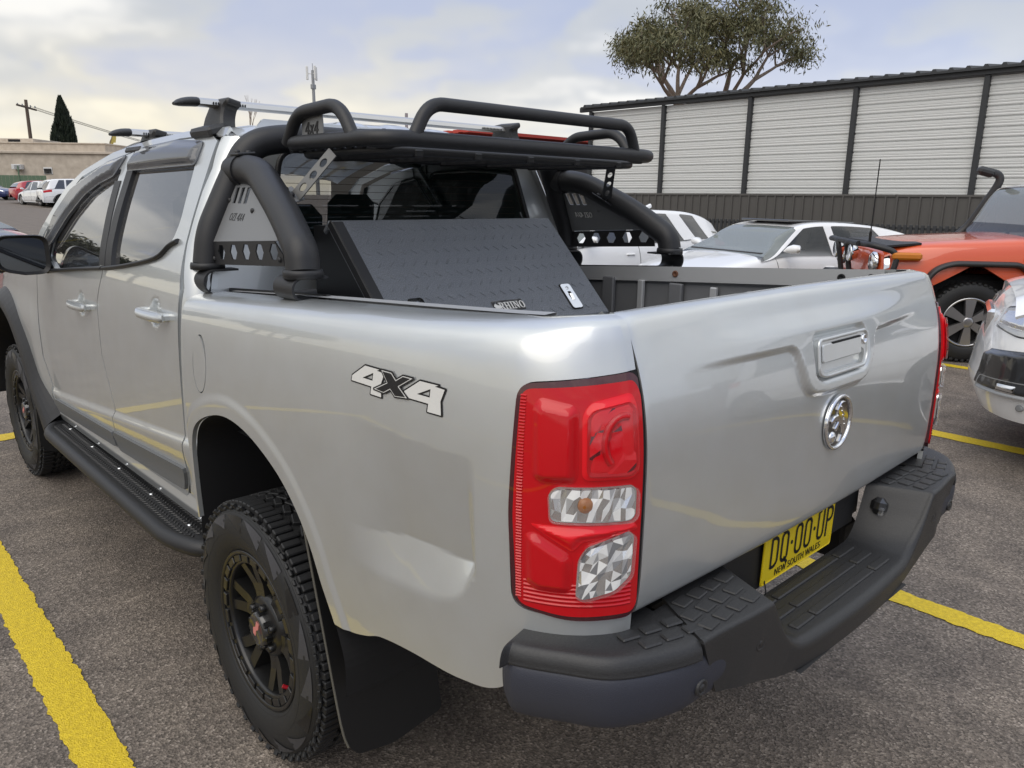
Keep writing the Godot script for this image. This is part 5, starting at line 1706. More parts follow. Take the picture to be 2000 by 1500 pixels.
func make_wheel() -> Node3D:
	# axis along x, outer face toward -x; origin at the hub on the plane of the rim lip
	var w := Node3D.new()
	var ax := Transform3D(Basis(Vector3(0, 0, 1), Vector3(-1, 0, 0), Vector3(0, -1, 0)), Vector3.ZERO)   # lathe y -> -x (outward)
	var ty := MB.new()
	var prof := [Vector2(0.236, -0.004), Vector2(0.246, 0.004), Vector2(0.262, 0.013), Vector2(0.285, 0.020), Vector2(0.310, 0.0215), Vector2(0.335, 0.018), Vector2(0.352, 0.010), Vector2(0.3605, 0.002), Vector2(0.366, -0.006), Vector2(0.371, -0.022), Vector2(0.375, -0.06), Vector2(0.377, -0.12), Vector2(0.375, -0.18), Vector2(0.371, -0.222), Vector2(0.356, -0.244), Vector2(0.30, -0.256), Vector2(0.24, -0.235)]
	ty.lathe(ax, smooth2(prof, 4), 96)
	var tyre := part("tyre", ty, M.rubber, w)
	# moulded rings and the saw tooth band on the sidewall
	var rg := MB.new()
	for r in [0.252, 0.296, 0.356]:
		var h := lerpt(r, [0.246, 0.262, 0.285, 0.310, 0.335, 0.352, 0.3605], [0.004, 0.013, 0.020, 0.0215, 0.018, 0.010, 0.002])
		rg.lathe(ax, pv([Vector2(r - 0.0015, h - 0.001), Vector2(r, h + 0.0015), Vector2(r + 0.0015, h - 0.001)]), 96)
	part("sidewall_ring", rg, M.rubber, tyre)
	for k in 18:
		var a := TAU * k / 18.0
		var tm := MB.new()
		var P := func(r: float, an: float) -> Vector3:
			var h := lerpt(r, [0.246, 0.262, 0.285, 0.310, 0.335, 0.352, 0.3605], [0.004, 0.013, 0.020, 0.0215, 0.018, 0.010, 0.002])
			return ax * Vector3(cos(an) * r, h + 0.0032, sin(an) * r)
		var nn := Vector3(-1, 0, 0)
		var da := 0.31
		for j in 6:
			var u := j / 6.0; var v := (j + 1) / 6.0
			tm.quad(P.call(0.350, a + da * u), P.call(0.350, a + da * v), P.call(0.350 - 0.042 * v, a + da * v), P.call(0.350 - 0.042 * u, a + da * u), nn)
		part("sidewall_tooth", tm, M.rubber_grey if k % 3 else M.alloy_black, tyre)
	# tread: lugs on the shoulders reach down the sidewall, staggered blocks between
	var tr := MB.new()
	var n := 46
	for k in n:
		var a := TAU * k / n
		var B := Basis(Vector3(1, 0, 0), -a)
		for side in [1.0, -1.0]:
			for half in 2:
				var a2 := a + (0.5 * TAU / n) * half + (0.25 * TAU / n if side < 0 else 0.0)
				var b2 := Basis(Vector3(1, 0, 0), -a2)
				var long := 0.062 if half == 0 else 0.052
				var xo := -0.006 if side > 0 else -0.216
				var cx := (0.004 + long / 2) if side > 0 else (0.218 - long / 2)
				tr.box(Transform3D(b2, b2 * Vector3(cx, 0.3775, 0)), Vector3(long, 0.019, 0.0205), 0.003)
				# lug flank
				var fl := Basis(Vector3(0, 0, 1), side * 0.62)
				tr.box(Transform3D(b2 * fl, b2 * Vector3((0.0015 if side > 0 else 0.2205), 0.366 - (0.006 if half else 0.0), 0)), Vector3(0.009, 0.034 - (0.012 if half else 0.0), 0.0195 - 0.003 * half), 0.002)
		for row in 3:
			var a3 := a + (row * 0.37) * TAU / n
			var b3 := Basis(Vector3(1, 0, 0), -a3)
			var b4 := b3 * Basis(Vector3(0, 1, 0), 0.35 if row % 2 else -0.35)
			tr.box(Transform3D(b4, b3 * Vector3(0.084 + row * 0.027 * 1.0, 0.379, 0)), Vector3(0.022, 0.017, 0.041), 0.0025)
	part("tread", tr, M.rubber, tyre)
	# rim: dished barrel, lip with slots, six split spokes, cap
	var ri := MB.new()
	ri.lathe(ax, pv([Vector2(0.2405, -0.012), Vector2(0.2405, 0.0), Vector2(0.2385, 0.0045), Vector2(0.234, 0.005), Vector2(0.2285, 0.003), Vector2(0.2265, 0.000), Vector2(0.2265, -0.004), Vector2(0.2265, -0.004), Vector2(0.200, -0.006), Vector2(0.197, -0.008), Vector2(0.195, -0.016), Vector2(0.190, -0.05), Vector2(0.188, -0.20), Vector2(0.205, -0.225)]), 72)
	ri.lathe(ax, pv([Vector2(0.19, -0.13), Vector2(0.03, -0.10), Vector2(0.0, -0.10)]), 48)
	var rim := part("rim", ri, M.alloy_black, w)
	for k in 24:
		var a := TAU * (k + 0.5) / 24
		var lg := MB.new()
		var b := Basis(Vector3(1, 0, 0), -a)
		lg.box(Transform3D(b, b * Vector3(0.0035, 0.2150, 0)), Vector3(0.010, 0.022, 0.043), 0.002)
		part("rim_lug", lg, M.alloy_black, rim)
	for k in 6:
		var a := TAU * k / 6.0
		for e in [-1.0, 1.0]:
			var sp := MB.new()
			var pts := []
			for j in 7:
				var u := j / 6.0
				var r := lerpf(0.060, 0.202, u)
				var an: float = a + e * lerpf(0.10, 0.205, pow(u, 1.3))
				pts.append([r, an, 0.008 + 0.040 * pow(1.0 - absf(u - 0.42) * 1.15, 1.0) * 0.5 + 0.012 * (1.0 - u)])
			for j in 6:
				var hw := lerpf(0.019, 0.0155, j / 6.0); var hw2 := lerpf(0.019, 0.0155, (j + 1) / 6.0)
				var Q := func(p: Array, o: float, dpt: float) -> Vector3: return ax * Vector3(cos(p[1]) * p[0] - sin(p[1]) * o, -p[2] - dpt, sin(p[1]) * p[0] + cos(p[1]) * o)
				var p: Array = pts[j]; var q: Array = pts[j + 1]
				sp.quad(Q.call(p, -hw, 0), Q.call(p, hw, 0), Q.call(q, hw2, 0), Q.call(q, -hw2, 0), Vector3(-1, 0, 0))
				for o in [-hw, hw]:
					# flank
					var d0 := ax.basis * Vector3(-sin(p[1]) * o, 0, cos(p[1]) * o)
					sp.quad(Q.call(p, o, 0), Q.call(q, o, 0), Q.call(q, o * 1.35, 0.045), Q.call(p, o * 1.35, 0.045), d0)
			part("spoke", sp, M.alloy_black, rim)
	var hub := MB.new()
	hub.lathe(ax, pv([Vector2(0.098, -0.05), Vector2(0.094, -0.034), Vector2(0.080, -0.026), Vector2(0.060, -0.022), Vector2(0.0, -0.022)]), 40)
	part("hub", hub, M.alloy_black, rim)
	for k in 6:
		var a := TAU * (k + 0.5) / 6.0
		var nu := MB.new()
		nu.lathe(Transform3D(ax.basis, ax * Vector3(cos(a) * 0.068, -0.028, sin(a) * 0.068)), pv([Vector2(0.012, 0), Vector2(0.012, 0.016), Vector2(0.009, 0.020), Vector2(0, 0.020)]), 6)
		part("wheel_nut", nu, M.alloy_black, rim)
	var cap := MB.new()
	cap.lathe(ax, pv([Vector2(0.056, -0.030), Vector2(0.054, -0.012), Vector2(0.050, -0.003), Vector2(0.044, 0.001), Vector2(0.040, 0.0015), Vector2(0.037, -0.0005), Vector2(0.0, -0.0005)]), 36)
	var cp := part("hub_cap", cap, M.black_gloss, w)
	for k in 8:
		var a := TAU * k / 8.0
		var no := MB.new()
		var b := Basis(Vector3(1, 0, 0), -a)
		no.box(Transform3D(b * Basis(Vector3(0, 0, 1), 0.12), b * Vector3(0.018, 0.055, 0)), Vector3(0.034, 0.008, 0.018), 0.003)
		part("cap_fin", no, M.alloy_black, cp)
	var em := MB.new()
	var ex := Transform3D(Basis(Vector3(0, 0, 1), Vector3(0, 1, 0), Vector3(-1, 0, 0)), Vector3(-0.0004, 0, 0)) 
	em.prism(ex, pv([Vector2(-0.020, -0.024), Vector2(-0.006, -0.026), Vector2(-0.002, -0.004), Vector2(0.010, 0.006), Vector2(0.012, 0.024), Vector2(-0.004, 0.027), Vector2(-0.008, 0.006), Vector2(-0.022, -0.004)]), 0.0012)
	part("cap_emblem", em, M.pink_emblem, cp)
	var va := MB.new()
	va.tube(PackedVector3Array([ax * Vector3(cos(0.72) * 0.186, -0.030, sin(0.72) * 0.186), ax * Vector3(cos(0.72) * 0.176, -0.018, sin(0.72) * 0.176)]), 0.0058, 10)
	part("valve_cap", va, M.red_cap, w)
	return w

# ---------------------------------------------------------------- sports bar and light tray
func ute_bar(t: Node3D):
	var sb := Node3D.new()
	sb.name = "sports_bar"
	t.add_child(sb)
	# main hoop behind the cab
	var hoop := MB.new()
	var hp := []
	for s in [-1.0, 1.0]:
		var leg := [Vector3(s * 0.822, 1.405, -0.455), Vector3(s * 0.806, 1.50, -0.455), Vector3(s * 0.725, 1.665, -0.445), Vector3(s * 0.668, 1.772, -0.430)]
		if s > 0: leg.reverse()
		for q in leg: hp.append(q)
		if s < 0:
			hp.append(Vector3(-0.56, 1.795, -0.405)); hp.append(Vector3(0.56, 1.795, -0.405))
	hoop.tube(bent(hp, 0.10, 9), 0.044, 20)
	part("hoop_tube", hoop, M.powder, sb)
	for s in [-1.0, 1.0]:
		# raking tube from the hoop back to the tray rail
		var d := MB.new()
		var path := bent([Vector3(s * 0.716, 1.690, -0.45), Vector3(s * 0.716, 1.690, -0.285), Vector3(s * 0.7685, 1.573, -0.035), Vector3(s * 0.802, 1.475, 0.118), Vector3(s * 0.806, 1.425, 0.128)], 0.16, 10)
		d.tube(path, 0.0445, 20)
		part("raking_tube", d, M.powder, sb)
		# collar with bolts where it meets the hoop
		var c := MB.new()
		c.tube(PackedVector3Array([Vector3(s * 0.716, 1.690, -0.400), Vector3(s * 0.716, 1.690, -0.372)]), 0.049, 20)
		c.boxat(Vector3(s * 0.714, 1.738, -0.385), Vector3(0.06, 0.010, 0.055), 0.003, Vector3(0, 0, -s * 0.1))
		part("tube_collar", c, M.powder, sb)
		for dx in [-0.018, 0.018]:
			var bo := MB.new()
			bo.lathe(Transform3D(Basis(), Vector3(s * 0.714 + dx, 1.742, -0.385)), pv([Vector2(0.009, 0), Vector2(0.009, 0.004), Vector2(0.006, 0.008), Vector2(0, 0.008)]), 10)
			part("collar_bolt", bo, M.powder, sb)
		# foot flange
		var f := MB.new()
		f.lathe(Transform3D(Basis(), Vector3(s * 0.806, 1.412, 0.128)), pv([Vector2(0.0, 0.018), Vector2(0.050, 0.018), Vector2(0.052, 0.010), Vector2(0.052, -0.004), Vector2(0.0, -0.004)]), 24)
		part("foot_flange", f, M.powder, sb)
		f = MB.new()
		f.lathe(Transform3D(Basis(), Vector3(s * 0.822, 1.392, -0.455)), pv([Vector2(0.0, 0.018), Vector2(0.050, 0.018), Vector2(0.052, 0.010), Vector2(0.052, -0.002), Vector2(0.0, -0.002)]), 24)
		part("foot_flange", f, M.powder, sb)
		# C shaped clamps on the rail
		for q in [[0.110, 1.407], [-0.440, 1.386]]:
			var cl := MB.new()
			var zc: float = q[0]; var yt: float = q[1]; var yb := railh(zc) + 0.003
			var h: float = yt - yb
			var cp := []
			var cn := []
			var mid := Vector2(-0.826, (yt + yb) / 2)
			for k in 21:
				var an := PI / 2 + PI * k / 20.0
				cp.append(mid + Vector2(cos(an) * h * 0.5, sin(an) * h / 2)); cn.append(Vector2(cos(an), sin(an)))
			cp.insert(0, Vector2(-0.752, yt)); cn.insert(0, Vector2(0, 1))
			cp.append(Vector2(-0.782, yb)); cn.append(Vector2(0, -1))
			for i in cp.size() - 1:
				var V3 := func(j: int, e: float, dz: float) -> Vector3:
					var cq: Vector2 = cp[j] + cn[j] * e
					return Vector3(-s * cq.x, cq.y, zc + dz)
				var N3 := func(j: int, e: float) -> Vector3: return Vector3(-s * cn[j].x, cn[j].y, 0) * e
				for e in [0.006, 0.0]:
					var sg: float = 1.0 if e > 0.0 else -1.0
					cl.squad(V3.call(i, e, -0.052), V3.call(i + 1, e, -0.052), V3.call(i + 1, e, 0.052), V3.call(i, e, 0.052), N3.call(i, sg), N3.call(i + 1, sg), N3.call(i + 1, sg), N3.call(i, sg))
				for dz in [-0.052, 0.052]:
					cl.quad(V3.call(i, 0.0, dz), V3.call(i + 1, 0.0, dz), V3.call(i + 1, 0.006, dz), V3.call(i, 0.006, dz), Vector3(0, 0, dz))
			part("rail_clamp", cl, M.powder, sb)
		var sk := MB.new()
		sk.boxat(Vector3(s * 0.762, railh(-0.1) - 0.022, -0.14), Vector3(0.012, 0.058, 0.64), 0.002, Vector3(-0.062, 0, 0))
		part("rail_strap", sk, M.trim_black, sb)
		# side plate: hexagon strip, fold, leaning upper panel with slots and words cut through
		var hexes := []
		for k in 5:
			hexes.append(hexagon(Vector2(-0.3575 + k * 0.0862, 1.4465 + k * 0.0052), 0.0245, 1.05))
		var lo := MB.new()
		var xl := Transform3D(Basis(Vector3(0, 0, 1), Vector3(0, 1, 0), Vector3(-1, 0, 0)), Vector3(s * 0.8155, 0, 0))
		lo.prism(xl, pv([Vector2(-0.432, 1.405), Vector2(0.046, 1.432), Vector2(0.040, 1.462), Vector2(-0.006, 1.4965), Vector2(-0.419, 1.4745)]), 0.004, hexes)
		part("hexagon_strip", lo, M.powder, sb)
		var upn := Vector3(-s * 0.47, 1.0, 0).normalized()
		var xu := Transform3D(Basis(Vector3(0, 0, 1), upn, Vector3(0, 0, 1).cross(upn)), Vector3(s * 0.8155, 1.4755, 0))
		var V := func(z: float, y: float) -> Vector2: return Vector2(z, (y - 1.4755) / upn.y)
		var cuts := []
		for k in 3:
			var z0 := -0.392 + k * 0.0385
			cuts.append(pv([V.call(z0 + 0.012, 1.591), V.call(z0 + 0.0335, 1.592), V.call(z0 + 0.0245, 1.640), V.call(z0 + 0.002, 1.638)]))
		var upl := MB.new()
		upl.prism(xu, pv([V.call(-0.419, 1.4755), V.call(-0.006, 1.4975), V.call(-0.100, 1.560), V.call(-0.170, 1.598), V.call(-0.262, 1.652), V.call(-0.33, 1.668), V.call(-0.425, 1.664)]), 0.004, cuts)
		part("side_plate", upl, M.plate_metal if M.has("plate_metal") else mat("plate_metal", lin(0.20, 0.205, 0.21), 0.42, 0.3), sb)
		var tm := letters("OZI 4X4", 0.0235, 0.0016, "Droid Sans")
		var wo := part("plate_words", tm, M.black_print if s < 0 else M.white_print, sb)
		var pos := xu * (Vector3(-0.311, (1.5515 - 1.4755) / upn.y, 0))
		var bs := Basis(Vector3(0, 0, 1), upn, Vector3(0, 0, 1).cross(upn))
		if s > 0: bs = Basis(Vector3(0, 0, -1), upn, Vector3(0, 0, -1).cross(upn))
		wo.transform = Transform3D(bs * Basis.from_scale(Vector3(0.86, 1, 1)), pos + bs.z * 0.0012 - (bs.z * 0.0012 if s < 0 else Vector3.ZERO))
		if s > 0:
			var wi := part("plate_words", tm, M.white_print, sb)
			wi.transform = Transform3D(Basis(Vector3(0, 0, -1), upn, Vector3(0, 0, -1).cross(upn)) * Basis.from_scale(Vector3(0.86, 1, 1)), pos - bs.z * 0.0052)
		for q in [[-0.405, 1.600], [-0.222, 1.572], [-0.412, 1.424], [0.022, 1.448]]:
			var bo := MB.new()
			var bp := xu * Vector3(q[0], (q[1] - 1.4755) / upn.y, 0) if q[1] > 1.5 else Vector3(s * 0.816, q[1], q[0])
			bo.lathe(Transform3D(Basis(Vector3(0, 0, 1), Vector3(s, 0, 0), Vector3(0, s, 0)), bp), pv([Vector2(0.008, 0), Vector2(0.0075, 0.004), Vector2(0.004, 0.006), Vector2(0, 0.006)]), 10)
			part("plate_bolt", bo, M.powder, sb)
		# perforated stay up to the tray
		var p0 := Vector3(s * 0.688, 1.617, -0.112); var p1 := Vector3(s * 0.612, 1.738, -0.030)
		var yv := (p1 - p0).normalized()
		var zv := Vector3(-0.75, 0.40, 0.45) if s < 0 else Vector3(-0.55, 0.1, 0.80)
		zv = (zv - yv * zv.dot(yv)).normalized()
		var xs := Transform3D(Basis(yv.cross(zv), yv, zv), p0)
		var L := p0.distance_to(p1)
		var sl := []
		for k in 3: sl.append(shifted(ellipse(0.0105, 0.0150, 16), Vector2(0, 0.032 + k * 0.046)))
		var sy := MB.new()
		sy.prism(xs, pv([Vector2(-0.020, 0), Vector2(0.020, 0), Vector2(0.018, L), Vector2(-0.018, L)]), 0.004, sl)
		sy.boxat(Vector3(s * 0.690, 1.617, -0.140), Vector3(0.05, 0.006, 0.085), 0.002, Vector3(0.42, 0, -s * 0.35))
		part("tray_stay", sy, M.powder if s > 0 else mat("stay_metal", lin(0.16, 0.16, 0.155), 0.4, 0.4), sb)
		for dz in [-0.022, 0.012]:
			var bo := MB.new()
			bo.lathe(Transform3D(Basis.from_euler(Vector3(0.42, 0, -s * 0.35)), Vector3(s * 0.694, 1.622 - dz * 0.42, -0.140 + dz)), pv([Vector2(0.010, 0), Vector2(0.010, 0.005), Vector2(0.007, 0.009), Vector2(0, 0.009)]), 10)
			part("stay_bolt", bo, M.powder, sb)
	# the carrier tray on top
	var tr := Node3D.new()
	tr.name = "roof_tray"
	t.add_child(tr)
	var yb := 1.7705
	var rail := MB.new()
	rail.tube(bent([Vector3(-0.605, yb, -0.345), Vector3(-0.605, yb, 0.200), Vector3(0.605, yb, 0.200), Vector3(0.605, yb, -0.345)], 0.12, 8, true), 0.0215, 14, false)
	part("tray_rail", rail, M.powder, tr)
	var low := MB.new()
	low.tube(bent([Vector3(-0.57, 1.741, -0.31), Vector3(-0.57, 1.741, 0.135), Vector3(0.57, 1.741, 0.135), Vector3(0.57, 1.741, -0.31)], 0.10, 8, true), 0.013, 10, false)
	part("tray_lower_rail", low, M.powder, tr)
	for k in 9:
		var sl := MB.new()
		var z := -0.315 + k * 0.055
		sl.boxat(Vector3(0, 1.752, z), Vector3(1.18, 0.012, 0.028), 0.004)
		part("tray_slat", sl, M.powder, tr)
	for k in 5:
		var cr := MB.new()
		cr.boxat(Vector3(-0.44 + k * 0.22, 1.736, -0.08), Vector3(0.03, 0.022, 0.46), 0.004)
		part("tray_cross_bar", cr, M.powder, tr)
	var rh := MB.new()
	rh.tube(bent([Vector3(-0.497, yb, 0.198), Vector3(-0.445, 1.866, 0.198), Vector3(0.425, 1.866, 0.198), Vector3(0.467, yb, 0.198)], 0.055, 8), 0.019, 14)
	part("tray_hoop", rh, M.powder, tr)
	for s in [-1.0, 1.0]:
		var sh := MB.new()
		sh.tube(bent([Vector3(s * 0.603, yb, -0.310), Vector3(s * 0.603, 1.856, -0.240), Vector3(s * 0.603, 1.866, 0.0), Vector3(s * 0.603, yb, 0.072)], 0.06, 8), 0.019, 14)
		part("tray_hoop", sh, M.powder, tr)
	# badge plate hung in the near hoop: 4x4 cut from it, shown as dark figures
	var bp := MB.new()
	var xb := Transform3D(Basis(Vector3(0, 0, 1), Vector3(0, 1, 0), Vector3(-1, 0, 0)), Vector3(-0.592, 1.815, -0.174))
	bp.prism(xb, pv([Vector2(-0.062, -0.034), Vector2(0.064, -0.030), Vector2(0.060, 0.034), Vector2(-0.062, 0.030)]), 0.003)
	var bpl := part("badge_plate", bp, M.plate_metal, tr)
	var tm2 := letters("4x4", 0.034, 0.0012, "Droid Sans", true)
	var bl := part("badge_figures", tm2, M.black_print, bpl)
	bl.transform = xb * Transform3D(Basis(Vector3(1, 0, 0), Vector3(0.18, 1, 0), Vector3(0, 0, 1)), Vector3(0, -0.004, 0.0012))
	for q in [Vector2(-0.056, 0.034), Vector2(0.050, 0.038), Vector2(0.052, -0.034), Vector2(-0.05, -0.036)]:
		var bo := MB.new()
		bo.lathe(Transform3D(Basis(Vector3(0, 0, 1), Vector3(-1, 0, 0), Vector3(0, -1, 0)), xb * Vector3(q.x, q.y, 0)), pv([Vector2(0.006, 0), Vector2(0.006, 0.003), Vector2(0, 0.004)]), 8)
		part("badge_bolt", bo, M.powder, bpl)
	# rolled cover strapped along the front of the tray
	var roll := MB.new()
	roll.tube(PackedVector3Array([Vector3(-0.50, 1.805, -0.44), Vector3(0.50, 1.805, -0.44)]), 0.036, 16)
	part("light_bar", roll, M.powder, tr)
	for k in 4:
		var bo := MB.new()
		bo.lathe(Transform3D(Basis(), Vector3(-0.42 + k * 0.26, 1.838, -0.44)), pv([Vector2(0.011, 0), Vector2(0.011, 0.008), Vector2(0.007, 0.014), Vector2(0, 0.014)]), 8)
		part("light_bar_bolt", bo, M.powder, tr)

func ute_roof_bars(t: Node3D):
	for q in [[-0.75, 1.916, 0.0], [-1.45, 1.852, 0.0]]:
		var z: float = q[0]; var y: float = q[1]
		var r := Node3D.new()
		r.name = "roof_bar"
		t.add_child(r, true)
		var bar := MB.new()
		var prof := [Vector2(-0.036, -0.006), Vector2(-0.030, 0.008), Vector2(-0.008, 0.016), Vector2(0.018, 0.013), Vector2(0.036, 0.002), Vector2(0.036, -0.006), Vector2(0.020, -0.011), Vector2(-0.020, -0.011)]
		bar.prism(frame(Vector3(0.70, y, z), Vector3(0, 0, -1), Vector3.UP), pv(prof), 1.40)
		part("crossbar", bar, M.bar_alloy, r)
		for s in [-1.0, 1.0]:
			var cap := MB.new()
			var pc := []
			for k in 6:
				var f := k / 5.0
				pc.append(Vector3(s * (0.700 + 0.075 * f), y + 0.002 - 0.012 * f * f, z))
			cap.tube(PackedVector3Array(pc), PackedFloat32Array([0.037, 0.037, 0.036, 0.033, 0.026, 0.012]), 14, true, 0.42, Vector3(0, 1, 0))
			part("end_cap", cap, M.plastic, r)
			for k in 14:
				var sl := MB.new()
				sl.boxat(Vector3(s * (0.655 - k * 0.0085), y - 0.001, z + 0.0365), Vector3(0.004, 0.008, 0.002), 0.0)
				part("slot_mark", sl, M.dark, r)
			var ft := MB.new()
			var yr := 1.838 if z > -1.0 else 1.800
			var o := rounded([Vector2(-0.085, yr - y - 0.010), Vector2(0.080, yr - y - 0.004), Vector2(0.060, -0.045), Vector2(0.062, -0.012), Vector2(0.085, -0.004), Vector2(0.085, 0.016), Vector2(-0.050, 0.017), Vector2(-0.055, -0.010), Vector2(-0.078, -0.045)], 0.012, 4)
			ft.prism(frame(Vector3(s * 0.655 + 0.022, y + 0.004, z), Vector3(0, 0, 1), Vector3(-s * 0.25, 1, 0)), o, 0.05, [], 0.008)
			ft.boxat(Vector3(s * 0.665, yr - 0.012, z), Vector3(0.07, 0.035, 0.17), 0.01, Vector3(0, 0, -s * 0.3))
			part("bar_foot", ft, M.plastic, r)
# ---------------------------------------------------------------- tool box in the tray
func toolbox():
	var t := thing("tool_box", "black checker plate tool box with sloping lid in the ute tray behind the cab", "tool box", Vector3(0, 0.935, 0))
	var o := Vector3(0, -0.935, 0)
	var b := MB.new()
	var side := pv([Vector2(-0.375, 0.935), Vector2(0.075, 0.935), Vector2(0.075, 1.178), Vector2(-0.262, 1.512), Vector2(-0.282, 1.522), Vector2(-0.375, 1.522)])
	b.prism(Transform3D(Basis(Vector3(0, 0, 1), Vector3(0, 1, 0), Vector3(-1, 0, 0)), Vector3(-0.492, 0, 0) + o), side, 0.984)
	part("box_body", b, M.box_side, t)
	# lid: a folded sheet over the slope with a lipped edge
	var up := Vector3(0, 0.346, -0.34).normalized()
	var x := Transform3D(Basis(Vector3(1, 0, 0), up, Vector3(1, 0, 0).cross(up)), Vector3(0, 1.36, -0.092) + o)
	var lid := MB.new()
	lid.box(x * Transform3D(Basis(), Vector3(0, 0, -0.004)), Vector3(1.000, 0.482, 0.030), 0.004)
	lid.box(x * Transform3D(Basis(), Vector3(0, 0.241, -0.02)), Vector3(1.004, 0.020, 0.05), 0.004)
	var lp := part("box_lid", lid, M.box_black, t)
	for s in [-1.0]:
		var fr := MB.new()
		fr.box(x * Transform3D(Basis(), Vector3(s * 0.478, 0, 0.013)), Vector3(0.040, 0.47, 0.006), 0.002)
		fr.box(x * Transform3D(Basis(), Vector3(s * 0.501, 0, 0.004)), Vector3(0.004, 0.478, 0.026), 0.001)
		part("lid_flange", fr, M.step_tube if M.has("step_tube") else M.powder, lp)
	var ck := MB.new()
	for j in 9:
		for i in 20:
			var px := -0.43 + i * 0.046 + (0.023 if j % 2 else 0.0)
			var py := 0.20 - j * 0.05
			if px > 0.475: continue
			ck.box(x * Transform3D(Basis(Vector3(0, 0, 1), (0.78 if j % 2 else -0.78)), Vector3(px, py, 0.0115)), Vector3(0.026, 0.0055, 0.004), 0.0019)
	var cm := part("check_pattern", ck, M.box_black, lp)
	cm.set_meta("kind", "stuff")
	for s in [-1.0, 1.0]:
		var c := x * Transform3D(Basis(), Vector3(s * 0.345, -0.150, 0.011))
		var la := MB.new()
		la.prism(c * Transform3D(Basis(), Vector3(0, 0, 0.006)), rrect(0.052, 0.112, 0.012), 0.006, [rrect(0.018, 0.042, 0.003)], 0.0)
		var lt := part("lid_latch", la, M.chrome, lp)
		var gk := MB.new()
		gk.prism(c * Transform3D(Basis(), Vector3(0, 0, 0.0015)), rrect(0.060, 0.120, 0.014), 0.003)
		part("latch_gasket", gk, M.dark, lt)
		var tg := MB.new()
		tg.box(c * Transform3D(Basis.from_euler(Vector3(0.15, 0, 0)), Vector3(0, -0.006, 0.007)), Vector3(0.015, 0.030, 0.004), 0.001)
		tg.lathe(c * Transform3D(Basis(Vector3(1, 0, 0), PI / 2), Vector3(0, 0.036, 0.006)), pv([Vector2(0.007, 0), Vector2(0.0065, 0.002), Vector2(0, 0.002)]), 14)
		part("latch_paddle", tg, M.chrome, lt)
	var bx := x * Transform3D(Basis(), Vector3(0.022, -0.158, 0.013))
	var bd := MB.new()
	bd.prism(bx, rrect(0.142, 0.046, 0.005), 0.003, [], 0.0008)
	var badge := part("lid_badge", bd, M.black_gloss, lp, "black name badge on the lid")
	var tm := letters("RHINO", 0.026, 0.001, "Droid Serif", true)
	var tw := part("badge_word", tm, M.white_print, badge)
	tw.transform = bx * Transform3D(Basis.from_scale(Vector3(0.95, 1.15, 1)), Vector3(0.014, -0.002, 0.0006))
	var em := MB.new()
	em.prism(bx * Transform3D(Basis(), Vector3(-0.054, -0.002, 0.0008)), smooth2([Vector2(-0.014, 0.004), Vector2(-0.004, 0.012), Vector2(0.004, 0.006), Vector2(0.013, 0.003), Vector2(0.012, -0.006), Vector2(0.002, -0.011), Vector2(-0.008, -0.008)], 3, true), 0.0006)
	part("badge_mark", em, M.white_print, badge)

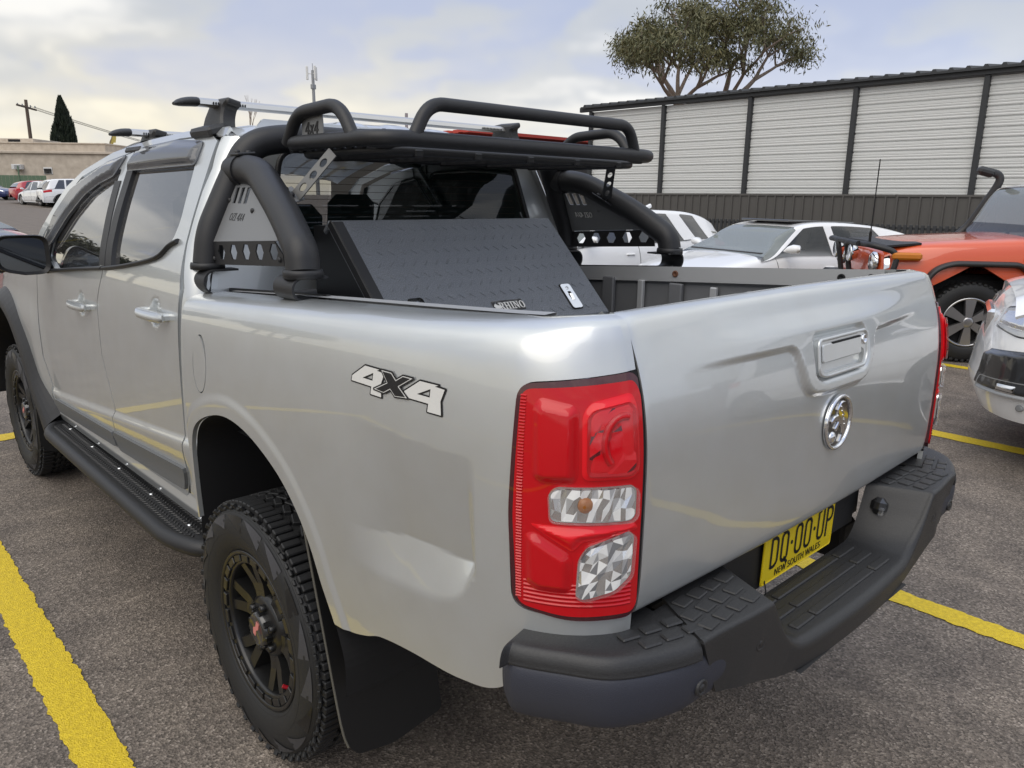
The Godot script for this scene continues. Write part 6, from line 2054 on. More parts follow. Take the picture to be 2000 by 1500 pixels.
# ---------------------------------------------------------------- other vehicles
# d: length, half width, and lists along the car from nose (0) to tail (1)
func car(called: String, label: String, at: Vector3, turn: float, d: Dictionary, group := "") -> Node3D:
	var t := thing(called, label, d.get("kind", "car"), at, turn, group)
	var L: float = d.L
	var W: float = d.W
	var bp: Material = d.paint
	var wr: float = d.wr
	var axles: Array = d.axles     # z of the axles
	var us: Array = d.top_u
	var ys: Array = d.top_y        # height of the lower body's upper surface (bonnet, belt, boot)
	var plan := func(u: float) -> float: return W * (1.0 - d.get("taper", 0.16) * pow(1.0 - smoothstep(0.0, 0.16, u), 2.0) - d.get("taper_rear", 0.12) * pow(smoothstep(0.86, 1.0, u), 2.0))
	var low: float = d.get("low", 0.24)
	var body_pos := func(u: float, b: float) -> Vector3:
		var w: float = plan.call(u)
		var top := curvet(u, us, ys)
		var s := signf(b); var a := absf(b)
		# a: 0 middle of the top .. 1 sill
		var fx := curvet(a, [0.0, 0.30, 0.44, 0.54, 0.70, 0.88, 1.0], [0.0, 0.62, 0.885, 0.962, 1.0, 0.985, 0.93])
		var fy := curvet(a, [0.0, 0.30, 0.44, 0.54, 0.70, 0.88, 1.0], [1.0, 0.985, 0.945, 0.80, 0.46, 0.16, 0.0])
		var crown := 0.035 * (1.0 - pow(a, 2.0)) 
		return Vector3(s * w * fx, low + (top - low) * fy + crown * fy - 0.01, -L / 2 + u * L)
	var arch := func(z: float, y: float) -> float:
		var k := 10.0
		for az in axles:
			var q := Vector2((z - az) / 1.0, y - wr)
			if d.get("square", false):
				k = min(k, max(absf(q.x) - wr * 1.16, (absf(q.x) * 0.6 + q.y) - wr * 1.5))
			else: k = min(k, q.length() - wr * 1.14)
		return k
	var m := MB.new()
	m.skin(func(u, b): return body_pos.call(u, b), Rect2(0.0, -1.0, 1.0, 2.0), 110, 64, func(u, b):
		if absf(b) < 0.4: return 1.0
		var p: Vector3 = body_pos.call(u, b)
		return arch.call(p.z, p.y), 0.03, Vector3(0, 1, 0))
	var body := part("body", m, bp, t)
	# closed nose and tail
	for e in [0.0, 1.0]:
		var n := MB.new()
		var zd := -1.0 if e == 0.0 else 1.0
		n.skin(func(v, b):
			var p: Vector3 = body_pos.call(e, b)
			var c := Vector3(0, low + (curvet(e, us, ys) - low) * 0.5, p.z)
			var f: float = v
			var q := p.lerp(c, f)
			q.z += zd * d.get("nose", 0.10) * sqrt(max(0.0, 1.0 - pow(1.0 - f, 2.0)))
			return q, Rect2(0.0, -1.0, 0.96, 2.0), 10, 40, null, 0.0, Vector3(0, 0.2, zd))
		part("nose" if e == 0.0 else "tail", n, bp, t)
		var pt := MB.new()
		pt.boxat(Vector3(0, low + 0.06, zd * (L / 2 + d.get("nose", 0.1) * 0.75)), Vector3(W * 1.5, 0.16, 0.10), 0.03)
		part("bumper", pt, M.plastic, t)
	# underside and wheel wells
	var un := MB.new()
	un.boxat(Vector3(0, low + 0.12, 0), Vector3(W * 1.5, 0.22, L * 0.94), 0.02)
	for az in axles:
		for s in [-1.0, 1.0]: un.boxat(Vector3(s * (W - 0.36), wr + 0.12, az), Vector3(0.3, wr * 1.7, wr * 2.2), 0.05)
	part("underbody", un, M.dark, t)
	# cabin: a glass shell with roof and pillars laid over it
	var gu: Array = d.roof_u
	var gyy: Array = d.roof_y
	var g0: float = gu[0]; var g1: float = gu[-1]
	var cab := func(u: float, b: float, out: float) -> Vector3:
		var w: float = plan.call(u) * 0.94
		var belt := curvet(u, us, ys) - 0.05
		var top := curvet(u, gu, gyy)
		var h: float = max(top - belt, 0.002)
		var s := signf(b); var a := absf(b)
		var fx := curvet(a, [0.0, 0.35, 0.48, 0.56, 1.0], [0.0, d.get("roofw", 0.66), d.get("roofw", 0.66) + 0.085, d.get("roofw", 0.66) + 0.125, 1.0])
		var fy := curvet(a, [0.0, 0.35, 0.48, 0.56, 1.0], [1.0, 0.975, 0.925, 0.845, 0.0])
		var k := smoothstep(0.0, 0.25, h)
		return Vector3(s * w * lerpf(1.0, fx, k if a > 0.3 else 1.0) * (1.0 if a > 0.3 else 1.0) if a > 0.3 else s * w * fx, belt + h * fy + out * 0.7, -L / 2 + u * L) + Vector3(s * out * a, 0, 0)
	var g := MB.new()
	g.skin(func(u, b): return cab.call(u, b, 0.0), Rect2(g0, -1.0, g1 - g0, 2.0), 70, 48, null, 0.0, Vector3(0, 1, 0))
	part("windows", g, d.get("glass", M.glass_car), t)
	var pr: Array = d.pillars      # [u at belt, u at roof, half thickness]
	var rf: Array = d.roof         # [u front, u rear]
	var ov := func(u: float, b: float) -> float:
		var a := absf(b)
		var k := min(min(0.545 - a, (u - rf[0]) * 3.0), (rf[1] - u) * 3.0)
		for p in pr:
			var f: float = clamp((1.0 - a) / 0.46, 0.0, 1.0)
			if a > 0.40: k = max(k, (p[2] - absf(u - lerpf(p[0], p[1], f))) * 3.0)
		return k
	var r := MB.new()
	r.skin(func(u, b): return cab.call(u, b, 0.006), Rect2(g0, -1.0, g1 - g0, 2.0), 110, 60, ov, 0.008, Vector3(0, 1, 0), false)
	part("roof", r, d.get("roof_paint", bp), t)
	var scn := MB.new()
	scn.skin(func(u, b): return cab.call(u, b, 0.003), Rect2(g0, -1.0, rf[0] - g0, 2.0), 24, 40, func(u, b):
		var a := absf(b)
		var pl: Array = pr[0]
		var f: float = clamp((1.0 - a) / 0.46, 0.0, 1.0)
		return min((lerpf(pl[0], pl[1], f) - u - pl[2]) * 3.0, (u - g0 - 0.012) * 3.0), 0.0, Vector3(0, 1, 0), false)
	part("windscreen", scn, M.screen_haze, t)
	var inn := MB.new()
	inn.boxat(Vector3(0, curvet(0.5, us, ys) - 0.18, L * 0.05), Vector3(W * 1.6, 0.08, L * 0.5))
	for q in [[-0.36, -0.02], [0.36, -0.02], [-0.36, 0.17], [0.36, 0.17]]:
		inn.boxat(Vector3(q[0] * W / 0.9, curvet(0.5, us, ys) + 0.02, q[1] * L), Vector3(0.42, 0.5, 0.12), 0.05, Vector3(0.2, 0, 0))
	part("seats", inn, M.seat, t)
	var mi_skip := false
	# lamps, mirrors, wheels, shut lines
	for s in [-1.0, 1.0]:
		var hl := MB.new()
		var hb: Array = d.get("head", [0.02, 0.10, 0.50, 0.56])
		hl.skin(func(u, b): return body_pos.call(u, s * b) + Vector3(s * 0.006, 0.004, -0.006), Rect2(hb[0], hb[2], hb[1] - hb[0], hb[3] - hb[2]), 8, 8, null, 0.006, Vector3(s, 0.5, -0.5))
		part("headlight", hl, M.reflector, t)
		var tl := MB.new()
		var tb: Array = d.get("rear", [0.93, 0.995, 0.46, 0.56])
		tl.skin(func(u, b): return body_pos.call(u, s * b) + Vector3(s * 0.006, 0.003, 0.006), Rect2(tb[0], tb[2], tb[1] - tb[0], tb[3] - tb[2]), 8, 8, null, 0.006, Vector3(s, 0.5, 0.5))
		part("rear_light", tl, M.lens_red, t)
		if d.has("no_mirror"): mi_skip = true
		var mp: Vector3 = cab.call(d.get("mirror", 0.30), s * 0.93, 0.0)
		var mi := MB.new()
		mi.tube(PackedVector3Array([mp + Vector3(s * 0.03, 0.05, -0.02), mp + Vector3(s * 0.10, 0.075, -0.01), mp + Vector3(s * 0.17, 0.085, 0.0), mp + Vector3(s * 0.235, 0.085, 0.02), mp + Vector3(s * 0.25, 0.085, 0.03)]), PackedFloat32Array([0.02, 0.060, 0.080, 0.072, 0.03]), 14, true, 0.75)
		if not mi_skip: part("door_mirror", mi, d.get("mirror_paint", bp), t)
		for du in d.get("doors", []):
			var dl := MB.new()
			var pts := []
			for k in 9: pts.append(body_pos.call(du + 0.01 * sin(k * 0.35), s * lerpf(0.46, 0.93, k / 8.0)) + Vector3(s * 0.001, 0, 0))
			dl.tube(PackedVector3Array(pts), 0.004, 5, false)
			part("door_gap", dl, M.dark, t)
		for dh in d.get("handles", []):
			var h := MB.new()
			h.box(Transform3D(Basis(), body_pos.call(dh, s * 0.585) + Vector3(s * 0.012, 0, 0)), Vector3(0.028, 0.028, 0.17), 0.010)
			part("door_handle", h, bp, t)
		for az in axles:
			var w := car_wheel(wr, d.get("spokes", 7), d.get("rim", 0.66), d.get("rim_metal", M.alloy))
			t.add_child(w, true)
			w.name = "wheel"
			w.transform = Transform3D(Basis() if s < 0 else Basis(Vector3.UP, PI), Vector3(s * (W - 0.03), wr, az))
			if d.has("flare"):
				var fl := MB.new()
				var fp := []
				for k in 17:
					var an := PI * k / 16.0
					fp.append(Vector3(s * (W - 0.012), wr + sin(an) * wr * 1.2 - 0.02, az + cos(an) * wr * 1.2))
				fl.tube(PackedVector3Array(fp), 0.048, 8, true, 0.45, Vector3(s, 0, 0))
				part("wheel_arch_trim", fl, M.plastic, t)
	return t

var wheel_cache := {}
func car_wheel(r: float, spokes: int, rim: float, metal: Material) -> Node3D:
	var key := "%f %d %s" % [r, spokes, metal.resource_name]
	if wheel_cache.has(key): return wheel_cache[key].duplicate()
	var w := Node3D.new()
	var ax := Transform3D(Basis(Vector3(0, 0, 1), Vector3(-1, 0, 0), Vector3(0, -1, 0)), Vector3.ZERO)
	var rr := r * rim
	var ty := MB.new()
	ty.lathe(ax, smooth2([Vector2(rr, -0.01), Vector2(rr + 0.02, 0.006), Vector2((rr + r) / 2, 0.014), Vector2(r - 0.02, 0.0), Vector2(r - 0.004, -0.02), Vector2(r, -0.06), Vector2(r, -0.15), Vector2(r - 0.02, -0.21), Vector2(rr, -0.21)], 4), 48)
	var tyre := part("tyre", ty, M.rubber, w)
	if r > 0.38:
		var tr := MB.new()
		for k in 44:
			var a := TAU * k / 44.0
			var b := Basis(Vector3(1, 0, 0), -a)
			for sd in [0.0, 1.0]:
				var b2 := Basis(Vector3(1, 0, 0), -a - sd * 0.07)
				tr.box(Transform3D(b2, b2 * Vector3(0.022 + sd * 0.17, r - 0.004, 0)), Vector3(0.06, 0.024, 0.032), 0.004)
		part("tread", tr, M.rubber, tyre)
	var ri := MB.new()
	ri.lathe(ax, pv([Vector2(rr + 0.004, -0.012), Vector2(rr + 0.003, 0.004), Vector2(rr - 0.012, 0.004), Vector2(rr - 0.018, -0.006), Vector2(rr - 0.026, -0.10)]), 48)
	ri.lathe(ax, pv([Vector2(0.07, -0.03), Vector2(0.06, 0.0), Vector2(0.035, 0.006), Vector2(0.0, 0.006)]), 24)
	var rimn := part("rim", ri, metal, w)
	var bk := MB.new()
	bk.lathe(ax, pv([Vector2(rr - 0.01, -0.09), Vector2(0.0, -0.09)]), 32)
	part("brake_shadow", bk, M.dark, rimn)
	for k in spokes:
		var a := TAU * k / spokes
		var sp := MB.new()
		var b := Basis(Vector3(1, 0, 0), -a)
		var w0 := 0.030 * r / 0.4; var w1 := 0.046 * r / 0.4 * 7.0 / spokes
		var p := [Vector3(-0.004, 0.05, -w0), Vector3(-0.004, 0.05, w0), Vector3(-0.002, rr - 0.012, w1), Vector3(-0.002, rr - 0.012, -w1)]
		sp.quad(b * p[0], b * p[1], b * p[2], b * p[3], Vector3(-1, 0, 0))
		for i in [1, 3]: sp.quad(b * p[i], b * p[(i + 1) % 4], b * (p[(i + 1) % 4] + Vector3(0.05, 0, 0)), b * (p[i] + Vector3(0.05, 0, 0)), b * Vector3(0, 0, 1.0 if i == 1 else -1.0))
		part("spoke", sp, metal, rimn)
	wheel_cache[key] = w
	return w.duplicate()

func cars():
	var hatch := {"L": 4.22, "W": 0.895, "paint": M.white_paint, "wr": 0.325, "axles": [-1.24, 1.41], "top_u": [0.0, 0.08, 0.25, 0.36, 0.55, 0.72, 0.86, 0.95, 1.0], "top_y": [0.66, 0.76, 0.90, 0.955, 0.955, 1.00, 1.06, 1.05, 0.98],
		"roof_u": [0.24, 0.30, 0.38, 0.46, 0.56, 0.70, 0.84, 0.95, 0.99], "roof_y": [0.88, 1.03, 1.23, 1.32, 1.345, 1.32, 1.25, 1.13, 1.03], "roof": [0.42, 0.93], "pillars": [[0.255, 0.43, 0.016], [0.555, 0.545, 0.016], [0.86, 0.80, 0.05], [0.95, 0.90, 0.06]],
		"mirror": 0.335, "doors": [0.30, 0.555], "handles": [0.52], "nose": 0.14, "kind": "hatchback"}
	var c1 := car("white_hatchback", "white hatchback with black roof panel and tinted side glass parked beside the orange car", Vector3(8.72, 0, -3.60), 1.26, hatch)
	var rp := MB.new()
	rp.boxat(Vector3(0, 1.340, 0.30), Vector3(0.95, 0.03, 1.25), 0.012, Vector3(0.03, 0, 0))
	part("roof_glass", rp, M.black_gloss, c1)
	var st := MB.new()
	st.boxat(Vector3(0.60, 1.16, -0.70), Vector3(0.10, 0.05, 0.004), 0.001, Vector3(-0.9, 0, 0))
	part("windscreen_sticker", st, M.white_print, c1)
	var dsh := MB.new()
	dsh.boxat(Vector3(0, 0.93, -0.78), Vector3(1.5, 0.05, 0.45), 0.02)
	part("dashboard", dsh, M.seat, c1)
	var sed := hatch.duplicate()
	sed.merge({"L": 4.6, "axles": [-1.36, 1.40], "top_y": [0.62, 0.74, 0.88, 0.95, 0.98, 1.0, 1.04, 1.03, 0.95], "roof_y": [0.86, 1.03, 1.27, 1.41, 1.46, 1.455, 1.41, 1.25, 1.05], "glass": M.glass_tint, "kind": "hatchback", "pillars": [[0.255, 0.43, 0.016], [0.53, 0.53, 0.014], [0.80, 0.74, 0.03], [0.95, 0.90, 0.06]]}, true)
	var c2 := car("white_car", "white car with dark tinted windows nearest the fence, half hidden by the sports bar", Vector3(8.1, 0, -6.6), 1.36, sed)
	var fin := MB.new()
	fin.boxat(Vector3(0, 1.49, 1.15), Vector3(0.05, 0.07, 0.16), 0.018, Vector3(-0.4, 0, 0))
	part("aerial_fin", fin, M.white_paint, c2)
	# far row
	var suv := hatch.duplicate()
	suv.merge({"L": 4.48, "W": 0.925, "wr": 0.355, "axles": [-1.33, 1.34], "low": 0.32, "top_u": [0.0, 0.06, 0.25, 0.34, 0.55, 0.78, 0.92, 1.0], "top_y": [0.78, 0.92, 1.03, 1.07, 1.08, 1.12, 1.10, 1.02], "roof_u": [0.22, 0.28, 0.36, 0.44, 0.56, 0.75, 0.90, 0.97, 1.0], "roof_y": [1.0, 1.18, 1.45, 1.60, 1.655, 1.64, 1.57, 1.35, 1.12], "flare": true, "glass": M.glass_tint, "rear": [0.90, 0.995, 0.50, 0.58], "kind": "suv", "pillars": [[0.235, 0.41, 0.016], [0.53, 0.53, 0.012], [0.74, 0.73, 0.010], [0.92, 0.85, 0.05]]}, true)
	var y1 := gy(0, -50.0)
	var c3 := car("white_suv", "white suv with black wheel arch trims, tail towards us, below the blue sign", Vector3(11.75, y1 - 0.02, -50.0), -1.60, suv)
	var bl := sed.duplicate()
	bl.merge({"L": 4.75, "paint": M.blue_paint, "kind": "sedan"}, true)
	car("blue_sedan", "dark blue sedan parked side on in front of the beige building", Vector3(9.0, gy(0, -66) - 0.02, -65.2), -PI / 2 - 0.80, bl)
	var rc := sed.duplicate()
	rc.merge({"L": 4.3, "paint": M.red_paint, "kind": "hatchback", "glass": M.glass_tint}, true)
	car("red_hatchback", "red hatchback mostly hidden between the blue sedan and the white suv", Vector3(11.6, gy(0, -57) - 0.02, -57.0), -1.5, rc)
	var wc := sed.duplicate()
	wc.merge({"L": 4.3}, true)
	car("white_sedan", "low white car with dark bumper just left of the white suv", Vector3(10.4, gy(0, -53) - 0.02, -53.0), 0.15, wc)
	# red coupe with a dark bonnet in front of the ute
	var rs := hatch.duplicate()
	rs.merge({"L": 4.5, "W": 0.93, "paint": M.red_paint, "axles": [-1.32, 1.35], "top_u": [0.0, 0.05, 0.2, 0.34, 0.5, 0.7, 0.9, 1.0], "top_y": [0.66, 0.76, 0.90, 0.98, 0.99, 1.0, 1.0, 0.92], "roof_u": [0.30, 0.36, 0.44, 0.52, 0.62, 0.75, 0.88, 0.96], "roof_y": [0.96, 1.09, 1.27, 1.38, 1.41, 1.36, 1.2, 1.0], "roof": [0.49, 0.9], "pillars": [[0.315, 0.50, 0.014], [0.62, 0.61, 0.016], [0.88, 0.80, 0.05]], "kind": "coupe", "no_mirror": true, "mirror": 0.38, "doors": [0.34, 0.62]}, true)
	var c5 := car("red_coupe", "glossy red coupe with a dark grey bonnet, half hidden by the ute's door mirror", Vector3(-0.05, gy(0, -12.9), -13.3), PI + 0.27, rs)
	var bn := MB.new()
	bn.skin(func(x, u):
			var top := curvet(u, rs.top_u, rs.top_y)
			return Vector3(x, top + 0.035 - 0.01 + 0.006 - 0.02 * pow(x / 0.62, 2.0), -2.25 + u * 4.5), Rect2(-0.60, 0.05, 1.2, 0.28), 20, 20, null, 0.004, Vector3.UP)
	part("bonnet_panel", bn, paint("dark_bonnet", lin(0.03, 0.032, 0.036), 0.3, 0.3), c5)
	var wp := MB.new()
	wp.tube(PackedVector3Array([Vector3(0.62, 1.03, -0.86), Vector3(0.1, 1.10, -0.68), Vector3(-0.3, 1.2, -0.5)]), 0.012, 6)
	part("wiper", wp, M.dark, c5)
	orange()
	white4x4()
	# vehicle standing behind the photographer, which the tailgate mirrors
	var c6 := suv.duplicate()
	c6.merge({"L": 4.9, "W": 0.97}, true)
	car("white_wagon", "white wagon parked across the aisle behind the ute", Vector3(-3.6, 0, 9.4), 0.25, c6)

func orange():
	var t := car("orange_four_wheel_drive", "bright orange boxy four wheel drive with white roof, snorkel and black bull bar", Vector3(8.55, 0.02, -0.02), 0.66, {"L": 4.4, "W": 0.93, "paint": M.orange_paint, "wr": 0.405, "axles": [-1.345, 1.345], "low": 0.52, "square": true, "taper": 0.10, "taper_rear": 0.03,
		"top_u": [0.0, 0.03, 0.10, 0.25, 0.33, 0.6, 0.9, 1.0], "top_y": [1.10, 1.16, 1.205, 1.25, 1.27, 1.28, 1.28, 1.26], "roof_u": [0.305, 0.318, 0.338, 0.358, 0.385, 0.45, 0.8, 0.96, 0.985], "roof_y": [1.24, 1.40, 1.61, 1.76, 1.81, 1.835, 1.835, 1.80, 1.34], "roof": [0.368, 0.97], "roofw": 0.74,
		"roof_paint": M.white_paint, "pillars": [[0.318, 0.372, 0.012], [0.58, 0.585, 0.02], [0.93, 0.92, 0.06]], "mirror": 0.36, "mirror_paint": M.plastic, "doors": [0.335, 0.60], "handles": [0.55], "nose": 0.05, "spokes": 6, "rim": 0.62, "kind": "four wheel drive", "glass": M.glass_car, "head": [0.0, 0.012, 0.5, 0.6]})
	# black squared flares
	for s in [-1.0, 1.0]:
		var f := MB.new()
		var z := -1.345
		var p := bent([Vector3(s * 0.925, 0.60, z - 0.56), Vector3(s * 0.935, 0.93, z - 0.42), Vector3(s * 0.935, 1.005, z - 0.25), Vector3(s * 0.94, 1.005, z + 0.40), Vector3(s * 0.94, 0.90, z + 0.50), Vector3(s * 0.935, 0.50, z + 0.60)], 0.10, 6)
		f.tube(p, 0.030, 8, true, 2.0, Vector3(s, 0, 0))
		part("wheel_arch_trim", f, M.plastic, t)
		var ind := MB.new()
		ind.boxat(Vector3(s * 0.90, 1.065, -2.02), Vector3(0.10, 0.075, 0.28), 0.02, Vector3(0, s * 0.12, 0))
		part("indicator", ind, M.amber, t)
		var rep := MB.new()
		rep.boxat(Vector3(s * 0.925, 1.055, -0.86), Vector3(0.03, 0.045, 0.11), 0.012)
		part("side_repeater", rep, M.amber, t)
		var hl := MB.new()
		hl.lathe(Transform3D(Basis(Vector3(1, 0, 0), -PI / 2), Vector3(s * 0.62, 0.98, -2.24)), pv([Vector2(0.11, 0.0), Vector2(0.11, 0.03), Vector2(0.09, 0.045), Vector2(0, 0.05)]), 24)
		part("round_headlight", hl, M.reflector, t)
		# driving lamps on the bar
		var dl := MB.new()
		dl.lathe(Transform3D(Basis(Vector3(1, 0, 0), -PI / 2), Vector3(s * 0.30, 1.06, -2.42)), pv([Vector2(0.0, -0.09), Vector2(0.07, -0.07), Vector2(0.10, 0.0), Vector2(0.10, 0.015), Vector2(0.09, 0.02), Vector2(0.0, 0.02)]), 24)
		part("driving_lamp", dl, M.reflector, t)
	var bb := MB.new()
	bb.boxat(Vector3(0, 0.68, -2.32), Vector3(1.80, 0.24, 0.26), 0.05)
	for s in [-1.0, 1.0]:
		bb.tube(bent([Vector3(s * 0.18, 0.75, -2.36), Vector3(s * 0.18, 1.17, -2.44), Vector3(s * 0.84, 1.17, -2.36), Vector3(s * 0.90, 1.10, -2.10), Vector3(s * 0.90, 0.78, -2.16)], 0.10, 6), 0.030, 10)
	bb.tube(PackedVector3Array([Vector3(-0.6, 1.17, -2.42), Vector3(0.6, 1.17, -2.42)]), 0.030, 10)
	part("bull_bar", bb, M.powder, t)
	var gu := MB.new()
	gu.skin(func(x, z): return Vector3(x, 1.165 + 0.05 * (z + 2.2) / 0.5 + 0.012 - 0.02 * x * x, z), Rect2(-0.80, -2.20, 1.60, 0.34), 16, 8, null, 0.02, Vector3.UP)
	part("bonnet_guard", gu, M.trim_black, t)
	var an := MB.new()
	an.tube(PackedVector3Array([Vector3(-0.70, 1.17, -2.34), Vector3(-0.70, 1.30, -2.34)]), 0.014, 8)
	an.tube(PackedVector3Array([Vector3(-0.70, 1.30, -2.34), Vector3(-0.69, 2.03, -2.33)]), 0.006, 6)
	part("whip_aerial", an, M.dark, t)
	var sn := MB.new()
	sn.tube(smooth3([Vector3(0.90, 1.18, -0.95), Vector3(0.90, 1.32, -0.80), Vector3(0.84, 1.60, -0.66), Vector3(0.79, 1.84, -0.56), Vector3(0.79, 1.93, -0.58), Vector3(0.79, 1.96, -0.66)], 5), 0.045, 10)
	sn.boxat(Vector3(0.79, 1.965, -0.72), Vector3(0.13, 0.10, 0.20), 0.035, Vector3(0.25, 0, 0))
	part("snorkel", sn, M.plastic, t)
	for x in [-0.35, 0.15]:
		var w := MB.new()
		w.tube(PackedVector3Array([Vector3(x, 1.24, -0.76), Vector3(x - 0.34, 1.30, -0.79)]), 0.012, 6)
		part("wiper", w, M.dark, t)
	var rb := MB.new()
	rb.boxat(Vector3(0, 1.93, -0.28), Vector3(1.30, 0.03, 0.08), 0.01)
	for s in [-1.0, 1.0]: rb.boxat(Vector3(s * 0.60, 1.88, -0.28), Vector3(0.09, 0.10, 0.16), 0.03)
	part("roof_bar", rb, M.plastic, t)

func white4x4():
	var t := car("white_four_wheel_drive", "white four wheel drive with clear headlight and black bumper corner, nearest on the right", Vector3(4.90, 0, 2.62), 0.30, {"L": 4.4, "W": 0.93, "paint": M.white_paint, "wr": 0.40, "axles": [-1.15, 1.65], "low": 0.44, "taper": 0.42,
		"top_u": [0.0, 0.03, 0.10, 0.25, 0.33, 0.6, 0.9, 1.0], "top_y": [0.90, 1.02, 1.10, 1.19, 1.22, 1.23, 1.24, 1.22], "roof_u": [0.29, 0.33, 0.38, 0.43, 0.5, 0.8, 0.94, 0.99], "roof_y": [1.19, 1.38, 1.66, 1.82, 1.88, 1.88, 1.84, 1.3], "roof": [0.42, 0.95], "roofw": 0.72, "pillars": [[0.31, 0.43, 0.012], [0.58, 0.585, 0.02], [0.93, 0.92, 0.06]],
		"nose": 0.02, "kind": "four wheel drive", "head": [0.0, 0.001, 0.5, 0.501], "mirror": 0.36})
	# front end: plan from the middle of the nose round the corner to the wheel
	var X := [0.0, 0.30, 0.55, 0.75, 0.87, 0.925, 0.95, 0.958, 0.960]
	var Z := [-2.40, -2.385, -2.35, -2.27, -2.16, -2.03, -1.86, -1.70, -1.50]
	var A := [0.0]
	for i in range(1, X.size()): A.append(A[-1] + Vector2(X[i] - X[i - 1], Z[i] - Z[i - 1]).length())
	var prof := func(y: float) -> float: return curvet(y, [0.32, 0.40, 0.50, 0.60, 0.75, 0.85, 0.95, 1.03, 1.09, 1.13], [-0.06, -0.02, 0.012, 0.0, -0.02, -0.045, -0.085, -0.125, -0.19, -0.27])
	for s in [-1.0, 1.0]:
		var at := func(a: float, y: float, out: float) -> Vector3:
			var e := 0.01
			var ac: float = clamp(a, 0.011, A[-1] - 0.011)
			var tg := Vector2(curvet(ac + e, A, X) - curvet(ac - e, A, X), curvet(ac + e, A, Z) - curvet(ac - e, A, Z)).normalized()
			var o := Vector2(-tg.y, tg.x)
			if o.y > 0.2 or o.x < -0.2: o = -o
			var w: float = prof.call(y) + out
			return Vector3(s * (curvet(a, A, X) + o.x * w), y, curvet(a, A, Z) + o.y * w)
		var piece := func(called: String, poly: PackedVector2Array, mt: Material, out: float, lip: float, bulge: float, par: Node) -> MeshInstance3D:
			var r := Rect2(poly[0], Vector2.ZERO)
			for q in poly: r = r.expand(q)
			r = r.grow(0.004)
			var m := MB.new()
			m.skin(func(a, y): return at.call(a, y, out + (bulge * smoothstep(0.0, 0.03, inside(Vector2(a, y), poly)) if bulge != 0.0 else 0.0)), r, int(r.size.x / 0.012) + 2, int(r.size.y / 0.012) + 2, func(a, y): return inside(Vector2(a, y), poly), lip, Vector3(s, 0.1, -1), false)
			return part(called, m, mt, par)
		var e0: float = A[-1]
		var ac: float = A[4]           # the corner
		var arch := shifted(ellipse(0.47, 0.47, 40), Vector2(e0 + 0.20, 0.42))
		var fm := MB.new()
		fm.skin(func(a, y): return at.call(a, y, 0.0), Rect2(0.0, 0.34, e0, 0.80), 90, 60, func(a, y): return -inside(Vector2(a, y), arch), 0.03, Vector3(s, 0.1, -1))
		var fe := part("front_panel", fm, M.white_paint, t)
		# headlight: chrome bowl with ribs, bulb and clear cover
		var hp := rounded([Vector2(ac - 0.42, 0.885), Vector2(ac - 0.42, 0.985), Vector2(ac - 0.10, 1.03), Vector2(ac + 0.20, 1.00), Vector2(ac + 0.235, 0.93), Vector2(ac + 0.16, 0.862), Vector2(ac - 0.10, 0.852)], 0.03, 5)
		piece.call("headlight_seal", Geometry2D.offset_polygon(hp, 0.010)[0], M.trim_black, 0.002, 0.01, 0.0, fe)
		var hl: MeshInstance3D = piece.call("headlight", hp, M.bar_alloy, 0.006, 0.01, -0.004, fe)
		for k in 8:
			var y := 0.885 + k * 0.016
			var rb := MB.new()
			for j in 6:
				var a0 := ac - 0.02 + 0.024 * j; var a1 := a0 + 0.024
				rb.quad(at.call(a0, y, 0.008), at.call(a1, y, 0.008), at.call(a1, y + 0.006, 0.014), at.call(a0, y + 0.006, 0.014), Vector3(s, 0, -1))
				rb.quad(at.call(a0, y + 0.006, 0.014), at.call(a1, y + 0.006, 0.014), at.call(a1, y + 0.013, 0.008), at.call(a0, y + 0.013, 0.008), Vector3(s, 0, -1))
			part("lamp_rib", rb, M.white_print, hl)
		piece.call("lamp_bowl", rounded([Vector2(ac - 0.38, 0.895), Vector2(ac - 0.38, 0.975), Vector2(ac - 0.06, 1.005), Vector2(ac - 0.05, 0.885)], 0.02, 4), M.chrome, 0.010, 0.01, 0.012, hl)
		piece.call("headlight_cover", hp, M.lens_clear, 0.026, 0.016, 0.004, hl)
		# black corner of the bumper with a fog lamp in a grey surround
		var bk := rounded([Vector2(ac - 0.36, 0.50), Vector2(ac - 0.34, 0.74), Vector2(ac + 0.02, 0.775), Vector2(ac + 0.24, 0.70), Vector2(ac + 0.225, 0.62), Vector2(ac + 0.13, 0.50)], 0.03, 5)
		var bc: MeshInstance3D = piece.call("bumper_corner", bk, M.black_gloss, 0.004, 0.03, 0.040, fe)
		var fs := rounded([Vector2(ac - 0.30, 0.50), Vector2(ac - 0.28, 0.585), Vector2(ac + 0.12, 0.60), Vector2(ac + 0.085, 0.505)], 0.02, 4)
		var fsm: MeshInstance3D = piece.call("fog_surround", fs, M.metal_grey, 0.046, 0.02, -0.014, bc)
		piece.call("fog_lamp", rounded([Vector2(ac - 0.12, 0.52), Vector2(ac - 0.12, 0.58), Vector2(ac + 0.02, 0.585), Vector2(ac + 0.01, 0.52)], 0.015, 4), M.reflector, 0.040, 0.01, 0.01, fsm)
		var gp := MB.new()
		var gpts := []
		for k in 10: gpts.append(at.call(e0 - 0.20 + 0.03 * sin(k * 0.3), 0.70 + 0.045 * k * 0.75, 0.001))
		gp.tube(PackedVector3Array(gpts), 0.003, 5, false)
		part("panel_gap", gp, M.dark, fe)
		var ps := MB.new()
		var pp: Vector3 = at.call(ac + 0.02, 0.44, 0.012)
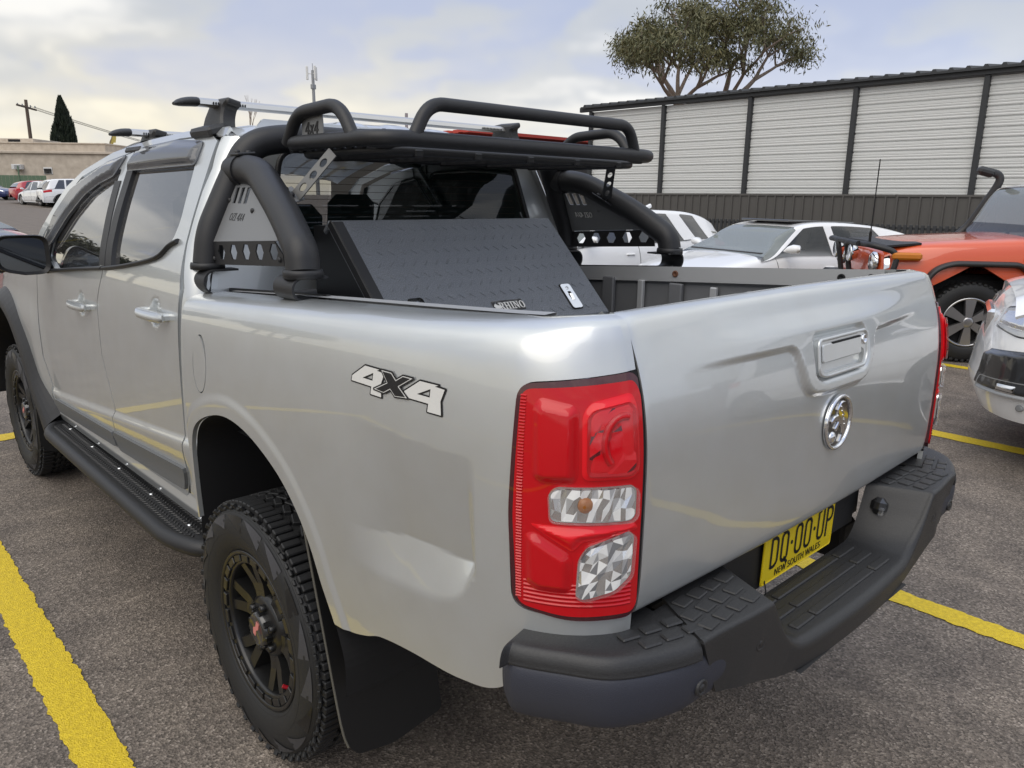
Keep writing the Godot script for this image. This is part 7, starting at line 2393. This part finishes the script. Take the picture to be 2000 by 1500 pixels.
		ps.lathe(Transform3D(Basis(Vector3(0, 1, 0), Vector3(s * 0.8, 0, -0.6), Vector3(-0.6, 0, -0.8 * s)), pp), pv([Vector2(0.020, -0.02), Vector2(0.020, 0.004), Vector2(0.013, 0.006), Vector2(0, 0.006)]), 14)
		part("parking_sensor", ps, M.metal_grey, fe)
		var fl := MB.new()
		fl.boxat(Vector3(s * 0.84, 0.33, -1.78), Vector3(0.20, 0.17, 0.30), 0.03)
		part("wheel_guard", fl, M.trim_black, t)
	# bonnet skin down to the front panel
	var bn := MB.new()
	bn.skin(func(x, z): return Vector3(x, 1.075 + 0.05 * (1.0 - x * x) + 0.06 * (z + 2.2) - 0.05 * pow(smoothstep(-2.05, -2.30, z), 2.0) - 0.10 * pow(smoothstep(0.62, 0.90, absf(x)), 2.0), z), Rect2(-0.84, -2.24, 1.72, 1.2), 40, 24, null, 0.02, Vector3.UP)
	part("bonnet", bn, M.white_paint, t)
	var gr := MB.new()
	gr.boxat(Vector3(0, 0.86, -2.33), Vector3(0.62, 0.18, 0.06), 0.02)
	part("grille", gr, M.chrome, t)

# ---------------------------------------------------------------- fences, buildings, trees
func backdrop():
	shed()
	far_building()
	far_things()
	trees()

func shed():
	var X := 16.3
	var P := 2.61
	# colour steel fence: one thing, each sheet a part
	var f := thing("sheet_fence", "dark brown corrugated metal fence below the white shed wall", "fence", Vector3(15.9, 0, -6))
	for k in 15:
		var z0 := -9.0 + 22.0 - k * 2.36
		var m := MB.new()
		var prof := []
		var zz := 0.0
		while zz < 2.30:
			for q in [[0.0, 0.0], [0.185, 0.0], [0.195, -0.032], [0.225, -0.032], [0.235, 0.0]]:
				if zz + q[0] <= 2.34: prof.append(Vector2(zz + q[0], q[1]))
			zz += 0.235
		for i in prof.size() - 1:
			var a: Vector2 = prof[i]; var b: Vector2 = prof[i + 1]
			m.quad(Vector3(-a.y * -1.0, 0.05, z0 - a.x), Vector3(b.y, 0.05, z0 - b.x), Vector3(b.y, 1.74, z0 - b.x), Vector3(a.y, 1.74, z0 - a.x), Vector3(-1, 0, 0))
		part("fence_sheet", m, M.sheet_dark, f)
		var r := MB.new()
		r.boxat(Vector3(0.0, 1.76, z0 - 1.18), Vector3(0.055, 0.05, 2.34), 0.006)
		part("fence_rail", r, M.sheet_dark, f)
		var po := MB.new()
		po.boxat(Vector3(0.02, 0.9, z0), Vector3(0.05, 1.78, 0.05), 0.004)
		part("fence_post", po, M.sheet_dark, f)
	var lowf := thing("slat_fence", "low black fence of upright slats in front of the brown fence", "fence", Vector3(14.6, 0, -4))
	for k in 120:
		var m := MB.new()
		m.boxat(Vector3(0, 0.62, 5.0 - k * 0.11), Vector3(0.03, 1.14, 0.062), 0.006)
		part("slat", m, M.post_dark, lowf)
	for y in [0.25, 1.12]:
		var m := MB.new()
		m.boxat(Vector3(0.035, y, -1.6), Vector3(0.03, 0.05, 13.3), 0.004)
		part("fence_rail", m, M.post_dark, lowf)
	# shed with white horizontal sheeting between black posts
	var s := thing("shed", "long shed clad in white horizontal metal sheeting with black posts and roof edge", "shed", Vector3(X, 0, -6))
	var ztop := func(z: float) -> float: return 4.12
	for k in 11:
		var z0 := -13.9 + 6.0 + k * P
		for j in 12:
			var m := MB.new()
			var y0 := 1.70 + j * 0.2
			var prof := [Vector2(0.0, -0.02), Vector2(0.022, -0.02), Vector2(0.034, 0.012), Vector2(0.055, 0.016), Vector2(0.075, 0.012), Vector2(0.083, 0.0), Vector2(0.092, 0.010), Vector2(0.12, 0.015), Vector2(0.135, 0.003), Vector2(0.145, 0.012), Vector2(0.185, 0.014), Vector2(0.2, -0.02)]
			for i in prof.size() - 1:
				m.quad(Vector3(-prof[i].y, y0 + prof[i].x, z0), Vector3(-prof[i].y, y0 + prof[i].x, z0 + P), Vector3(-prof[i + 1].y, y0 + prof[i + 1].x, z0 + P), Vector3(-prof[i + 1].y, y0 + prof[i + 1].x, z0), Vector3(-1, 0.0, 0))
			part("wall_sheet", m, M.sheet_white, s)
		var p := MB.new()
		p.boxat(Vector3(-0.05, 2.05, z0), Vector3(0.14, 4.1, 0.10), 0.006)
		part("post", p, M.post_dark, s)
	var ew := MB.new()
	ew.boxat(Vector3(4.0, 2.0, -7.93), Vector3(8.0, 4.0, 0.06))
	ew.boxat(Vector3(0.15, 1.0, 6.0), Vector3(0.1, 1.9, 28.0))
	part("end_wall", ew, M.sheet_dark, s)
	var fa := MB.new()
	fa.boxat(Vector3(-0.10, 4.17, 6.2), Vector3(0.10, 0.13, 29.0), 0.01)
	part("fascia", fa, M.post_dark, s)
	var rib := 0
	for k in 90:
		var z := -8.2 + k * 0.32
		var m := MB.new()
		var pr := [Vector2(0.0, 0.0), Vector2(0.10, 0.0), Vector2(0.135, 0.055), Vector2(0.185, 0.055), Vector2(0.22, 0.0), Vector2(0.32, 0.0)]
		for i in 5:
			m.quad(Vector3(-0.22, 4.245 + pr[i].y, z + pr[i].x), Vector3(-0.22, 4.245 + pr[i + 1].y, z + pr[i + 1].x), Vector3(8.0, 5.1 + pr[i + 1].y, z + pr[i + 1].x), Vector3(8.0, 5.1 + pr[i].y, z + pr[i].x), Vector3(0, 1, 0))
			m.quad(Vector3(-0.22, 4.245 + pr[i].y, z + pr[i].x), Vector3(-0.22, 4.245 + pr[i + 1].y, z + pr[i + 1].x), Vector3(-0.22, 4.20, z + pr[i + 1].x), Vector3(-0.22, 4.20, z + pr[i].x), Vector3(-1, 0, 0))
		part("roof_sheet", m, M.post_dark, s)
	# low dark building with a red roof beyond the shed's end
	var rd := thing("red_roofed_building", "dark building with a red roof edge glimpsed beyond the light tray", "building", Vector3(19, 0, -22))
	var w := MB.new()
	w.boxat(Vector3(0, 1.7, 0), Vector3(9, 3.4, 8))
	part("wall", w, M.sheet_dark, rd)
	var rf := MB.new()
	for k in 40: rf.boxat(Vector3(0, 3.62, -5 + k * 0.25), Vector3(9.6, 0.06 + 0.04 * (k % 2), 0.25), 0.0)
	part("roof", rf, M.roof_red, rd)
	var pp := tag(part("street_post", post_mesh(0.07, 5.2), M.metal_grey, self), "thin grey post standing above the red roof edge", "post")
	pp.position = Vector3(19.3, 0, -27.5)

func post_mesh(r: float, h: float) -> MB:
	var m := MB.new()
	m.tube(PackedVector3Array([Vector3(0, 0, 0), Vector3(0, h, 0)]), r, 10)
	return m

func far_building():
	var y := gy(0, -84)
	var c := Vector3(15.2, y, -82.5)
	var th := atan2(-0.685, 0.728)   # along the picture's horizontal
	var t := thing("beige_building", "long beige rendered building with small window and wall air conditioners", "building", c, th)
	var w := MB.new()
	w.boxat(Vector3(-5, 1.75, -4), Vector3(34, 3.9, 8), 0.02)
	w.boxat(Vector3(-7.5, 4.15, -5), Vector3(29, 1.0, 6), 0.02)
	part("wall", w, M.render_beige, t)
	var b := MB.new()
	b.boxat(Vector3(-5, 3.72, 0.08), Vector3(34.2, 0.22, 0.25), 0.03)
	b.boxat(Vector3(-7.5, 4.66, -5), Vector3(29.2, 0.12, 6.2), 0.02)
	part("parapet", b, M.render_beige, t)
	var up := MB.new()
	up.boxat(Vector3(-13, 4.8, -10), Vector3(20, 1.2, 5), 0.03)
	part("upper_storey", up, M.render_beige, t)
	for k in 4:
		var wn := MB.new()
		wn.boxat(Vector3(-11.5 + k * 2.2, 5.0, -7.48), Vector3(1.2, 0.6, 0.05), 0.0)
		part("upper_window", wn, M.dark, t)
	for q in [[-5.1, 2.55], [-0.05, 2.40], [-9.6, 2.55]]:
		var a := MB.new()
		a.boxat(Vector3(q[0], q[1], 0.28), Vector3(0.85, 0.46, 0.55), 0.03)
		var ac := part("air_conditioner", a, M.white_print, t)
		for k in 5:
			var l := MB.new()
			l.boxat(Vector3(q[0] + 0.12, q[1] - 0.14 + k * 0.07, 0.56), Vector3(0.52, 0.035, 0.03))
			part("grille_slat", l, M.metal_grey, ac)
	var wf := MB.new()
	wf.boxat(Vector3(2.55, 2.1, 0.03), Vector3(0.80, 0.62, 0.06), 0.01)
	var win := part("window", wf, M.white_print, t)
	var wg := MB.new()
	wg.boxat(Vector3(2.55, 2.06, 0.06), Vector3(0.68, 0.44, 0.05), 0.0)
	part("pane", wg, M.black_gloss, win)
	var fd := MB.new()
	for k in 5: fd.boxat(Vector3(-7.0 + k * 0.35, 4.2, -1.96), Vector3(0.30, 0.60, 0.04), 0.005)
	part("faded_sign", fd, M.white_print, t)
	# green fence and the blue sign in front
	var f := thing("green_fence", "pale green corrugated fence along the foot of the beige building", "fence", c + Vector3(-2.6, -0.1, 1.9), th)
	for k in 3:
		for j in 13:
			var m := MB.new()
			m.boxat(Vector3(-2.2 + k * 2.35 + j * 0.18, 0.85, (0.02 if j % 2 else 0.0)), Vector3(0.17, 1.7, 0.03), 0.006)
			part("fence_sheet", m, M.fence_green, f)
		var p := MB.new()
		p.boxat(Vector3(-2.32 + k * 2.35, 1.25, 0.03), Vector3(0.09, 2.5, 0.09))
		part("fence_post", p, M.fence_green, f)
	var s := thing("blue_sign", "blue hoarding with a pale yellow arch on it above the white suv", "sign", c + Vector3(1.75, -0.1, -2.2), th)
	var sb := MB.new()
	sb.boxat(Vector3(0.6, 0.85, 0), Vector3(5.6, 1.5, 0.06), 0.01)
	part("board", sb, M.sign_blue, s)
	var ar := MB.new()
	var pa := PackedVector2Array()
	for k in 17: pa.append(Vector2(cos(PI * k / 16.0) * 1.0, sin(PI * k / 16.0) * 0.62))
	ar.prism(Transform3D(Basis(), Vector3(-0.4, 0.85, 0.045)), pa, 0.01)
	part("arch_mark", ar, M.sign_yellow, s)

func far_things():
	# telephone mast with panel aerials
	var t := thing("phone_mast", "slim phone mast with panel aerials above the roof racks", "mast", Vector3(62.2, -0.6, -112), 0.4)
	var m := MB.new()
	m.tube(PackedVector3Array([Vector3(0, -2.2, 0), Vector3(0, 21.0, 0)]), PackedFloat32Array([0.34, 0.22]), 10)
	part("pole", m, M.metal_grey, t)
	for k in 3:
		var a := TAU * k / 3.0
		var p := MB.new()
		p.boxat(Vector3(cos(a) * 0.85, 20.6, sin(a) * 0.85), Vector3(0.34, 2.0, 0.24), 0.05, Vector3(0, -a, 0))
		p.tube(PackedVector3Array([Vector3(0, 20.5, 0), Vector3(cos(a) * 0.8, 20.5, sin(a) * 0.8)]), 0.06, 6)
		part("panel_aerial", p, M.white_print, t)
	var w := MB.new()
	w.tube(PackedVector3Array([Vector3(0, 21, 0), Vector3(0, 22.0, 0)]), 0.05, 6)
	part("spike", w, M.metal_grey, t)
	w = MB.new()
	w.boxat(Vector3(0, 18.6, 0), Vector3(0.8, 0.7, 0.5), 0.05)
	part("equipment_box", w, M.metal_grey, t)
	# timber power pole with wires
	var q := thing("power_pole", "timber power pole with cross arm behind the beige building", "power pole", Vector3(21.4, 1.4, -106.0), 0.755)
	var pm := MB.new()
	pm.tube(PackedVector3Array([Vector3(0, 0, 0), Vector3(0, 10.6, 0)]), PackedFloat32Array([0.24, 0.17]), 10)
	part("pole", pm, M.timber, q)
	var ca := MB.new()
	ca.boxat(Vector3(0, 9.75, 0), Vector3(3.4, 0.20, 0.16), 0.02, Vector3(0, 0, -0.07))
	part("cross_arm", ca, M.timber, q)
	for x in [-1.5, -0.7, 0.7, 1.5]:
		var i := MB.new()
		i.boxat(Vector3(x, 9.95, 0), Vector3(0.13, 0.26, 0.13), 0.03)
		part("insulator", i, M.metal_grey, q)
		var wi := MB.new()
		var pts := []
		for k in 21:
			var f := k / 20.0
			pts.append(Vector3(x + 60.0 * f, 9.95 - 3.4 * f - 6.0 * f * (1.0 - f) * 0.3, -4.0 * f))
		wi.tube(PackedVector3Array(pts), 0.022, 5, false)
		part("wire", wi, M.dark, q)
	var fl := thing("yellow_flag", "tattered yellow banner leaning on the beige building's parapet", "flag", Vector3(22.4, 4.5, -80.5), 0.755)
	var fp := MB.new()
	fp.tube(PackedVector3Array([Vector3(-0.9, 0.0, 0), Vector3(1.1, 2.9, 0)]), 0.04, 6)
	part("flag_pole", fp, M.timber, fl)
	var fm := MB.new()
	for k in 10:
		var u := k / 10.0; var v := (k + 1) / 10.0
		var a := Vector3(-0.35 + 1.4 * u, 0.8 + 2.05 * u, 0.1 * sin(u * 9)); var b := Vector3(-0.35 + 1.4 * v, 0.8 + 2.05 * v, 0.1 * sin(v * 9))
		fm.quad(a, b, b + Vector3(0.25, -0.5 - 0.15 * sin(k * 2.0), 0.05), a + Vector3(0.25, -0.5 - 0.15 * sin(k * 2.0 - 2.0), 0.05), Vector3(0, 0, 1))
	part("flag_cloth", fm, M.sign_yellow, fl)

# a tree of tapering limbs that fork, with leaves hung in clumps round the ends
func tree(called: String, label: String, at: Vector3, d: Dictionary, group := ""):
	var r := RandomNumberGenerator.new()
	r.seed = d.seed
	var t := thing(called, label, "tree", at, 0.0, group)
	var tr := MB.new()
	var tips := []
	var stack := [[Vector3.ZERO, Vector3(d.get("lean", 0.0), 1, 0).normalized(), d.height * d.get("bole", 0.28), d.girth, 0]]
	while stack.size() > 0:
		var s: Array = stack.pop_back()
		var p: Vector3 = s[0]; var dir: Vector3 = s[1]; var ln: float = s[2]; var g: float = s[3]; var lv: int = s[4]
		var pts := [p]; var rad := PackedFloat32Array([g])
		var n := 5
		for k in n:
			dir = (dir + Vector3(r.randf_range(-1, 1), r.randf_range(-0.25, 0.5), r.randf_range(-1, 1)) * 0.13).normalized()
			p += dir * ln / n
			pts.append(p)
			rad.append(lerpf(g, g * 0.66, (k + 1.0) / n))
			if lv >= d.get("ends", 2) and k >= 2: tips.append([p, lv])
		tr.tube(PackedVector3Array(pts), rad, 7 if lv < 2 else 4, false)
		if lv < d.levels:
			var kids := 3 if lv < 2 else 2 + r.randi() % 2
			var a0 := r.randf() * TAU
			for k in kids:
				var a := a0 + TAU * k / kids + r.randf_range(-0.5, 0.5)
				var spread: float = d.get("spread", 0.62) * r.randf_range(0.55, 1.2)
				var side := Vector3(cos(a), 0, sin(a))
				var nd := (dir + side * spread + Vector3(0, d.get("rise", 0.12), 0)).normalized()
				stack.append([p, nd, ln * r.randf_range(0.62, 0.86) * (0.95 if lv else d.get("first", 0.8)), g * 0.62, lv + 1])
		else:
			tips.append([p, lv])
	part("trunk", tr, M.bark, t)
	if d.get("bare", false): return
	var lf := MB.new()
	lf.tinted = true
	for tip in tips:
		if r.randf() < d.get("gap", 0.12): continue
		var tone := r.randf()
		var cr: float = d.clump * r.randf_range(0.55, 1.15)
		var base := Color(0.070, 0.078, 0.034).lerp(Color(0.150, 0.140, 0.066), tone)
		if d.has("tint"): base = base.lerp(d.tint, 0.6)
		for k in int(d.leaves * r.randf_range(0.6, 1.2)):
			var o := Vector3(r.randfn(), r.randfn() * 0.7 - 0.15, r.randfn()).limit_length(1.9) * cr * 0.5
			var c: Vector3 = tip[0] + o
			var hang := Vector3(r.randf_range(-0.6, 0.6), r.randf_range(-1.1, 0.1), r.randf_range(-0.6, 0.6)).normalized()
			var sd := hang.cross(Vector3(r.randfn(), r.randfn(), r.randfn())).normalized()
			var L: float = d.leaf * r.randf_range(0.7, 1.3); var W: float = L * d.get("leafw", 0.3)
			var nn := sd.cross(hang)
			if nn.y < 0: nn = -nn
			lf.col = base * r.randf_range(0.75, 1.3)
			lf.tri(c, c + hang * L * 0.5 + sd * W * 0.5, c + hang * L, nn, nn, nn)
			lf.tri(c, c + hang * L, c + hang * L * 0.5 - sd * W * 0.5, nn, nn, nn)
	part("crown", lf, M.leaf, t)

func trees():
	tree("gum_tree", "tall spreading gum tree rising behind the white shed", Vector3(35.2, 0, -24.6), {"seed": 4, "height": 18.5, "girth": 0.42, "bole": 0.24, "levels": 5, "clump": 1.05, "leaves": 60, "leaf": 0.27, "leafw": 0.24, "spread": 0.78, "rise": 0.06, "gap": 0.30, "first": 0.86, "ends": 5})
	# clipped cypress: a column of dense sprays
	var r := RandomNumberGenerator.new()
	r.seed = 77
	var t := thing("cypress_tree", "dark pencil cypress standing behind the beige building", "tree", Vector3(24.5, 1.4, -104.0))
	var tk := MB.new()
	tk.tube(PackedVector3Array([Vector3.ZERO, Vector3(0, 8, 0)]), PackedFloat32Array([0.3, 0.1]), 8)
	part("trunk", tk, M.bark, t)
	var m := MB.new()
	m.tinted = true
	for k in 5200:
		var h := pow(r.randf(), 0.85)
		var a := r.randf() * TAU
		var lump := 1.0 + 0.16 * sin(a * 3.0 + h * 9.0)
		var rad: float = 1.55 * lump * (1.0 - pow(h, 2.6)) * (0.75 + 0.25 * r.randf()) * (0.62 + 0.38 * min(h * 4.0, 1.0))
		var c := Vector3(cos(a) * rad, 0.6 + h * 10.2, sin(a) * rad)
		var upv := Vector3(cos(a) * 0.3, 1, sin(a) * 0.3).normalized()
		var sd := upv.cross(Vector3(r.randfn(), r.randfn(), r.randfn())).normalized()
		m.col = Color(0.016, 0.024, 0.014) * r.randf_range(0.7, 1.6)
		m.flat(c - sd * 0.10, c + sd * 0.10, c + upv * 0.55, Vector3(cos(a), 0.4, sin(a)))
	part("crown", m, M.leaf, t)
	tree("bare_tree", "thin leafless treetop seen between the roof racks and light tray", Vector3(43.8, 1.4, -92.4), {"seed": 12, "height": 14.0, "girth": 0.10, "bole": 0.5, "levels": 4, "spread": 0.20, "rise": 0.6, "bare": true, "clump": 1, "leaves": 0, "leaf": 0.2, "first": 0.4})
	for q in [[Vector3(13.0, 1.4, -104), 3, 10.5, "leafy tree at the picture's edge beside the power pole"], [Vector3(16.6, 1.4, -118), 9, 7.4, "low round tree behind the power pole"], [Vector3(36.5, 1.4, -96), 15, 6.6, "olive green tree beyond the yellow banner"], [Vector3(28.6, 1.4, -112), 17, 6.0, "small dark tree right of the cypress"], [Vector3(41.0, 1.4, -99.0), 23, 5.4, "low tree showing under the front roof bar"]]:
		tree("leafy_tree", q[3], q[0], {"seed": q[1], "height": q[2], "girth": 0.25, "bole": 0.25, "levels": 3, "clump": 1.9, "leaves": 120, "leaf": 0.45, "leafw": 0.5, "spread": 0.8, "rise": 0.1, "gap": 0.03, "tint": Color(0.03, 0.036, 0.02)}, "trees beyond the beige building")
	# trees across the road on the left, seen mirrored in the ute's windows and paint
	var labels := ["wide gum tree across the road, mirrored in the rear door window", "tall gum tree across the road mirrored beside the door pillar", "low dark gum tree across the road mirrored in the front window", "rounded gum tree across the road behind the ute", "leaning gum tree across the road mirrored low in the paint", "gum tree at the far end of the road", "dense gum tree on the near end of the road", "thin gum tree between the others across the road"]
	for k in 8:
		tree("roadside_tree", labels[k], Vector3(-11.0 - 3.6 * k, gy(0, -80.0), -84.0 + 5.0 * ((k * 3) % 4) + k * 1.5), {"seed": 40 + k, "height": 13.0 + 2.5 * ((k * 5) % 3), "girth": 0.3, "bole": 0.22, "levels": 3, "clump": 2.2, "leaves": 70, "leaf": 0.55, "leafw": 0.5, "spread": 0.85, "gap": 0.05, "tint": Color(0.03, 0.036, 0.02)}, "gum trees along the road on the left")
